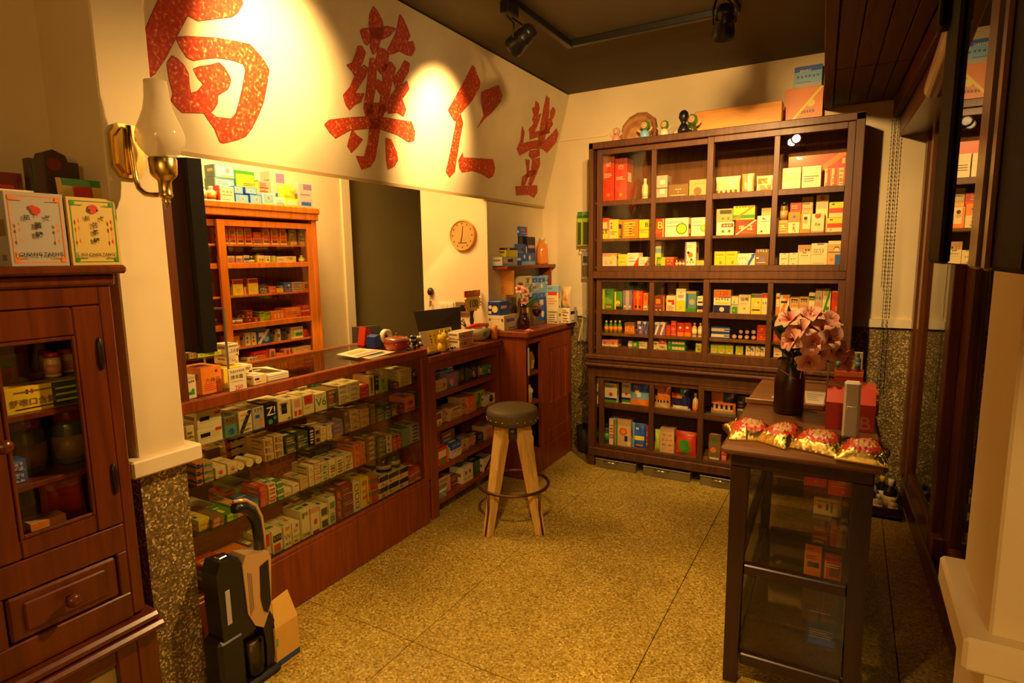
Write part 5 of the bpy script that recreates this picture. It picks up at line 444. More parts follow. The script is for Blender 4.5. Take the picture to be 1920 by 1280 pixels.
for y0, y1, x in ((1.34, 2.05, ox - .03), (1.985, 2.63, ox - .004)):
    d = bars('glass_door', oc, [(x - .02, x, y0, y0 + .045, .85, 1.68), (x - .02, x, y1 - .045, y1, .85, 1.68), (x - .02, x, y0 + .045, y1 - .045, 1.645, 1.68), (x - .02, x, y0 + .045, y1 - .045, .85, .885),
        (x - .018, x - .002, y0 + .045, y1 - .045, 1.415, 1.445), (x - .018, x - .002, y0 + .045, y1 - .045, 1.075, 1.107)], W_ORANGE, .002)
    MB().box(x - .013, x - .010, y0 + .045, y1 - .045, .885, 1.645, GLASS).build('glass_pane', d)
# ================================================================ mahogany hutch in the foreground
HX = -1.72
hu = thing('mahogany_hutch', 'mahogany hutch with glass doors and drawers beside the entrance pillar', 'cabinet', (-1.92, .40, 0))
MB().box(-2.11, HX + .035, -.60, .862, 1.425, 1.447, W_HUTCH, .006).build('top_panel', hu)
MB().box(-2.10, HX + .012, -.58, .842, 1.395, 1.425, W_HUTCH, .006).build('cornice', hu)
for y0, y1 in ((.80, .832), (-.57, -.54)): MB().box(-2.10, HX, y0, y1, .46, 1.395, W_HUTCH, .003).build('side_panel', hu)
MB().box(-2.11, -2.095, -.55, .81, .02, 1.4, W_HUTCH).build('back_panel', hu)
MB().box(HX - .02, HX + .001, -.54, .80, 1.345, 1.395, W_HUTCH, .003).build('top_rail', hu)
MB().box(HX - .02, HX + .001, -.54, .80, .655, .735, W_HUTCH, .003).build('middle_rail', hu)
MB().box(HX - .02, HX + .001, -.54, .80, .455, .53, W_HUTCH, .003).build('lower_rail', hu)
for y0, y1 in ((.775, .80), (.465, .52), (.05, .12)): MB().box(HX - .02, HX, y0, y1, .53, .655, W_HUTCH, .003).build('divider', hu)
for z in (1.085, .91, .735): MB().box(-2.095, HX - .03, -.54, .80, z - .016, z, W_HUTCH, .003).build('shelf', hu)
IRON = flat('dark_hinge_iron', (.03, .02, .012), .4, .6)
for y0, y1, kn in ((.505, .80, -1), (-.02, .50, 1)):
    d = bars('glass_door', hu, [(HX - .018, HX + .004, y0, y0 + .062, .738, 1.343), (HX - .018, HX + .004, y1 - .066, y1, .738, 1.343), (HX - .018, HX + .004, y0 + .062, y1 - .066, 1.27, 1.343), (HX - .018, HX + .004, y0 + .062, y1 - .066, .738, .788)], W_HUTCH, .004)
    mb = MB()
    for b in ((y0 + .062, y0 + .070, .788, 1.27), (y1 - .074, y1 - .066, .788, 1.27), (y0 + .070, y1 - .074, .788, .797), (y0 + .070, y1 - .074, 1.261, 1.27)): mb.box(HX - .004, HX + .007, b[0], b[1], b[2], b[3], W_HUTCH, .002)
    mb.build('beading', d)
    MB().box(HX - .012, HX - .009, y0 + .06, y1 - .064, .786, 1.272, GLASS).build('glass_pane', d)
    ky = y0 + .05 if kn < 0 else y1 - .03
    MB().lathe([(.006, 0), (.007, .012), (.016, .018), (.018, .026), (.013, .034), (0, .036)], W_HUTCH, (HX + .004, ky if kn > 0 else ky + .0, 1.03), 14, 'X').build('knob', d)
    if kn < 0:
        for z in (1.215, .87): MB().lathe([(.0, -.045), (.006, -.04), (.0085, -.02), (.0085, .02), (.006, .04), (0, .045)], IRON, (HX + .004, y1 - .012, z), 10).build('hinge', d)
for y0, y1 in ((.525, .77), (.125, .46), (-.3, .045)):
    d = bars('drawer', hu, [(HX - .02, HX + .001, y0, y1, .535, .65), (HX, HX + .009, y0 + .03, y1 - .03, .555, .63)], W_HUTCH, .006)
    MB().lathe([(.006, 0), (.007, .015), (.016, .022), (.019, .030), (.013, .040), (0, .042)], W_HUTCH, (HX + .008, (y0 + y1) / 2, .597), 14, 'X').build('knob', d)
mb = MB().box(-2.10, HX + .03, -.58, .858, .425, .452, W_HUTCH, .008); mb.box(-2.10, HX + .042, -.58, .866, .400, .424, W_HUTCH, .008); mb.build('waist_moulding', hu)
for y0, y1 in ((.795, .85), (-.57, -.52)): MB().box(-2.10, HX + .012, y0, y1, 0, .40, W_HUTCH, .003).build('lower_side', hu)
d = bars('lower_door', hu, [(HX - .01, HX + .012, .74, .795, .03, .395), (HX - .01, HX + .012, .30, .36, .03, .395), (HX - .01, HX + .012, .36, .74, .345, .395), (HX - .01, HX + .012, .36, .74, .03, .09)], W_HUTCH, .004)
MB().box(HX - .002, HX + .001, .36, .74, .09, .345, GLASS).build('glass_pane', d)
MB().box(-2.09, HX - .02, -.52, .795, .01, .03, W_HUTCH).build('floor_board', hu)
# ================================================================ black display case in the foreground
dc = thing('black_display_case', 'narrow black wooden glass display case standing in the shop floor', 'display case', (-.118, 2.48, 0), .02)
def db(name, x0, x1, y0, y1, z0, z1, mat=W_BLACK, c=.004, par=None): return MB().box(x0, x1, y0, y1, z0, z1, mat, c).build(name, par or dc, world=False)
DW, DF, DB = .200, -.525, .57
mb = MB().box(-DW - .03, DW + .03, DF - .035, DB + .02,   .815, .845, wood('worn_case_top', (.16, .065, .018), .42, .2, (3, 24, 24)), .012); mb.build('table_top', dc, world=False)
db('apron', -DW, DW, DF, DB, .768, .815)
for x in (-DW, DW - .055):
    for y in (DF, DB - .055):
        mb = MB(); xo = .02 if x < 0 else -.02
        mb.add([(x + xo * .0, y, .768), (x + .055, y, .768), (x + .055, y + .055, .768), (x, y + .055, .768), (x + (.012 if x > 0 else 0), y + (.0), 0), (x + (.055 if x > 0 else .043), y, 0), (x + (.055 if x > 0 else .043), y + .045, 0), (x + (.012 if x > 0 else 0), y + .045, 0)],
               [(0, 1, 2, 3), (7, 6, 5, 4), (0, 4, 5, 1), (1, 5, 6, 2), (2, 6, 7, 3), (3, 7, 4, 0)], W_BLACK); mb.build('leg', dc, world=False)
for x0, x1, y0, y1 in ((-DW + .05, DW - .05, DF + .008, DF + .04), (-DW + .05, DW - .05, DB - .04, DB - .008), (-DW + .008, -DW + .04, DF + .05, DB - .05), (DW - .04, DW - .008, DF + .05, DB - .05)):
    db('middle_rail', x0, x1, y0, y1, .398, .432); db('bottom_rail', x0, x1, y0, y1, .07, .112)
    gx0, gx1, gy0, gy1 = ((x0, x1, (y0 + y1) / 2 - .002, (y0 + y1) / 2 + .002) if x1 - x0 > .1 else ((x0 + x1) / 2 - .002, (x0 + x1) / 2 + .002, y0, y1))
    db('glass_pane', gx0, gx1, gy0, gy1, .432, .768, GLASS, 0); db('glass_pane', gx0, gx1, gy0, gy1, .112, .398, GLASS, 0)
db('bottom_board', -DW + .04, DW - .04, DF + .04, DB - .04, .085, .105)
for z in (.668, .532, .24): db('glass_shelf', -DW + .042, DW - .042, DF + .045, DB - .045, z - .006, z, GLASS_C, 0)
def DC(lx, ly, z): c, s = math.cos(.02), math.sin(.02); return (-.118 + lx * c - ly * s, 2.48 + lx * s + ly * c, z)
# ================================================================ wooden stool
st = thing('bar_stool', 'round padded wooden bar stool with a metal foot ring', 'stool', (-1.54, 2.66, 0))
SEAT = flat('stool_vinyl', (.085, .060, .016), .6, bump=.1); SX, SY = -1.54, 2.66
MB().lathe([(.0, .575), (.122, .575), (.134, .583), (.139, .603), (.140, .635), (.136, .652), (.118, .662), (.06, .667), (0, .668)], SEAT, (SX, SY, 0), 32).build('seat', st)
MB().lathe([(.065, .49), (.074, .505), (.074, .578), (.0, .578)], W_BLACK, (SX, SY, 0), 16).build('hub', st)
mb = MB()
for k in range(22): a = 2 * math.pi * k / 22; mb.lathe([(.0042, -.003), (.0042, .002), (0, .004)], BRASS, (SX + .139 * math.cos(a), SY + .139 * math.sin(a), .606), 6)
mb.build('stud_row', st)['kind'] = 'stuff'
va = math.atan2(.864, -.503)
for da in (135, 225, 45, -45):
    a = va + math.radians(da); ca, sa = math.cos(a), math.sin(a); fwd = abs(da) in (135, 225); mb = MB()
    def q(r, z, w, tw): return [(SX + ca * (r + dr_) - sa * dt, SY + sa * (r + dr_) + ca * dt, z) for dr_, dt in ((-w, -tw), (w, -tw), (w, tw), (-w, tw))]
    vs = q(.072, .570, .030, .034) + q(.195, .002, .018, .020)
    mb.add(vs, [(3, 2, 1, 0), (4, 5, 6, 7), (0, 1, 5, 4), (1, 2, 6, 5), (2, 3, 7, 6), (3, 0, 4, 7)], W_PALE); lg = mb.build('leg', st)
    RM = flat('rusty_ring', (.12, .05, .018), .45, .7)
    MB().tube([(SX + ca * .190, SY + sa * .190, .235), (SX + ca * .190, SY + sa * .190, .12), (SX + ca * .212, SY + sa * .212, .004)], .0065, RM, 6).build('brace', lg)
ring = [(SX + .192 * math.cos(2 * math.pi * k / 32), SY + .192 * math.sin(2 * math.pi * k / 32), .235) for k in range(33)]
MB().tube(ring, .0085, RM, 8, False).build('foot_ring', st)
# ================================================================ packaging
TXT = {}
def text_polys(s):
    if s in TXT: return TXT[s]
    cu = bpy.data.curves.new('lettering', 'FONT'); cu.body = s; cu.size = 1; cu.resolution_u = 2; cu.offset = .012
    o = bpy.data.objects.new('lettering', cu); COL.objects.link(o); bpy.context.view_layer.update()
    me = bpy.data.meshes.new_from_object(o.evaluated_get(bpy.context.evaluated_depsgraph_get()))
    vs = [(v.co.x, v.co.y) for v in me.vertices]; fs = [tuple(p.vertices) for p in me.polygons]
    bpy.data.objects.remove(o); bpy.data.curves.remove(cu); bpy.data.meshes.remove(me)
    x0 = min(v[0] for v in vs); x1 = max(v[0] for v in vs); y0 = min(v[1] for v in vs); y1 = max(v[1] for v in vs); h = y1 - y0
    TXT[s] = ([((x - x0) / h, (y - y0) / h) for x, y in vs], fs, (x1 - x0) / h); return TXT[s]
def printing(mb, style, w, h, fr, inks, wrap=None):
    """flat print on a face; fr(u,v,k): u in 0..w, v in 0..h, k = print layer"""
    k = 0
    for tok in style.split(';')[1:]:
        p = tok.split()
        if not p: continue
        k += 1; c, ink = p[0], inks[p[2] if p[0] == 'X' else p[1]]; a = [float(x) for x in p[2:]] if c != 'X' else None
        def R(x0, y0, x1, y1): mb.poly([fr(x0 * w, y0 * h, k), fr(x1 * w, y0 * h, k), fr(x1 * w, y1 * h, k), fr(x0 * w, y1 * h, k)], ink)
        if c in 'TBM':
            y0, y1 = (1 - a[0], 1) if c == 'T' else ((0, a[0]) if c == 'B' else (a[0], a[1]))
            R(0, y0, 1, y1)
            if wrap: wrap(y0, y1, ink, k)
        elif c == 'S': R(a[0], 0, a[1], 1)
        elif c == 'R': R(*a)
        elif c == 'O':
            r = a[2] * min(w, h) / 2 if a[2] < .5 else a[2] * min(w, h) / 2; n = 14; x, y = a[0] * w, a[1] * h
            mb.poly([fr(min(w, max(0, x + r * math.cos(2 * math.pi * i / n))), min(h, max(0, y + r * math.sin(2 * math.pi * i / n))), k) for i in range(n)], ink)
        elif c == 'D':
            q = a[0] if a else .1; mb.poly([fr(0, 0, k), fr(q * 2 * w, 0, k), fr(w, (1 - q) * h, k), fr(w, h, k), fr((1 - q * 2) * w, h, k), fr(0, q * h, k)], ink)
        elif c == 'C': mb.poly([fr(w * .55, 0, k), fr(w, 0, k), fr(w, h * .7, k)], ink)
        elif c == 'L':
            n = int(a[2])
            for i in range(n):
                y = a[0] + (a[1] - a[0]) * (i + .5) / n; t = min(.18, (a[1] - a[0]) / n * .42); x1 = random.uniform(.6, .9); R(.1, y - t / 2, x1, y + t / 2)
        elif c == 'K':
            y, hh, n = a[0], a[1], int(a[2]); x0, x1 = (a[3], a[4]) if len(a) > 4 else (.08, .92); cw = (x1 - x0) / n
            for i in range(n):
                gx0, gx1 = x0 + cw * (i + .12), x0 + cw * (i + .88); gw = gx1 - gx0
                for q in random.sample((.08, .32, .56, .82), 3): R(gx0 + random.uniform(0, .15) * gw, y + q * hh, gx1 - random.uniform(0, .15) * gw, y + (q + .13) * hh)
                v = random.choice((.2, .42, .62)); R(gx0 + v * gw, y, gx0 + (v + .16) * gw, y + hh)
        elif c == 'X':
            s = p[1]; x, y, hh = float(p[3]), float(p[4]), float(p[5]); vs, fs, ar = text_polys(s.replace('_', ' '))
            H = hh * h; W = ar * H
            if W > .94 * w: H *= .94 * w / W; W = .94 * w
            ox = min(max(x * w - W / 2, .02 * w), w - W - .01 * w); oy = y * h - H / 2
            mb.add([fr(ox + vx * H, oy + vy * H, k) for vx, vy in vs], fs, ink)
def carton_mb(w, d, h, style, inks=INK):
    base = style.split(';')[0].split()[0]; mb = MB(); m = inks[base]
    c = min(.0012, w * .03, h * .05); mb.box(-w / 2, w / 2, -d / 2, d / 2, 0, h, m, c)
    e = .00025
    def wrap(y0, y1, ink, k):
        y0 = max(y0 * h, c); y1 = min(y1 * h, h - c)
        for sx in (-1, 1): X = sx * (w / 2 + e * k); mb.poly([(X, -d / 2 + c, y0), (X, d / 2 - c, y0), (X, d / 2 - c, y1), (X, -d / 2 + c, y1)], ink)
    printing(mb, style, w - 2 * c, h - 2 * c, lambda u, v, k: (-w / 2 + c + u, -d / 2 - e * k, c + v), inks, wrap)
    light = base in 'wctyolpsaG'; ink = inks['h' if light else 'c']; a2 = inks[random.choice('rbgonevh' if light else 'cyow')]
    if style.count(';') < 3 and 'X' not in style:      # small print on sparse cartons
        printing(mb, 'c;' + ';'.join(random.sample(['L h .78 .92 2', 'L h .08 .2 2', 'K h .55 .12 4 .1 .6', 'R h .7 .06 .92 .14', 'K h .3 .1 5'], 3)), w - 2 * c, h - 2 * c, lambda u, v, k: (-w / 2 + c + u, -d / 2 - e * (k + 8), c + v), {'h': ink, 'c': ink})
    q = random.uniform(.1, .4); zt = h + e * .8            # panel and line of print on the lid and ends
    for (u0, u1, v0, v1, kk) in ((.1, random.uniform(.35, .9), q, q + .22, a2), (.12, random.uniform(.5, .88), q + .3, q + .36, ink)):
        if random.random() < .8: mb.poly([(-w / 2 + u0 * w, -d / 2 + v0 * d, zt), (-w / 2 + u1 * w, -d / 2 + v0 * d, zt), (-w / 2 + u1 * w, -d / 2 + v1 * d, zt), (-w / 2 + u0 * w, -d / 2 + v1 * d, zt)], kk)
    for sx in (-1, 1):
        X = sx * (w / 2 + e * .7); z0 = random.uniform(.35, .6) * h
        mb.poly([(X, -d * .36, z0), (X, d * .2, z0), (X, d * .2, z0 + h * .22), (X, -d * .36, z0 + h * .22)], a2 if sx > 0 else ink)
    s = INK['h']; y = d / 2 - d * .12     # tuck flap seam on the lid, crease on both ends
    mb.poly([(-w / 2 + c, y, h + e), (w / 2 - c, y, h + e), (w / 2 - c, y + .0012, h + e), (-w / 2 + c, y + .0012, h + e)], s)
    for sx in (-1, 1): X = sx * (w / 2 + e); mb.poly([(X, -d / 2 + d * .3, h * .08), (X, d / 2 - d * .3, h * .08), (X, d / 2 - d * .3, h * .16), (X, -d / 2 + d * .3, h * .16)], s)
    return mb
def pouch_mb(w, d, h, style, inks=FOIL, nx=10, nz=12):
    """filled film pouch with crimped top, print painted on its faces"""
    base = style.split(';')[0].split()[0]; mb = MB(); ph = random.uniform(0, 6)
    def th(u, v):
        e = max(0, 1 - (2 * u - 1) ** 4) * max(0, min(1, v * 5 + .35)) * max(0, min(1, (1 - v) * 3.2)) ** .7
        return (d / 2) * e * (.85 + .15 * math.sin(9 * u + 7 * v + ph)) + .0008
    cm = {}
    for i in range(nx):
        for j in range(nz): cm[i, j] = inks[base]
    for tok in style.split(';')[1:]:
        p = tok.split()
        if not p or p[0] == 'X': continue
        a = [float(x) for x in p[2:]]
        for i in range(nx):
            for j in range(nz):
                u, v = (i + .5) / nx, (j + .5) / nz
                if (p[0] == 'T' and v > 1 - a[0]) or (p[0] == 'B' and v < a[0]) or (p[0] == 'M' and a[0] < v < a[1]) or (p[0] == 'S' and a[0] < u < a[1]) \
                   or (p[0] == 'R' and a[0] < u < a[2] and a[1] < v < a[3]) or (p[0] == 'O' and ((u - a[0]) * w) ** 2 + ((v - a[1]) * h) ** 2 < (a[2] * min(w, h) / 2) ** 2) \
                   or (p[0] == 'K' and a[0] < v < a[0] + a[1] and (i % 2 == 0)) or (p[0] == 'L' and a[0] < v < a[1] and j % 2 == 0 and .1 < u < .85) or (p[0] == 'C' and u > .6 and v < .5 and u - v > .4):
                    cm[i, j] = inks[p[1]]
    for side in (-1, 1):
        vs = []
        for j in range(nz + 1):
            for i in range(nx + 1):
                u, v = i / nx, j / nz; nar = 1 - .06 * math.sin(math.pi * v)
                vs.append(((u - .5) * w * nar, side * th(u, v), v * h))
        for i in range(nx):
            for j in range(nz):
                a0 = j * (nx + 1) + i; f = (a0, a0 + 1, a0 + nx + 2, a0 + nx + 1)
                mb_f = f if side < 0 else f[::-1]
                cm_ = cm[i, j] if side < 0 else inks[base]
                s = mb.slot(cm_)
                if i == 0 and j == 0: b = len(mb.v); mb.v += vs
                mb.f.append([b + q for q in mb_f]); mb.m.append(s); mb.sm.append(True)
    return mb
def put(mb, name, loc, rz, label, cat, group):
    if len(label.split()) > 16: print('LONG', label)
    o = bpy.data.objects.new(name, mb.mesh(name)); COL.objects.link(o); o.location = loc; o.rotation_euler = (0, 0, rz)
    return tag(o, label, cat, group)
BODY = {k: flat('pack_' + k, PAPER[k], .25, coat=.3) for k in PAPER}
def vessel(kind, r, h, col, cap, lab, name, loc, rz, label, group):
    """bottle or jar: body mesh with cap and paper label as parts"""
    t = thing(name, label, name.split('_')[-1], loc, 0, group)
    if kind == 'bottle': prof = [(0, 0), (r * .94, 0), (r, h * .03), (r, h * .58), (r * .9, h * .68), (r * .42, h * .78), (r * .42, h * .82)]; c0, c1, cr = .80, 1.0, r * .5
    else: prof = [(0, 0), (r * .95, 0), (r, h * .04), (r, h * .70), (r * .92, h * .78), (r * .80, h * .80)]; c0, c1, cr = .78, 1.0, r * .88
    x, y, z = loc
    MB().lathe([(a, z + b) for a, b in prof], BODY[col], (x, y, 0), 14).build('body', t)
    MB().lathe([(cr, z + h * c0), (cr, z + h * .97), (cr * .9, z + h * c1), (0, z + h * c1)], BODY[cap], (x, y, 0), 14).build('cap', t)
    MB().lathe([(r * 1.012, z + h * .12), (r * 1.012, z + h * .52)], INK[lab], (x, y, 0), 14).build('paper_label', t)
    return t
def tin_facing(loc, rz, r, d, col, face, label, group):
    """round tin lying on its rim, lid towards the front"""
    t = thing('ointment_tin', label, 'tin', loc, rz, group)
    MB().lathe([(0, -d / 2), (r * .95, -d / 2), (r, -d / 2 + .003), (r, d / 2), (0, d / 2)], BODY[col], (0, 0, r), 18, 'Y').build('body', t, world=False)
    mb = MB()
    for rr, c, k in ((.72, 'c', 1), (.55, face, 2), (.3, 'c', 3)): mb.poly([(rr * r * math.cos(2 * math.pi * i / 16), -d / 2 - .0003 * k, r + rr * r * math.sin(2 * math.pi * i / 16)) for i in range(16)], INK[c])
    mb.build('lid_print', t, world=False); return t
ORDW = 'first second third fourth fifth sixth seventh eighth ninth tenth eleventh twelfth thirteenth fourteenth fifteenth sixteenth seventeenth eighteenth nineteenth twentieth'.split()
ORDW += ['twenty-' + x for x in ORDW[:9]] + ['thirtieth'] + ['thirty-' + x for x in ORDW[:9]]
def layer(i, n): return 'single' if n == 1 else ('top' if i == n - 1 else ('bottom' if i == 0 else (ORDW[n - 1 - i] + ' from top')))
def jit(): return math.radians(random.uniform(-1.2, 1.2))
# --- tall cabinet shelves (fronts face the camera side, -Y)
for rn, phr, items in TALL:
    for kind, x, yf, z, w, d, h, stl, desc, ex in items:
        lab = f'{desc} on the {phr}'; grp = f'packages on the {phr}'
        if kind == 'box':
            n = ex.get('n', 1)
            for i in range(n):
                hh = h / n; la = lab if n == 1 else f'{layer(i, n)} {desc}, {phr}'
                put(carton_mb(w, d, hh - .0004, stl), 'medicine_carton', (x, yf + d / 2, z + i * hh), jit() * .6, la, 'box', grp)
        elif kind == 'pouch': put(pouch_mb(w, min(.045, d), h, stl), 'pouch', (x, yf + .026, z), jit() * 2, lab, 'pouch', grp)
        elif kind == 'tin': tin_facing((x, yf + .02, z), 0, min(w, h) / 2 if h > .02 else w / 2, .04, stl[0], ex['face'], lab, grp)
        else: vessel(kind, w / 2 * .94, h, stl[0], ex['cap'], ex['lab'], 'medicine_' + kind, (x, yf + w / 2, z), 0, lab, grp)
# --- shelves facing the shop floor (+X)
RX = math.pi / 2
for ph_list, nm in ((WOOD, 'wood'), ):
    for rn, phr, items in ph_list:
        seen = {}
        tot = {}
        for it in items: tot[it[8]] = tot.get(it[8], 0) + 1
        for kind, y, xf, z, w, d, h, stl, desc, ex in items:
            seen[desc] = seen.get(desc, 0) + 1
            q = desc if tot[desc] == 1 else f'{ORDW[seen[desc] - 1]} {desc}'
            lab = f'{q} on {phr}'; grp = f'packages on the {phr}'
            if kind == 'box': put(carton_mb(w - .001, d, h, stl), 'medicine_package', (xf - d / 2, y, z), RX + jit(), lab, 'box', grp)
            elif kind == 'pouch': put(pouch_mb(w, .04, h, stl), 'pouch', (xf - .03, y, z), RX, lab, 'pouch', grp)
            else: vessel(kind, w / 2 * .94, h, stl[0], 'w' if kind == 'bottle' else 'k', 'c', 'medicine_' + kind, (xf - w / 2, y, z), 0, lab, grp)
for kind, y, xf, z, w, d, h, stl, desc, ex in WTOP:
    lab = f'{desc} on top of the orange cabinet'; grp = 'packages on top of the orange cabinet'
    if kind == 'box': put(carton_mb(w, d, h, stl), 'medicine_package', (xf - d / 2, y, z), RX + jit(), lab, 'box', grp)
    elif kind == 'pouch': put(pouch_mb(w, .05, h, stl), 'pouch', (xf - .03, y, z), RX, lab, 'pouch', grp)
    else: vessel(kind, w / 2 * .94, h, 'c', 'w', 'o', 'medicine_bottle', (xf - w / 2, y, z), 0, lab, grp)
for phr, items in CASE:
    fronts = [it for it in items if it[2] > -2.05]
    for it in items:
        kind, y, xf, z, w, d, h, stl, desc, ex = it; n = ex['n']; grp = f'medicine on the {phr} of the counter' if 'shelf' in phr else 'medicine on the counter floor'
        where = phr if 'shelf' in phr else 'counter floor'
        pile = f'{ORDW[fronts.index(it)]} pile' if it in fronts else f'rear pile'
        if kind == 'round':
            if n == 1:   # soap carton lying on its side
                mb = MB().lathe([(0, -.04), (w / 2 * .96, -.04), (w / 2, -.037), (w / 2, .037), (0, .04)], INK[stl[0]], (0, 0, w / 2), 8, 'Y', smooth=False)
                printing(mb, 'c;O y .5 .5 .4', w, w, lambda u, v, k: (u - w / 2, -.0402, v), INK)
                put(mb, 'soap_carton', (xf - .045, y, z), RX, f'{desc} on the {where}', 'box', grp)
            else:
                for i in range(n):
                    hh = h / n; mb = MB().lathe([(0, 0), (w / 2, 0), (w / 2, hh * .6), (w / 2 * 1.03, hh * .62), (w / 2 * 1.03, hh * .97), (0, hh * .97)], BODY['k'], (0, 0, 0), 18)
                    mb.lathe([(w / 2 * 1.005, hh * .15), (w / 2 * 1.005, hh * .5)], INK['s'], (0, 0, 0), 18)
                    put(mb, 'medicine_tin', (xf - .06, y, z + i * hh), 0, f'{layer(i, n)} {desc} of its pile on the {where}', 'tin', grp)
            continue
        for i in range(n):
            hh = h / n
            lab = f'{desc} on the {where}' if n == 1 else (f'{layer(i, n)} {desc}, {pile} on {where}' if it in fronts else f'{layer(i, n)} {desc} on {where}')
            put(carton_mb(max(.008, w), d, hh - .0004, stl), 'slim_medicine_box' if hh < .021 else 'medicine_box', (xf - d / 2 + random.uniform(-.003, .001), y, z + i * hh), RX + jit() * (.9 if w > .03 else .3), lab, 'box', grp)
for phr, items in SHELF:
    for kind, y, xf, z, w, d, h, stl, desc, ex in items:
        lab = f'{desc} on the {phr}'; grp = f'packages on the {phr}'
        if kind == 'box': put(carton_mb(w, d, h, stl), 'medicine_package', (xf - d / 2, y, z), RX + jit() * 3, lab, 'box', grp)
        else: put(pouch_mb(w, .045, h, stl), 'pouch', (xf - .035, y, z), RX, lab, 'pouch', grp)
for face, kind, c, pl, zb, w, d, h, stl, lab in MISC:
    rz, loc = (RX, (pl - d / 2, c, zb)) if face == 'x' else (0, (c, pl + d / 2, zb))
    if kind == 'pouch': put(pouch_mb(w, d, h, stl, INK), 'paper_bag', loc, rz, lab, 'bag', None)
    elif kind == 'card': put(carton_mb(w, d, h, stl), 'price_card', loc, rz, lab, 'card', None)
    elif kind == 'stack':
        for i in range(3): put(carton_mb(w, d, h / 3 - .0004, stl), 'medicine_carton', (loc[0], loc[1], zb + i * h / 3), rz, f'{layer(i, 3)} layer of {lab}', 'carton', 'water print cartons on the tall counter')
    else: put(carton_mb(w, d, h, stl), 'medicine_carton', loc, rz + jit(), lab, 'carton', None)
# ================================================================ single things
def simple(name, label, cat, loc, rz=0): return thing(name, label, cat, loc, rz)
def V(*a): return Vector(a)
# --- oil lamp sconce on the pillar
PORC = bpy.data.materials.new('milk_glass'); PORC.use_nodes = True
t_ = PORC.node_tree; b_ = t_.nodes['Principled BSDF']; b_.inputs['Base Color'].default_value = (.86, .76, .52, 1); b_.inputs['Roughness'].default_value = .08
tr_ = t_.nodes.new('ShaderNodeBsdfTransparent'); tr_.inputs[0].default_value = (.95, .9, .78, 1); mx_ = t_.nodes.new('ShaderNodeMixShader'); mx_.inputs[0].default_value = .38
t_.links.new(b_.outputs[0], mx_.inputs[1]); t_.links.new(tr_.outputs[0], mx_.inputs[2]); t_.links.new(mx_.outputs[0], t_.nodes['Material Output'].inputs[0])
la = simple('wall_lamp', 'brass oil lamp wall bracket with a white glass chimney on the pillar', 'lamp', (-1.82, .965, 1.66))
oc8 = [(.915, 1.72), (.935, 1.692), (.985, 1.692), (1.004, 1.72), (1.004, 1.812), (.985, 1.84), (.935, 1.84), (.915, 1.812)]
mb = MB().prism(oc8, -1.82, -1.803, BRASS, lambda u, v, d: (d, u, v)); mb.prism([(.962 + (u - .96) * .78, 1.766 + (v - 1.766) * .82) for u, v in oc8], -1.803, -1.795, BRASS, lambda u, v, d: (d, u, v)); mb.build('back_plate', la)
MB().tube([(-1.79, .958, 1.835), (-1.787, .958, 1.76), (-1.784, .960, 1.69), (-1.775, .963, 1.662), (-1.755, .968, 1.646), (-1.73, .975, 1.642), (-1.69, .987, 1.642)], .0075, BRASS, 10).build('arm', la)
LC = (-1.69, .988, 0)
MB().lathe([(0, 1.600), (.004, 1.604), (.006, 1.614), (.012, 1.622), (.006, 1.628), (.017, 1.634), (.019, 1.640), (.017, 1.645), (.017, 1.676), (.021, 1.682), (.030, 1.690), (.034, 1.698), (.036, 1.738), (.034, 1.741), (.0, 1.741)], BRASS, LC, 24).build('font', la)
MB().lathe([(.032, 1.741), (.034, 1.744), (.045, 1.755), (.058, 1.776), (.062, 1.796), (.058, 1.818), (.048, 1.842), (.038, 1.868), (.032, 1.90), (.029, 1.945)], PORC, LC, 32).build('chimney', la)
mb = MB(); mr_ = random.Random(3)
for k in range(14):
    a = math.radians(-118 + mr_.uniform(-14, 14)); z = 1.80 + mr_.uniform(-.02, .018); r = .0632 - abs(z - 1.796) * .25; s = mr_.uniform(.002, .006)
    c = V(LC[0] + r * math.cos(a), LC[1] + r * math.sin(a), z); tv = V(-math.sin(a), math.cos(a), 0)
    mb.poly([tuple(c + tv * s * math.cos(q) + V(0, 0, s * math.sin(q))) for q in [i * math.pi / 3 for i in range(6)]], INK[mr_.choice('mmdk')])
mb.build('painted_flower', la)
# --- framed screen under the sign, post behind it
wall('trim_6', -2.02, -1.968, 1.075, 1.165, .977, 1.835, W_FRAME)
sc = simple('framed_screen', 'black upright screen in a deep dark frame hanging under the sign', 'screen', (-2.05, 1.27, 1.13))
fq = [(-2.10, 1.185), (-1.998, 1.252), (-1.985, 1.295), (-2.11, 1.275)]
MB().add([(x, y, 1.13) for x, y in fq] + [(x, y, 1.808) for x, y in fq], [(3, 2, 1, 0), (4, 5, 6, 7), (0, 1, 5, 4), (1, 2, 6, 5), (2, 3, 7, 6), (3, 0, 4, 7)], BLACKP).build('casing', sc)
n_ = V(.549, -.836, 0); MB().add([tuple(V(-2.094, 1.189, 1.15) + n_ * .002), tuple(V(-2.012, 1.243, 1.15) + n_ * .002), tuple(V(-2.012, 1.243, 1.79) + n_ * .002), tuple(V(-2.094, 1.189, 1.79) + n_ * .002)], [(0, 1, 2, 3)], flat('dark_screen', (.035, .012, .005), .25)).build('display', sc)
rk = simple('glass_rack', 'small glass rack with thin metal posts at the pillar end of the counter', 'rack', (-2.06, 1.25, .977))
MB().box(-2.14, -1.985, 1.115, 1.335, 1.108, 1.114, ACRYL).build('shelf', rk)
for x, y, z in ((-1.988, 1.334, 1.285), (-2.13, 1.334, 1.285), (-1.988, 1.118, 1.20)): MB().box(x - .003, x + .003, y - .003, y + .003, .977, z, STEEL).build('post', rk)
MB().box(-2.13, -1.988, 1.331, 1.337, 1.279, 1.285, STEEL).build('post', rk)
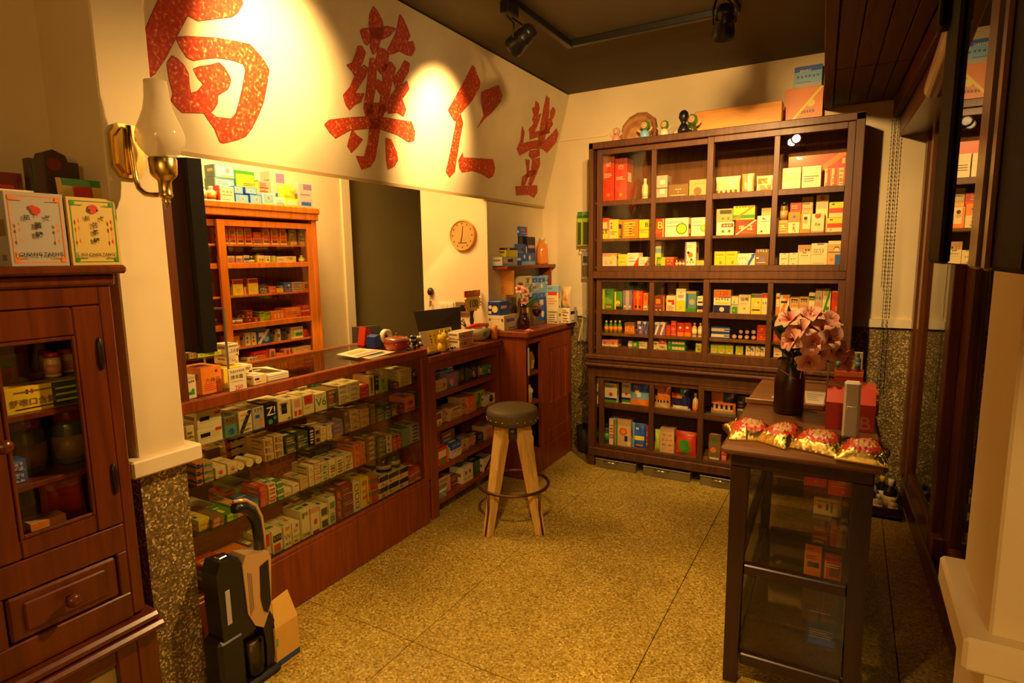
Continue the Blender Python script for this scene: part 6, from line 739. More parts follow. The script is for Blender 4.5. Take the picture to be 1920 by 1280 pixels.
tag(single(MB().box(-2.14, -2.03, 1.34, 1.42, .977, 1.055, INK['y'], .002), 'paper_block', 'pale yellow paper block behind the price card', 'paper'), None)
mb = MB()
for k in range(7): mb.box(-2.13 + .002 * (k % 3), -1.99 + .003 * (k % 2), 1.50 + .002 * (k % 2), 1.60, .977 + k * .004, .9805 + k * .004, INK['w'])
mb.add([(-2.12, 1.49, 1.022), (-2.02, 1.505, 1.030), (-2.0, 1.585, 1.006), (-2.12, 1.60, 1.012)], [(0, 1, 2, 3)], INK['w'])
single(mb, 'paper_stack', 'stack of loose white paper on the glass counter', 'paper')
# --- hutch contents
def carton(name, label, w, d, h, style, loc, rz=RX, cat='box'): return put(carton_mb(w, d, h, style), name, loc, rz, label, cat, None)
BORD = 'R {0} .05 .04 .95 .055;R {0} .05 .945 .95 .96;R {0} .05 .04 .07 .96;R {0} .93 .04 .95 .96;O {0} .1 .08 .1;O {0} .9 .08 .1;O {0} .1 .92 .1;O {0} .9 .92 .1;R {0} .1 .1 .3 .11;R {0} .1 .1 .115 .2;R {0} .7 .1 .9 .11;R {0} .885 .1 .9 .2;R {0} .1 .89 .3 .9;R {0} .7 .89 .9 .9;'
carton('ginger_candy_box', 'white and orange candy box with a red rooster on the hutch', .124, .07, .182, 's;' + BORD.format('o') + 'O r .5 .76 .16;O r .44 .8 .1;D s .0;R r .49 .68 .51 .72;X 茄 k .32 .66 .075;X 苳 k .68 .66 .075;X 薑 k .5 .56 .085;X 糖 k .5 .43 .09;L o .3 .62 0;K o .3 .3 1 .14 .2;K o .3 .3 1 .8 .86;X CHIANG_TARNG k .5 .16 .05', (-1.812, .708, 1.447), RX - .02)
carton('bitter_tea_box', 'gold candy box with green border on the hutch', .120, .06, .178, 'G;' + BORD.format('g') + 'O r .5 .84 .2;O k .42 .82 .05;O k .58 .82 .05;X 茄 k .36 .7 .07;X 苳 k .66 .7 .07;X 苦 k .5 .6 .085;X 茶 k .5 .49 .085;X 糖 k .5 .37 .085;K o .3 .4 1 .14 .19;K r .3 .4 1 .8 .86;X KU_CHAR_TANG k .5 .16 .045', (-1.80, .833, 1.447), RX)
put(pouch_mb(.12, .03, .235, 'G;R g .1 .93 .9 .96;O r .5 .84 .4;R g .08 .6 .12 .9;R g .88 .6 .92 .9'), 'foil_packet', (-1.862, .855, 1.447), RX, 'shiny gold foil packet standing behind the gold candy box', 'packet', None)
mb = MB(); crown = [(.765, 1.447), (.885, 1.447), (.885, 1.735), (.86, 1.735), (.855, 1.752), (.825, 1.765), (.795, 1.752), (.79, 1.735), (.765, 1.735)]
mb.prism(crown, -1.96, -1.93, flat('dark_card', (.07, .035, .012), .5), lambda u, v, d: (d, u, v)); mb.poly([(-1.929, .825 + .018 * math.cos(q), 1.725 + .018 * math.sin(q)) for q in [i * math.pi / 6 for i in range(12)]], INK['m'])
for y in (.772, .872): mb.box(-1.93, -1.929, y, y + .006, 1.65, 1.73, INK['f'])
single(mb, 'display_card', 'dark display card with a rounded crest behind the candy boxes', 'card')
carton('dark_red_carton', 'dark red carton behind the rooster candy box', .10, .05, .245, 'm;L r .7 .9 2;R k .1 .1 .9 .5', (-1.96, .70, 1.447))
carton('white_carton', 'pale carton just behind the rooster candy box', .09, .04, .195, 'c;L t .8 .95 1', (-1.885, .70, 1.447))
carton('lozenge_box', 'yellow lozenge box with a dark half inside the hutch', .17, .06, .066, 'y;R f .58 0 1 1;R c .28 .72 .31 .9;R r .31 .72 .34 .9;R k .25 .72 .28 .9;L h .74 .88 1;X 舒喉口含錠 h .33 .4 .3;L k .1 .2 1;R l .62 .7 .94 .78;R l .62 .45 .94 .53;R l .62 .2 .94 .28', (-1.80, .678, 1.085))
for x, y, nth in ((-1.86, .735, 'front'), (-1.93, .752, 'rear'), (-1.90, .785, 'hinge side')):
    vessel('jar', .021, .066, 'c', 'r', 'p', 'candy_jar', (x, y, 1.1515 if x > -1.9 or True else 1.085), 0, f'{nth} small candy jar with a red lid above the lozenge box', 'red lidded candy jars')
MB_ = MB().box(-1.965, -1.80, .70, .80, 1.146, 1.151, GLASS_T); single(MB_, 'glass_plate', 'thin glass plate carrying the red lidded jars', 'plate')
put(pouch_mb(.115, .05, .20, 'h;O r .5 .4 .5;R g .3 .5 .6 .6;R m .1 .65 .9 .75'), 'snack_bag', (-1.93, .655, 1.085), RX, 'tall printed snack bag inside the hutch', 'bag', None)
mb = MB().lathe([(.026, 0), (.018, .05), (.003, .11), (0, .112)], INK['y'], (-2.0, .765, 1.155), 14); single(mb, 'paper_cone', 'yellow paper cone behind the red lidded jars', 'cone')
single(MB().box(-2.06, -1.94, .70, .795, 1.085, 1.155, W_BOX, .003), 'wooden_block', 'low wooden block under the yellow paper cone', 'block')
for i, (x, y, r) in enumerate(((-1.86, .655, .042), (-1.86, .755, .044), (-1.97, .70, .045))):
    vessel('jar', r, .15, 'f', 'm', 'h', 'herb_jar', (x, y, .91), 0, ('left hand', 'hinge side', 'rear')[i] + ' squat dark herb jar inside the hutch', 'dark herb jars in the hutch')
for k in range(2): carton('blue_tablet_box', ('lower', 'upper')[k] + ' blue box with white print inside the hutch', .06, .05, .030, 'b;K w .45 .36 5;K w .1 .2 4', (-1.80, .59, .91 + .0305 * k))
carton('tan_supplement_box', 'dim tan box with dark word on the hutch floor', .08, .06, .06, 't;R o 0 .75 1 1;X LAKALII k .5 .4 .32', (-1.81, .652, .735))
carton('cream_tablet_box', 'cream box in front of the red bag on the hutch floor', .05, .02, .04, 'c;L h .3 .7 2', (-1.757, .598, .735))
put(pouch_mb(.11, .06, .15, 'o;R r .1 .1 .9 .7'), 'red_bag', (-1.90, .735, .735), RX, 'orange red bag on the hutch floor', 'bag', None)
for k in range(2): carton('green_tea_box', ('lower', 'upper')[k] + ' green and cream box in the base of the hutch', .17, .09, .14, 'c;R g .3 .5 1 .7;R g .1 .1 .8 .3;R y .0 .75 .6 .9;L h .4 .5 1', (-1.80, .67, .03 + k * .1405))
carton('grey_tea_box', 'grey box in the base of the hutch beside the green boxes', .10, .08, .25, 's;R y .2 .4 .8 .8', (-1.80, .52, .03))
# --- things on the counter by the till
bw = simple('lidded_bowl', 'red lidded bowl on the glass counter', 'bowl', (-2.06, 2.352, .977))
RB = flat('red_lacquer', (.42, .045, .012), .2, coat=.5)
MB().lathe([(0.0000, .979), (0.0456, .979), (0.0593, .990), (0.0669, 1.010), (0.0654, 1.028), (0.0000, 1.028)], RB, (-2.06, 2.352, 0), 28).build('body', bw)
MB().lathe([(0.0684, 1.026), (0.0692, 1.032), (0.0570, 1.045), (0.0228, 1.052), (0.0046, 1.054), (0.0038, 1.060), (0.0068, 1.066), (0.0000, 1.070)], flat('brown_red_lacquer', (.26, .05, .015), .3, coat=.4), (-2.06, 2.352, 0), 28).build('lid', bw)
def sheet(name, label, pts, style):
    mb = MB(); P = [V(*p) for p in pts]
    def f(u, v, k): return tuple(P[0].lerp(P[1], u).lerp(P[3].lerp(P[2], u), v) + V(0, 0, .0004 * k))
    mb.add([tuple(p - V(0, 0, .002)) for p in P] + [tuple(p) for p in P], [(3, 2, 1, 0), (4, 5, 6, 7), (0, 1, 5, 4), (1, 2, 6, 5), (2, 3, 7, 6), (3, 0, 4, 7)], INK[style[0]]); printing(mb, style, 1, 1, f, INK)
    return single(mb, name, label, 'paper')
sheet('leaflet', 'pale printed leaflet on the glass counter before the bowl', [(-2.00, 2.08, .980), (-2.02, 2.30, .982), (-2.2, 2.28, .981), (-2.2, 2.10, .980)], 'c;R a .3 .2 .7 .5;R o .1 .6 .8 .9;L h .1 .2 1')
sheet('leaflet', 'upper cream leaflet lying across the pale leaflet', [(-2.05, 2.05, .985), (-2.06, 2.26, .990), (-2.25, 2.27, .988), (-2.22, 2.08, .985)], 'c;R p .1 .1 .9 .3;R t .2 .5 .8 .8')
td = simple('tape_dispenser', 'blue tape dispenser with a white roll behind the red bowl', 'dispenser', (-2.26, 2.44, .977))
mb = MB().prism([(2.37, .977), (2.49, .977), (2.49, 1.01), (2.47, 1.035), (2.40, 1.045), (2.37, 1.035)], -2.29, -2.23, flat('blue_plastic', (.02, .05, .32), .35), lambda u, v, d: (d, u, v)); mb.build('body', td)
MB().lathe([(.022, -.012), (.040, -.012), (.040, .012), (.022, .012), (.022, -.012)], INK['w'], (-2.225, 2.455, 1.03), 20, 'X').build('roll', td)
single(MB().prism([(2.40, .977), (2.49, .977), (2.47, 1.03), (2.445, 1.075), (2.42, 1.08)], -2.39, -2.34, INK['r'], lambda u, v, d: (d, u, v)), 'red_pouch', 'red folded pouch behind the tape dispenser', 'pouch')
single(MB().prism([(2.70, 0), (3.08, 0), (3.03, .90), (2.92, 1.02), (2.72, 1.03)], -2.75, -2.70, flat('dark_fabric', (.05, .035, .02), .8), lambda u, v, d: (d, u, v + 0)), 'chair_back', 'dark chair back standing behind the counter', 'chair')
mb = MB(); rr = random.Random(5)
for k in range(40): mb.lathe([(0, -.009), (.007, -.006), (.009, 0), (.007, .006), (0, .009)], INK['k'] if k % 3 else INK['w'], (-2.03 + rr.uniform(-.03, .03), 2.455 + rr.uniform(-.028, .028), .986 + (k // 10) * .016), 7)
single(mb, 'bead_ornament', 'black and white beaded ornament beside the red bowl', 'ornament')
mb = MB().box(-.004, .004, -.026, .026, 0, .085, INK['c'], .001); mb.v = [(-1.985 + x * .94 - z * .30, 2.515 + y + z * -.12, .979 + z * .95 + x * .3) for x, y, z in mb.v]; single(mb, 'name_card', 'cream card leaning on the beaded ornament', 'card')
single(MB().box(-2.0, -1.955, 2.475, 2.60, .93 + .001, .945, BLACKP, .004), 'card_reader', 'flat black card reader lying at the end of the glass counter', 'device')
mo = simple('monitor', 'black screen of the till seen from behind on the bookcase', 'monitor', (-2.2, 2.92, .93))
q4 = [(-2.17, 2.705, .985), (-2.13, 3.05, .96), (-2.17, 3.10, 1.145), (-2.22, 2.715, 1.145)]
MB().add(q4 + [(x - .02, y + .004, z) for x, y, z in q4], [(0, 1, 2, 3), (7, 6, 5, 4), (0, 4, 5, 1), (1, 5, 6, 2), (2, 6, 7, 3), (3, 7, 4, 0)], BLACKP).build('panel', mo)
MB().box(-2.22, -2.18, 2.84, 2.94, .94, 1.05, BLACKP, .003).build('stand', mo); MB().box(-2.27, -2.12, 2.78, 3.0, .931, .942, BLACKP, .003).build('foot', mo)
mb = MB()
for a in (-.6, .0, .5): mb.tube([(-2.2 + a * .02, 3.06, .94), (-2.2, 3.09 + a * .02, 1.02), (-2.18, 3.13 + a * .03, 1.05 + a * .02), (-2.17, 3.17, 1.0), (-2.16, 3.19, .94)], .0035, BLACKM, 6)
single(mb, 'cable_bundle', 'tangle of dark cables between the till screen and the bowl', 'cable')
mb = MB().box(-.004, .004, -.125, .125, 0, .118, INK['y'], .001)
printing(mb, 'y;X 金 k .9 .82 .18;X 福 k .72 .78 .2;K h .55 .3 1 .78 .9;K h .2 .5 1 .6 .7;K h .2 .6 1 .1 .18;K h .3 .5 1 .25 .32;L h .1 .14 1', .25, .118, lambda u, v, k: (.0042 + .0003 * k, -.125 + u, v), INK)
mb.v = [(-2.05 + x - z * .22, 2.735 + y, .931 + z * .97 + x * .2) for x, y, z in mb.v]; single(mb, 'gold_plaque', 'gold plaque with dark characters on the bookcase', 'plaque')
fg = simple('yellow_figurine', 'small yellow animal figurine in front of the gold plaque', 'figurine', (-1.99, 2.665, .931))
YP = flat('yellow_glaze', (.80, .52, .03), .25, coat=.4)
mb = MB().lathe([(0, .931), (.03, .933), (.036, .95), (.030, .975), (.018, .988), (0, .99)], YP, (-1.99, 2.66, 0), 16, sx=.8); mb.lathe([(0, .98), (.022, .985), (.031, 1.005), (.028, 1.025), (.014, 1.038), (0, 1.04)], YP, (-1.985, 2.655, 0), 16)
for dy in (-.016, .016): mb.tube([(-1.985, 2.655 + dy, 1.03), (-1.99, 2.655 + dy * 1.5, 1.055)], [.008, .002], YP, 8)
mb.build('body', fg)
mb = MB().lathe([(0, -.01), (.011, -.006), (.012, .004), (0, .012)], YP, (-1.955, 2.66, 1.0), 10, 'X'); mb.build('muzzle', fg)
mb = MB(); rr = random.Random(9)
for k in range(26): mb.lathe([(0, -.006), (.006, -.003), (.006, .003), (0, .006)], INK[rr.choice('chk')], (-1.965 + rr.uniform(-.02, .012), 2.70 + rr.uniform(-.05, .06), .938 + rr.uniform(0, .012)), 6)
single(mb, 'bead_bracelet', 'string of pale and dark beads at the foot of the yellow figurine', 'bracelet')
# bowl with the price starburst
bo = simple('ceramic_bowl', 'wide grey green ceramic bowl at the end of the bookcase', 'bowl', (-2.05, 3.13, .93))
CER = flat('celadon_glaze', (.46, .40, .20), .3, coat=.3)
MB().lathe([(0.0000, .931), (0.0456, .931), (0.0646, .945), (0.0798, .975), (0.0851, 1.012), (0.0821, 1.013), (0.0760, .98), (0.0608, .955), (0.0000, .95)], CER, (-2.06, 3.13, 0), 30).build('body', bo)
mb = MB(); c0 = V(-2.06 + .082, 3.10, .978)
mb.poly([(c0.x + .0035 - .003 * abs(math.cos(q)), c0.y + .022 * math.cos(q) - .012, c0.z + .018 * math.sin(q)) for q in [i * math.pi / 7 for i in range(14)]], INK['e']); mb.build('round_mark', bo)
mb = MB().tube([(-2.09, 3.05, 1.02), (-2.06, 3.13, 1.03), (-2.04, 3.22, 1.022)], .012, INK['r'], 8); mb.lathe([(0, -.02), (.03, -.01), (.03, .01), (0, .02)], INK['o'], (-2.08, 3.16, 1.015), 10); single(mb, 'red_packets', 'red packets lying in the ceramic bowl', 'packet')
single(MB().lathe([(0, .931), (.02, .931), (.022, .95), (.018, 1.0), (.020, 1.02), (0, 1.022)], INK['o'], (-1.985, 3.215, 0), 14), 'orange_candle', 'orange candle between the bowl and the tall counter', 'candle')
ps = simple('price_sign', 'starburst price sign reading 100 on a dark turned stand', 'sign', (-2.15, 3.33, .93))
MB().lathe([(0, .931), (.04, .931), (.042, .94), (.018, .955), (.012, .97), (.016, 1.0), (.010, 1.02), (.015, 1.05), (.010, 1.075), (.013, 1.10), (.02, 1.112), (0, 1.114)], W_BLACK, (-2.15, 3.20, 0), 16).build('stand', ps)
st_ = [(.105 * (1.0 if i % 2 == 0 else .80) * math.cos(2 * math.pi * i / 32), .062 * (1.0 if i % 2 == 0 else .82) * math.sin(2 * math.pi * i / 32)) for i in range(32)]
mb = MB().prism(st_, 0, .003, INK['r'], lambda u, v, d: (-2.14 + d, 3.20 + u, 1.165 + v)); mb.poly([(-2.1365, 3.20 + u * .93, 1.165 + v * .93) for u, v in st_], INK['y'])
mb.box(-2.141, -2.135, 3.105, 3.285, 1.205, 1.245, INK['r'])
printing(mb, 'y;K y .78 .18 4 .1 .9;X 100 k .55 .4 .36', .18, .15, lambda u, v, k: (-2.1345 + .0003 * k, 3.11 + u, 1.10 + v), INK)
mb.build('starburst', ps)
# --- wall bits by the clock
cl = simple('wall_clock', 'round wooden wall clock on the bright wall', 'clock', (-2.265, 3.285, 1.51))
MB().lathe([(0, -.0), (.100, 0), (.104, -.012), (.098, -.026), (.092, -.024), (.092, -.018), (0, -.018)], W_BOX, (-2.265, 3.30, 1.604), 36, 'Y').build('rim', cl)
mb = MB(); yk = 3.2808
mb.poly([(-2.265 + .092 * math.cos(2 * math.pi * i / 30), yk, 1.604 + .092 * math.sin(2 * math.pi * i / 30)) for i in range(30)][::-1], flat('clock_face', (.55, .34, .10), .4)); mb.build('dial', cl)
mb = MB()
for i in range(12):
    mb = MB(); a = i * math.pi / 6; c = V(-2.265 + .078 * math.sin(a), yk - .0006, 1.604 + .078 * math.cos(a)); mb.box(c.x - .003, c.x + .003, c.y - .0004, c.y, c.z - .005, c.z + .005, INK['k']); mb.build('numeral', cl)
mb = MB().box(-2.30, -2.23, yk - .0008, yk - .0004, 1.552, 1.557, INK['k']); mb.build('printed_line', cl)
for a, L, w in ((math.radians(6), .062, .0025), (math.radians(196), .045, .003)): MB().tube([(-2.265, yk - .002, 1.604), (-2.265 + L * math.sin(a), yk - .002, 1.604 + L * math.cos(a))], w, INK['m'], 6).build('hand', cl)
ky = simple('key_hook', 'dark carved key hook with hanging keys beside the passage', 'hook', (-2.55, 3.29, 1.12))
MB().lathe([(0, -.025), (.018, -.02), (.024, 0), (.018, .02), (.008, .028), (0, .03)], W_BLACK, (-2.548, 3.285, 1.225), 14).build('head', ky)
mb = MB().tube([(-2.55, 3.28, 1.20), (-2.55, 3.278, 1.16)], .002, STEEL, 6); mb.box(-2.556, -2.548, 3.277, 3.28, 1.12, 1.16, STEEL); mb.box(-2.545, -2.538, 3.277, 3.28, 1.13, 1.165, BRASS); mb.build('keys', ky)
def plate(name, label, x0, x1, z0, z1, n):
    t = simple(name, label, 'switch', ((x0 + x1) / 2, 3.295, z0)); MB().box(x0, x1, 3.288, 3.30, z0, z1, WHITEP, .003).build('plate', t)
    for i in range(n): w = (x1 - x0 - .02) / n; MB().box(x0 + .01 + i * w, x0 + .008 + (i + 1) * w, 3.284, 3.289, z0 + .012, z1 - .012, TRIMC, .002).build('button', t)
plate('switch_plate', 'wide cream switch plate under the clock', -2.49, -2.36, 1.085, 1.155, 3)
plate('switch_plate', 'narrow cream switch plate at the passage edge', -2.615, -2.585, 1.0, 1.06, 1)
single(MB().box(-2.335, -2.21, 3.275, 3.30, 1.08, 1.16, flat('brown_box', (.22, .15, .06), .4), .004).box(-2.29, -2.25, 3.273, 3.276, 1.10, 1.14, BLACKP), 'intercom', 'grey brown wall intercom behind the till screen', 'intercom')
sheet_ = MB().box(-3.299, -3.297, 1.88, 2.03, 1.86, 2.12, INK['w']); printing(sheet_, 'w;L h .2 .9 9', .15, .26, lambda u, v, k: (-3.2968 + .0002 * k, 1.88 + u, 1.86 + v), INK); single(sheet_, 'wall_notice', 'white paper notice on the wall above the orange cabinet', 'paper')
# --- wall shelf in the corner above the tall counter
ws = simple('wall_shelf', 'small wooden wall shelf in the corner beside the back wall', 'shelf', (-2.03, 3.75, 1.2))
MB().box(-2.08, -1.965, 3.36, 4.09, 1.376, 1.40, W_RED, .003).build('board', ws)
for y in (3.46, 4.03): MB().box(-2.08, -1.98, y, y + .02, 1.20, 1.376, W_BOX if y < 3.6 else W_RED, .003).build('bracket', ws)
ob = simple('orange_bottle', 'orange plastic bottle with a handle on the wall shelf', 'bottle', (-2.02, 3.96, 1.40))
MB().lathe([(0, 1.40), (.05, 1.401), (.055, 1.42), (.055, 1.50), (.045, 1.545), (.02, 1.565), (.018, 1.58)], flat('orange_liquid', (.85, .28, .05), .15, coat=.4), (-2.02, 3.97, 0), 18, sx=.8).build('body', ob)
MB().lathe([(.022, 1.575), (.022, 1.60), (0, 1.602)], BODY['c'], (-2.02, 3.97, 0), 14).build('cap', ob)
MB().tube([(-2.0, 4.02, 1.44), (-2.0, 4.045, 1.50), (-2.0, 4.02, 1.55), (-2.01, 3.99, 1.56)], .009, BODY['c'], 8).build('handle', ob)
# --- flowers
def petal_mesh(L, w, mat):
    mb = MB(); vs = []; n = 7
    for j in range(n):
        v = j / (n - 1); ww = w * math.sin(math.pi * min(.97, .12 + v * .86)) ** .8
        for i in (-1, -.5, 0, .5, 1): vs.append((i * ww, L * (v - .22 * v * v), L * (.55 * v - .62 * v ** 2.2) + .16 * ww * abs(i) * 1.2 - .01 * L * math.sin(9 * v) * abs(i)))
    fs = [(j * 5 + i, j * 5 + i + 1, j * 5 + i + 6, j * 5 + i + 5) for j in range(n - 1) for i in range(4)]
    return mb.add(vs, fs, mat, True).mesh('petal')
PINK = bpy.data.materials.new('lily_pink'); PINK.use_nodes = True; t_ = PINK.node_tree; b_ = t_.nodes['Principled BSDF']
tc_ = t_.nodes.new('ShaderNodeTexCoord'); sp_ = t_.nodes.new('ShaderNodeSeparateXYZ'); t_.links.new(tc_.outputs['Generated'], sp_.inputs[0])
t_.links.new(ramp(t_, sp_.outputs[1], [(0, (.76, .10, .09)), (.4, (.90, .33, .24)), (1, (.95, .60, .42))]), b_.inputs['Base Color']); b_.inputs['Roughness'].default_value = .55
LEAF = flat('lily_leaf', (.05, .10, .015), .5); STAMEN = flat('stamen', (.35, .12, .02), .6)
PM = petal_mesh(.068, .023, PINK); PM2 = petal_mesh(.042, .014, PINK)
def bouquet(label, neck, flowers, leaves, size, pm):
    t = thing('lily_bouquet', label, 'flowers', neck)
    T = MW[t.name]
    for (x, y, z, az, el) in flowers:
        d = V(math.cos(az) * math.cos(el), math.sin(az) * math.cos(el), math.sin(el)); q = d.to_track_quat('Z', 'Y'); p = V(x, y, z)
        mb = MB().tube([V(*neck), V(*neck).lerp(p, .5) + V(0, 0, .012), p], .0022, LEAF, 5)
        fl = mb.build('flower', t); Mf = T.inverted() @ Matrix.Translation(p) @ q.to_matrix().to_4x4()
        mb = MB()
        for k in range(5): a = k * 1.256; mb.tube([p, p + q @ V(.006 * math.cos(a), .006 * math.sin(a), size * .55), p + q @ V(.014 * math.cos(a), .014 * math.sin(a), size * .75)], .0012, STAMEN, 4)
        s_ = mb.build('stamen', fl, True); s_.parent = fl
        for k in range(6):
            o = bpy.data.objects.new('petal', pm); COL.objects.link(o); o.parent = fl
            o.matrix_local = Mf @ Matrix.Rotation(k * math.pi / 3 + .2, 4, 'Z') @ Matrix.Rotation(math.radians(18 + 14 * (k % 2)), 4, 'X') @ Matrix.Diagonal((random.uniform(.9, 1.15),) * 3 + (1,))
    for (a, b) in leaves:
        A, B = V(*a), V(*b); s = (B - A).cross(V(0, 0, 1)).normalized() * (B - A).length * .16; m_ = A.lerp(B, .5) + V(0, 0, .008)
        MB().add([A, m_ + s, B, m_ - s, A.lerp(B, .5) + V(0, 0, -.002)], [(0, 1, 4), (1, 2, 4), (2, 3, 4), (3, 0, 4)], LEAF, True).build('leaf', t)
    return t
fr_ = [(-.185, 2.36, 1.205, 4.2, .75), (-.135, 2.42, 1.178, 4.9, .7), (-.085, 2.40, 1.170, 5.4, .55), (-.165, 2.33, 1.140, 4.0, .3), (-.105, 2.35, 1.132, 4.8, .25), (-.040, 2.38, 1.105, 5.6, .15), (-.118, 2.34, 1.070, 4.9, -.2), (-.145, 2.40, 1.20, 4.5, .9), (-.07, 2.45, 1.19, 5.5, .9), (-.095, 2.36, 1.10, 5.2, .0), (-.06, 2.36, 1.145, 5.3, .35), (-.15, 2.35, 1.175, 4.4, .5), (-.02, 2.40, 1.075, 5.9, .0), (-.125, 2.40, 1.215, 4.8, 1.0)]
vz = simple('ceramic_vase', 'tall dark maroon vase on the black display case', 'vase', (-.183, 2.44, .845))
MAR = flat('dark_maroon_glaze', (.030, .007, .006), .35, coat=.2)
MB().lathe([(0, .846), (.050, .846), (.053, .852), (.054, .96), (.052, .985), (.040, 1.025), (.031, 1.055), (.034, 1.085), (.030, 1.085), (.027, 1.055), (0, 1.03)], MAR, (-.183, 2.44, 0), 28).build('body', vz)
MB().tube([(-.183 + .05 * math.cos(a), 2.44 + .05 * math.sin(a), 1.0 + .018 * math.sin(a * 2)) for a in [4.0 + i * .22 for i in range(8)]] + [(-.14, 2.41, 1.06)], .0018, W_BOX, 5).build('twine', vz)
bouquet('bouquet of pink lilies in the dark maroon vase', (-.183, 2.44, 1.06), fr_, [((-.183, 2.43, 1.08), (-.255, 2.36, 1.245)), ((-.183, 2.43, 1.07), (-.26, 2.38, 1.20)), ((-.19, 2.43, 1.07), (-.25, 2.36, 1.125)), ((-.18, 2.42, 1.06), (-.215, 2.35, 1.10)), ((-.17, 2.43, 1.09), (-.195, 2.36, 1.265)), ((-.15, 2.42, 1.07), (-.03, 2.36, 1.06)), ((-.18, 2.42, 1.06), (-.23, 2.36, 1.06)), ((-.18, 2.42, 1.05), (-.15, 2.33, 1.02))], .062, PM)
gv = simple('glass_vase', 'brown glass bottle vase with lilies on the tall counter', 'vase', (-1.87, 3.395, .985))
MB().lathe([(0.0000, .986), (0.0360, .986), (0.0440, 1.0), (0.0456, 1.03), (0.0360, 1.055), (0.0240, 1.075), (0.0208, 1.12), (0.0248, 1.15)], glass('amber_glass', (.55, .34, .14), .9), (-1.87, 3.395, 0), 20).build('body', gv)
bouquet('small bunch of pink lilies in the brown glass bottle', (-1.87, 3.395, 1.12), [(-1.86, 3.33, 1.245, 5.2, .5), (-1.86, 3.40, 1.225, 5.6, .3), (-1.86, 3.52, 1.25, .2, .4), (-1.85, 3.37, 1.175, 5.5, .0), (-1.85, 3.56, 1.12, .3, -.2)],
        [((-1.87, 3.40, 1.13), (-1.83, 3.55, 1.20)), ((-1.87, 3.40, 1.13), (-1.84, 3.50, 1.17)), ((-1.87, 3.40, 1.14), (-1.84, 3.47, 1.29)), ((-1.87, 3.4, 1.12), (-1.84, 3.6, 1.17))], .038, PM2)
wg = simple('wine_glass', 'wine glass with dark wine beside the brown glass bottle', 'glass', (-1.83, 3.51, .985))
MB().lathe([(0, .986), (.028, .986), (.028, .989), (.004, .994), (.004, 1.05), (.02, 1.062), (.034, 1.085), (.034, 1.125), (.031, 1.14)], GLASS_T, (-1.83, 3.51, 0), 20).build('bowl', wg)
MB().lathe([(0, 1.053), (.018, 1.064), (.032, 1.086), (.033, 1.108), (0, 1.108)], flat('dark_wine', (.03, .004, .004), .1), (-1.83, 3.51, 0), 18).build('wine', wg)
mb = MB()
for k in range(5):
    a = math.pi / 2 + k * 1.2566; b1, b2 = a - .628, a + .628
    mb.add([(0, 0, 1.0), (.012 * math.cos(b1), .012 * math.sin(b1), .992), (.034 * math.cos(a), .034 * math.sin(a), .988), (.012 * math.cos(b2), .012 * math.sin(b2), .992), (.012 * math.cos(b1), .012 * math.sin(b1), .986), (.034 * math.cos(a), .034 * math.sin(a), .986), (.012 * math.cos(b2), .012 * math.sin(b2), .986), (0, 0, .986)], [(0, 1, 2), (0, 2, 3), (1, 4, 5, 2), (2, 5, 6, 3), (7, 5, 4), (7, 6, 5)], INK['p'])
mb.v = [(x - 1.78, y + 3.30, z) for x, y, z in mb.v]; single(mb, 'starfish', 'pink starfish lying at the corner of the tall counter', 'starfish')
# --- display case: things on top
def foil_bag(loc, rz, w, d, h, label):
    nx, ny = 26, 20; mb = MB(); rr = random.Random(int(abs(loc[0]) * 1000)); cr = [(rr.uniform(-60, 60), rr.uniform(-60, 60), rr.uniform(0, 6.28)) for _ in range(9)]
    def top(u, v):
        e = (1 - abs(2 * u - 1) ** 2.6) ** .8 * (1 - abs(2 * v - 1) ** 2.4) ** .8
        c = sum(abs(math.sin(a * u + b_ * v + p)) for a, b_, p in cr) / 9 - .6
        return h * max(.02, e * (1 + .75 * c)) + .35 * h * v + (.004 * math.sin(44 * v) if u < .07 or u > .93 else 0)
    vs = [((u - .5) * w * (1 - .07 * math.sin(math.pi * v)), (v - .5) * d, .004 + top(u, v)) for v in [j / ny for j in range(ny + 1)] for u in [i / nx for i in range(nx + 1)]]
    b = len(vs); vs += [(x, y, .001) for x, y, z in vs]
    sl = {}
    mb.v = vs
    for j in range(ny):
        for i in range(nx):
            u, v = (i + .5) / nx, (j + .5) / ny; m_ = GOLDF
            if ((u - .55) / .33) ** 2 + ((v - .42) / .28) ** 2 < 1: m_ = FOIL['r'] if ((u - .55) / .25) ** 2 + ((v - .42) / .17) ** 2 > 1 or (j % 3 == 0 and i % 3 == 1) else FOIL['t']
            elif ((u - .2) / .13) ** 2 + ((v - .35) / .2) ** 2 < 1: m_ = FOIL['r']
            elif u > .78 and v < .6 and (i + j) % 5 == 0: m_ = FOIL['l']
            a0 = j * (nx + 1) + i; mb.f.append([a0, a0 + 1, a0 + nx + 2, a0 + nx + 1]); mb.m.append(mb.slot(m_)); mb.sm.append((i + j) % 3 != 0)
            mb.f.append([b + a0, b + a0 + nx + 1, b + a0 + nx + 2, b + a0 + 1]); mb.m.append(mb.slot(GOLDF)); mb.sm.append(True)
    ring = [i for i in range(nx + 1)] + [j * (nx + 1) + nx for j in range(1, ny + 1)] + [ny * (nx + 1) + i for i in range(nx - 1, -1, -1)] + [j * (nx + 1) for j in range(ny - 1, 0, -1)]
    for k in range(len(ring)): p, q = ring[k], ring[(k + 1) % len(ring)]; mb.f.append([q, p, b + p, b + q]); mb.m.append(mb.slot(GOLDF)); mb.sm.append(False)
    return put(mb, 'snack_bag', loc, rz, label, 'bag', 'gold snack bags on the black display case')
GOLDF = flat('gold_foil', (.80, .55, .13), .2, 1.0, bump=.2)
foil_bag((-.270, 2.06, .8455), .35, .15, .13, .040, 'crumpled gold snack bag nearest the counter side of the display case')
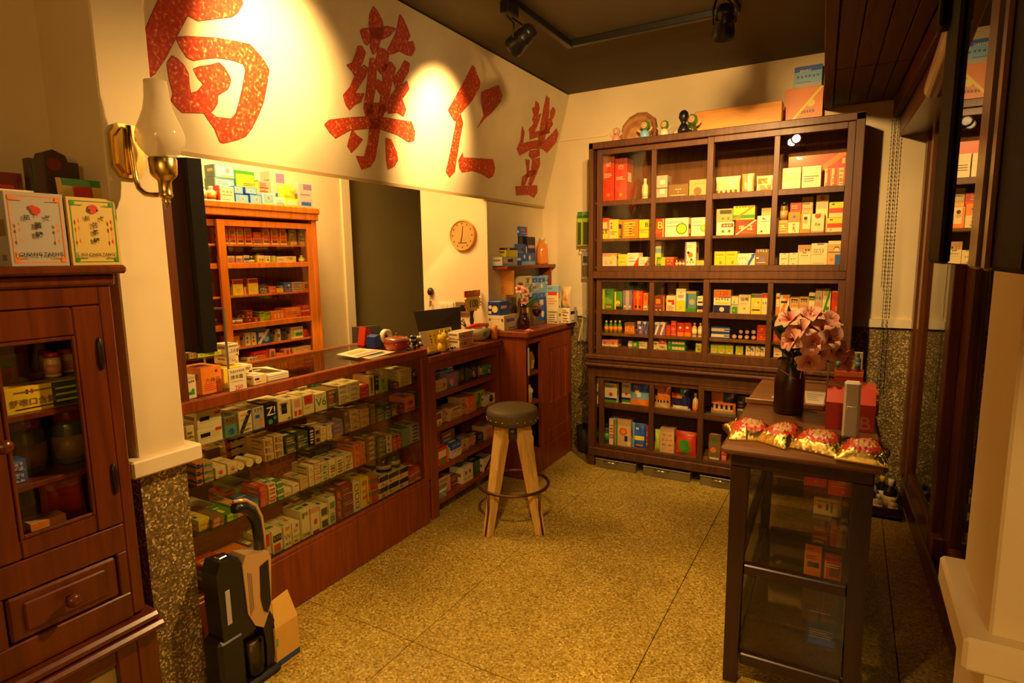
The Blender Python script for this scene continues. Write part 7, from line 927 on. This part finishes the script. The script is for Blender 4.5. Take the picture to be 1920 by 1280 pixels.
foil_bag((-.165, 2.05, .8455), -.55, .13, .16, .042, 'gold snack bag lying tilted in front of the vase')
foil_bag((-.058, 2.02, .8455), -.30, .155, .135, .042, 'broad gold snack bag third along the display case edge')
foil_bag((.058, 1.975, .8455), -.08, .135, .12, .042, 'gold snack bag at the glass wall corner of the display case')
dp = simple('white_dispenser', 'upright white plastic dispenser standing among red boxes', 'dispenser', (.022, 2.19, .845))
MB().box(.0, .048, 2.17, 2.205, .846, 1.035, WHITEP, .007).build('body', dp); MB().box(.011, .037, 2.166, 2.172, .942, .954, INK['w'], .001).build('slot', dp)
rb = MB().prism([(2.27, .846), (2.50, .846), (2.50, .94), (2.44, .985), (2.33, .985), (2.27, .94)], -.052, .095, INK['r'], lambda u, v, d: (d, u, v))
mb = rb; printing(mb, 'r;X B p .82 .3 .5', .147, .09, lambda u, v, k: (-.052 + u, 2.27 - .0003 * k, .85 + v), INK); single(mb, 'red_gift_box', 'red gable top gift box marked B behind the white dispenser', 'box')
carton('red_goat_box', 'open red display box with pale characters behind the dispenser', .098, .09, .15, 'r;X 羊 p .28 .55 .42;R o .52 .2 .98 .75;K p .45 .2 2 .58 .92;T o .12;L p .1 .3 2', (.012, 2.62, .8465), 0)
for i, x in enumerate((-.025, .008, .040)):
    vessel('bottle', .0095, .07, 'e', 'e', 'e', 'ampoule_bottle', (x, 2.60, .9975), 0, ('first', 'second', 'third')[i] + ' pale green ampoule standing on the red display box', 'pale green ampoules on the red display box')
carton('cream_ampoule_card', 'cream folded card standing behind the green ampoules', .09, .012, .068, 'c;L t .1 .9 5', (.012, 2.645, .9975), 0)
for k in range(2): carton('red_white_box', ('lower', 'upper')[k] + ' red box with white edge beside the red display box', .055, .09, .022, 'r;T c .4', (.083, 2.56, .8465 + .045 + k * .0225), .1)
carton('maroon_box', 'maroon box under the two red boxes with white edges', .055, .09, .0445, 'm;R r .1 .2 .9 .8', (.083, 2.56, .8465), .1)
ty = simple('wooden_tray', 'flat wooden tray of papers behind the vase', 'tray', (-.2, 2.76, .845)); WT = wood('tray_wood', (.34, .15, .035), .45, .1, (3, 24, 24))
MB().box(-.345, -.062, 2.53, 2.98, .846, .858, WT, .002).build('board', ty); MB().box(-.352, -.062, 2.518, 2.535, .846, .868, WT, .003).build('front_lip', ty)
sheet('paper_sheet', 'white paper lying on the wooden tray beside the vase', [(-.13, 2.56, .861), (-.068, 2.56, .861), (-.068, 2.80, .861), (-.15, 2.80, .861)], 'w;L s .2 .8 4')
sheet('paper_sheet', 'white paper half hidden behind the vase on the tray', [(-.262, 2.60, .861), (-.16, 2.60, .861), (-.16, 2.80, .861), (-.24, 2.80, .861)], 'w;L s .2 .8 3')
ac = simple('acrylic_holder', 'clear acrylic sheet holder standing beside the tray', 'holder', (-.062, 2.62, .845))
MB().box(-.060, -.056, 2.54, 2.74, .846, 1.05, ACRYL).build('sheet', ac); MB().box(-.0605, -.0555, 2.536, 2.541, .846, 1.05, STEEL).build('edge', ac)
# --- display case: things inside
def inside(label, lx, ly, z, w, d, h, style, name='medicine_box'):
    p = DC(lx, ly, z); return carton(name, label, w, d, h, style, p, .02)
inside('red box marked RED hanging low inside the display case', .125, -.35, .6685, .085, .06, .088, 'r;X RED c .6 .62 .22;L o .3 .5 2;O o .5 .15 .1')
inside('second red box inside the display case behind the first', .045, -.30, .6685, .07, .05, .088, 'r;X RED p .5 .8 .2;L o .4 .6 2;O o .5 .2 .1')
inside('green and brown packets at the back of the top glass shelf', -.01, .30, .6685, .14, .06, .05, 'f;R o .1 .3 .4 .8;R t .6 .2 .9 .9', 'packet_box')
inside('orange packet at the back of the top glass shelf', -.08, .20, .6685, .07, .04, .045, 'o;L c .3 .7 2', 'packet_box')
inside('cream card with red and green marks on the middle glass shelf', .085, -.22, .5325, .085, .01, .062, 'c;R r .15 .35 .3 .6;R m .45 .3 .55 .7;R g .62 .2 .7 .8;L r .75 .9 1', 'price_card')
inside('dark carton at the end of the middle glass shelf', .138, -.30, .5325, .025, .07, .115, 'k;B s .15', 'dark_carton')
inside('pink red carton inside the middle of the display case', .125, -.22, .433, .05, .06, .085, 'r;S p .4 .7;S d .8 .9', 'pink_carton')
inside('maroon carton beside the pink red carton in the display case', .070, -.22, .433, .055, .06, .07, 'm;L r .2 .9 2', 'maroon_carton')
inside('red carton on the lower glass shelf of the display case', .115, -.18, .2405, .055, .06, .12, 'r;S p .0 .1;R m .3 .5 .9 .9', 'red_carton')
inside('tall orange carton on the lower glass shelf of the display case', .050, -.16, .2405, .055, .06, .13, 'o;R k .2 .55 .9 .7;S t 0 .08', 'orange_carton')
inside('dark blue boxed book on the floor of the display case', .09, -.33, .1055, .095, .05, .115, 'n;R b .08 .1 .92 .85;L s .3 .6 4;T k .08', 'boxed_book')
# --- vacuum cleaner and cardboard box
vc = simple('vacuum_cleaner', 'upright black and champagne cordless vacuum cleaner by the pillar', 'vacuum cleaner', (-1.74, 1.13, 0))
CHAM = flat('champagne_plastic', (.62, .40, .17), .25, .35, coat=.4)
fx = lambda u, v, d: (d, u, v)
MB().prism([(1.135, .447), (1.150, .478), (1.236, .455), (1.245, .43), (1.243, .40), (1.232, .255), (1.196, .19), (1.165, .215), (1.142, .27)], -1.775, -1.705, CHAM, fx).build('body_shell', vc)
MB().prism([(1.198, .415), (1.232, .425), (1.230, .27), (1.215, .235), (1.200, .25), (1.192, .30)], -1.7055, -1.7025, BLACKP, fx).build('grip_recess', vc)
mb = MB()
for k in range(3): mb.box(-1.7048, -1.704, 1.150 + .006 * k, 1.153 + .006 * k, .26 + .008 * k, .415 - .004 * k, INK['h'])
mb.build('printed_lines', vc)
MB().prism([(1.045, .455), (1.062, .490), (1.125, .480), (1.140, .447), (1.146, .27), (1.17, .20), (1.12, .19), (1.05, .21)], -1.79, -1.71, BLACKP, fx).build('battery_pack', vc)
MB().box(-1.7095, -1.7075, 1.068, 1.085, .27, .39, INK['s'], .001).build('info_label', vc)
MB().box(-1.765, -1.735, 1.075, 1.105, .486, .494, CHROME, .003).build('release_button', vc)
MB().tube([(-1.74, 1.225, .43), (-1.74, 1.228, .50), (-1.74, 1.222, .56), (-1.74, 1.205, .60), (-1.74, 1.178, .628), (-1.74, 1.145, .640)], [.017, .017, .017, .017, .017, .018], BLACKP, 12).build('handle_grip', vc)
MB().tube([(-1.74, 1.248, .43), (-1.74, 1.249, .50), (-1.74, 1.244, .57), (-1.74, 1.226, .618), (-1.74, 1.19, .650), (-1.74, 1.145, .662)], .0065, CHAM, 8).build('handle_rail', vc)
MB().lathe([(0, .03), (.038, .03), (.040, .045), (.040, .15), (.036, .165), (0, .165)], glass('smoky_cup', (.42, .36, .22), 1.0), (-1.735, 1.165, 0), 20).build('dust_cup', vc)
MB().lathe([(0, .035), (.024, .035), (.024, .15), (0, .15)], STEEL, (-1.735, 1.165, 0), 16).build('filter', vc)
MB().prism([(1.195, .20), (1.225, .245), (1.243, .19), (1.243, .10), (1.225, .02), (1.20, .02), (1.205, .12)], -1.765, -1.71, BLACKP, fx).build('wand_clip', vc)
MB().box(-1.80, -1.705, 1.03, 1.125, .004, .225, BLACKP, .012).build('dock', vc); MB().box(-1.81, -1.69, 1.02, 1.25, 0, .03, BLACKP, .010).build('foot', vc)
cb = simple('cardboard_box', 'open yellow cardboard box with a blue stripe on the floor', 'box', (-1.80, 1.30, 0)); KR = flat('kraft_yellow', (.62, .36, .06), .7); BLU = flat('stripe_blue', (.02, .06, .16), .6)
MB().box(-1.90, -1.70, 1.235, 1.335, 0, .16, KR, .002).build('carton_body', cb)
MB().add([(-1.70, 1.236, .16), (-1.70, 1.334, .16), (-1.735, 1.325, .255), (-1.735, 1.255, .245), (-1.703, 1.236, .16), (-1.703, 1.334, .16), (-1.738, 1.325, .255), (-1.738, 1.255, .245)], [(0, 1, 2, 3), (7, 6, 5, 4), (0, 3, 7, 4), (1, 5, 6, 2), (3, 2, 6, 7)], KR).build('flap', cb)
MB().box(-1.700, -1.6994, 1.236, 1.334, .012, .034, BLU).build('stripe', cb); MB().box(-1.700, -1.6994, 1.237, 1.245, .09, .12, INK['e']).build('mark', cb)
# --- grey metal trays under the tall cabinet
for i, (x0, x1) in enumerate(((-1.475, -1.19), (-1.135, -.83), (-.765, -.46))):
    t = simple('metal_tray', ('first', 'second', 'third')[i] + ' grey metal tray on the floor under the tall cabinet, from the counter side', 'tray', ((x0 + x1) / 2, 3.85, 0)); TM = flat('tray_metal', (.24, .20, .10), .4, .5)
    mb = MB().box(x0, x1, 3.70, 4.0, .002, .008, TM)
    for b in ((x0, x1, 3.70, 3.706), (x0, x1, 3.994, 4.0), (x0, x0 + .006, 3.706, 3.994), (x1 - .006, x1, 3.706, 3.994)): mb.box(*b, .008, .062, TM)
    mb.box(x0 - .004, x1 + .004, 3.696, 3.708, .056, .064, TM, .002); mb.build('pan', t); c = (x0 + x1) / 2 - .03
    MB().tube([(c - .045, 3.698, .050), (c - .045, 3.678, .052), (c + .045, 3.678, .052), (c + .045, 3.698, .050)], .005, CHROME, 6).build('handle', t)
tag(single(MB().lathe([(0, 0), (.07, 0), (.078, .01), (.088, .19), (.084, .19), (.075, .02), (0, .015)], flat('bin_dark', (.025, .022, .012), .5), (-1.655, 3.99, 0), 20), 'waste_bin', 'dark waste bin on the floor between tall counter and tall cabinet', 'bin'), None)
# --- bottle crate by the glass wall
cr = simple('bottle_crate', 'low dark wooden crate of bottles on the floor by the glass wall', 'crate', (.22, 3.85, 0))
mb = MB().box(.12, .31, 3.66, 4.05, .004, .016, W_BLACK)
for b in ((.12, .31, 3.66, 3.672), (.12, .31, 4.038, 4.05), (.12, .132, 3.672, 4.038), (.298, .31, 3.672, 4.038)): mb.box(*b, .0, .065, W_BLACK, .002)
mb.build('box', cr)
for i, (x, y, r, h, c, cap, lab, d) in enumerate(((.16, 3.72, .030, .15, 'n', 'w', 'y', 'dark bottle with yellow label at the crate front'), (.165, 3.80, .03, .17, 's', 'p', 'v', 'clear bottle with violet label behind the yellow label bottle'), (.255, 3.74, .033, .19, 'k', 'w', 't', 'dark brown bottle with white cap in the crate'), (.27, 3.70, .024, .10, 't', 'y', 'y', 'short amber jar at the glass side of the crate'), (.20, 3.69, .022, .11, 's', 'c', 'c', 'short clear bottle between the crate bottles'), (.22, 3.86, .028, .16, 'k', 'y', 'c', 'dark bottle with yellow cap further back in the crate'), (.27, 3.84, .028, .15, 'e', 'n', 'c', 'greenish bottle with dark cap further back in the crate'))):
    vessel('bottle', r, h, c, cap, lab, 'drink_bottle', (x, y, .0165), 0, d, 'bottles in the floor crate')
# --- on top of the tall cabinet
single(MB().box(-.90, -.405, 3.86, 3.95, 2.188, 2.328, W_BOX, .004), 'wooden_case', 'long pale orange wooden case lying on the tall cabinet', 'case')
mb = MB(); fan = [(-1.375, 2.19), (-1.40, 2.24), (-1.385, 2.31), (-1.34, 2.36), (-1.28, 2.385), (-1.22, 2.38), (-1.17, 2.34), (-1.155, 2.27), (-1.165, 2.20), (-1.21, 2.19)]
cx_ = (-1.275, 2.27)
for k, (s, y) in enumerate(((1, 3.93), (.86, 3.905), (.70, 3.89), (.5, 3.882))):
    mb.prism([(cx_[0] + (u - cx_[0]) * s, 2.19 + (v - 2.19) * s) for u, v in fan], y - .012, y + .03, wood('mushroom_%d' % k, [(.30, .13, .04), (.40, .18, .05), (.34, .14, .04), (.45, .22, .07)][k], .7, 0, (14, 14, 14)), lambda u, v, d: (u, d, v))
single(mb, 'dried_mushroom', 'large dried brown bracket mushroom on the tall cabinet', 'mushroom')
SKIN = flat('doll_skin', (.72, .42, .20), .4); 
def doll(x, y, label, hood, body, s=1.0, arms=True):
    t = simple('hooded_doll', label, 'doll', (x, y, 2.187)); t['group'] = 'hooded dolls on the tall cabinet'; z = 2.187
    MB().lathe([(0, z), (.026 * s, z + .001), (.032 * s, z + .02 * s), (.026 * s, z + .045 * s), (.014 * s, z + .056 * s), (0, z + .058 * s)], INK[body], (x, y, 0), 14).build('body', t)
    MB().lathe([(0, z + .052 * s), (.020 * s, z + .058 * s), (.030 * s, z + .080 * s), (.026 * s, z + .102 * s), (.01 * s, z + .113 * s), (0, z + .114 * s)], INK[hood], (x, y + .004, 0), 16).build('hood', t)
    hd = MB().lathe([(0, -.012 * s), (.018 * s, -.008 * s), (.0225 * s, 0), (.018 * s, .006 * s), (0, .01 * s)], SKIN, (x, y - .022 * s, z + .082 * s), 14, 'Y'); hd.build('face', t)
    mb = MB()
    for dx in (-.008, .008): mb.poly([(x + dx * s + .0025 * s * math.cos(q), y - .0342 * s, z + .086 * s + .0035 * s * math.sin(q)) for q in [i * math.pi / 4 for i in range(8)]], INK['k'])
    mb.poly([(x - .006 * s, y - .0342 * s, z + .076 * s), (x, y - .0345 * s, z + .073 * s), (x + .006 * s, y - .0342 * s, z + .076 * s)], INK['r']); mb.build('eyes_and_mouth', t)
    for sg in (-1, 1): MB().tube([(x + sg * .024 * s, y, z + .045 * s), (x + sg * .040 * s, y - .005, z + .055 * s), (x + sg * .050 * s, y - .008, z + .070 * s)], [.008 * s, .007 * s, .006 * s], SKIN, 8).build('arm', t)
doll(-1.385, 3.80, 'small doll in a pink skirt with a cream hood at the cabinet corner', 't', 'p', .82)
doll(-1.195, 3.80, 'green hooded doll in a blue dress in front of the mushroom', 'g', 'a', 1.0)
doll(-1.070, 3.80, 'green hooded doll in a cream dress beside the mushroom', 'g', 'c', .88)
doll(-.905, 3.82, 'green hooded doll half hidden by the dark figure', 'g', 'f', 1.06)
dk = simple('dark_figure', 'glossy black figure standing among the hooded dolls', 'figurine', (-.945, 3.78, 2.187))
MB().lathe([(0, 2.188), (.03, 2.189), (.034, 2.21), (.022, 2.24), (.014, 2.25), (.020, 2.262), (.030, 2.285), (.026, 2.312), (.012, 2.325), (0, 2.326)], BLACKP, (-.945, 3.775, 0), 18).build('body', dk)
MB().tube([(-.925, 3.755, 2.235), (-.905, 3.745, 2.215), (-.885, 3.74, 2.195)], .004, CHROME, 6).build('staff', dk)
single(MB().lathe([(0, 2.188), (.02, 2.189), (.024, 2.205), (.012, 2.226), (0, 2.228)], INK['t'], (-1.0, 3.82, 0), 12), 'small_pot', 'tiny tan pot between the hooded dolls', 'pot')
# --- hanging packs on the strip of back wall beside the tall cabinet
for i, (x0, x1, c, lab) in enumerate(((-1.765, -1.725, 'f', 'slim green topped pack hanging on the wall, counter side one'), (-1.722, -1.668, 'f', 'slim green topped pack hanging on the wall, cabinet side one'))):
    t = simple('hanging_pack', lab, 'pack', ((x0 + x1) / 2, 4.04, 1.53)); MB().box(x0, x1, 4.03, 4.05, 1.53, 1.73, INK['l'], .004).build('pack', t); MB().box(x0 + .008, x1 - .006, 4.027, 4.03, 1.54, 1.70, INK[c]).build('printed_panel', t)
    mb = MB()
    for k in range(7): x = x0 + (x1 - x0) * (k + .5) / 7; mb.tube([(x, 4.04, 1.725), (x + .003, 4.035, 1.775)], .003, INK['g'], 5)
    mb.build('bristles', t)
hk = simple('wall_hook', 'thin wire hook under the hanging green packs', 'hook', (-1.73, 4.06, 1.49)); MB().tube([(-1.76, 4.07, 1.51), (-1.745, 4.03, 1.495), (-1.69, 4.03, 1.495), (-1.67, 4.07, 1.50)], .003, STEEL, 6).build('wire', hk)
put(pouch_mb(.065, .03, .20, 's;R h .1 .1 .9 .5;R f .2 .6 .8 .8', INK), 'hanging_bag', (-1.70, 4.045, 1.29), 0, 'grey plastic bag hanging below the wire hook', 'bag', None)
carton('teal_pack', 'teal pack hanging behind the cabinet side', .05, .015, .22, 'e;B c .1;L a .3 .8 3', (-1.665, 4.07, 1.05), 0)
br = simple('hand_broom', 'pale bristle hand broom hanging beside the tall counter', 'broom', (-1.71, 4.05, .80))
MB().tube([(-1.70, 4.06, 1.02), (-1.705, 4.05, 1.0)], [.02, .03], INK['c'], 10).build('head', br); mb = MB(); rr = random.Random(2)
for k in range(40): x = rr.uniform(-.02, .02); mb.tube([(-1.705 + x, 4.05 + rr.uniform(-.012, .012), 1.0), (-1.712 + x * 2.1, 4.04 + rr.uniform(-.02, .02), .82 + rr.uniform(0, .02))], .0022, INK['c'] if k % 4 else INK['e'], 4, False)
b_o = mb.build('bristles', br); b_o['kind'] = 'stuff'
# --- ball chains of the roller blind
for i, x in enumerate((.148, .166, .186)):
    mb = MB(); z = 2.20 if i else 2.18; zend = .62 if i else 1.25
    mb.tube([(x, 4.05, z), (x + .004, 4.05, zend)], .0012, STEEL, 4)
    for k in range(int((z - zend) / .022)): mb.lathe([(0, -.004), (.004, -.002), (.004, .002), (0, .004)], STEEL, (x + .004 * (k * .022) / (z - zend), 4.05, z - k * .022), 5)
    single(mb, 'ball_chain', ('counter side', 'middle', 'glass side')[i] + ' ball chain of the blind hanging before the back wall', 'chain', 'blind chains')
# --- glazed hanging cabinet and rail close to the entrance on the glass side
W_DK = wood('near_black_wood', (.011, .005, .002), .6, 0, spec=.06)
hc = simple('hanging_cabinet', 'dark hanging cabinet with a glass pane beside the entrance', 'cabinet', (.28, .75, 1.43))
MB().box(.118, .50, .50, 1.085, 1.432, 2.55, W_DK, .004).build('carcass', hc)
MB().box(.098, .120, .955, 1.09, 1.434, 2.55, W_DK, .004).build('stile', hc)
MB().box(.096, .120, .50, .70, 1.434, 2.55, W_DK, .004).build('stile', hc)
MB().box(.094, .100, .655, .70, 1.434, 2.55, W_FRAME, .003).build('beading', hc); MB().box(.092, .098, .60, .62, 1.434, 2.55, W_FRAME, .003).build('beading', hc)
MB().box(.104, .108, .70, .955, 1.436, 2.55, glass('mirror_glass', (.30, .26, .20), 1.3), 0).build('glass_pane', hc)
MB().box(.16, .18, .494, .50, 1.52, 1.64, W_FRAME, .002).build('latch', hc)
rl = simple('wooden_rail', 'glossy round wooden rail fixed above the hanging cabinet', 'rail', (.12, 1.2, 1.77)); MB().tube([(.120, 1.455, 1.765), (.118, 1.15, 1.787), (.116, .80, 1.81)], .019, W_FRAME, 18).build('rod', rl)
MB().box(.085, .15, 1.05, 1.085, 1.76, 1.83, W_DK, .003).build('bracket', rl)
# --- outside the glass: chrome chair and shelf unit in the dark
ch = simple('chrome_chair', 'chrome framed chair in the dark behind the glass', 'chair', (.75, 3.55, 0))
mb = MB()
for y in (3.40, 3.70): mb.tube([(.62, y, 0), (.60, y, .45), (.60, y, .80), (.63, y, .86), (.74, y, .88), (.95, y, .88)], .011, CHROME, 8)
mb.build('frame', ch); MB().box(.60, .98, 3.40, 3.70, .44, .48, W_FRAME, .01).build('seat', ch); MB().box(.92, .98, 3.40, 3.70, .66, .86, W_FRAME, .01).build('backrest', ch)

# --- goods in the open bay of the panelled counter
for i, y in enumerate((3.32, 3.41)): put(pouch_mb(.075, .05, .13, 'h;R t .2 .2 .8 .6'), 'brown_bag', (-1.83, y, .7005), RX, ('first', 'second')[i] + ' brown bag on the upper shelf of the panelled counter bay', 'bag', None)
put(pouch_mb(.14, .09, .10, 'c;R w .2 .2 .8 .8'), 'plastic_bag', (-1.85, 3.375, .5005), RX, 'crumpled pale plastic bag on the middle shelf of the counter bay', 'bag', None)
put(pouch_mb(.07, .03, .06, 't'), 'plastic_bag', (-1.80, 3.335, .5005), RX, 'small tan bag in front of the crumpled pale bag', 'bag', None)
for i, (x, y, h) in enumerate(((-1.815, 3.30, .09), (-1.82, 3.36, .12), (-1.83, 3.41, .13), (-1.87, 3.45, .14))): vessel('bottle', .018, h, 'c', 'w', 't', 'white_bottle', (x, y, .1605), 0, ('first', 'second', 'third', 'fourth')[i] + ' white bottle on the floor of the panelled counter bay', 'white bottles in the counter bay')
put(pouch_mb(.09, .05, .17, 'n;R e .2 .3 .8 .7'), 'dark_blue_bag', (-1.93, 3.40, .1605), RX, 'dark blue bag behind the white bottles in the counter bay', 'bag', None)
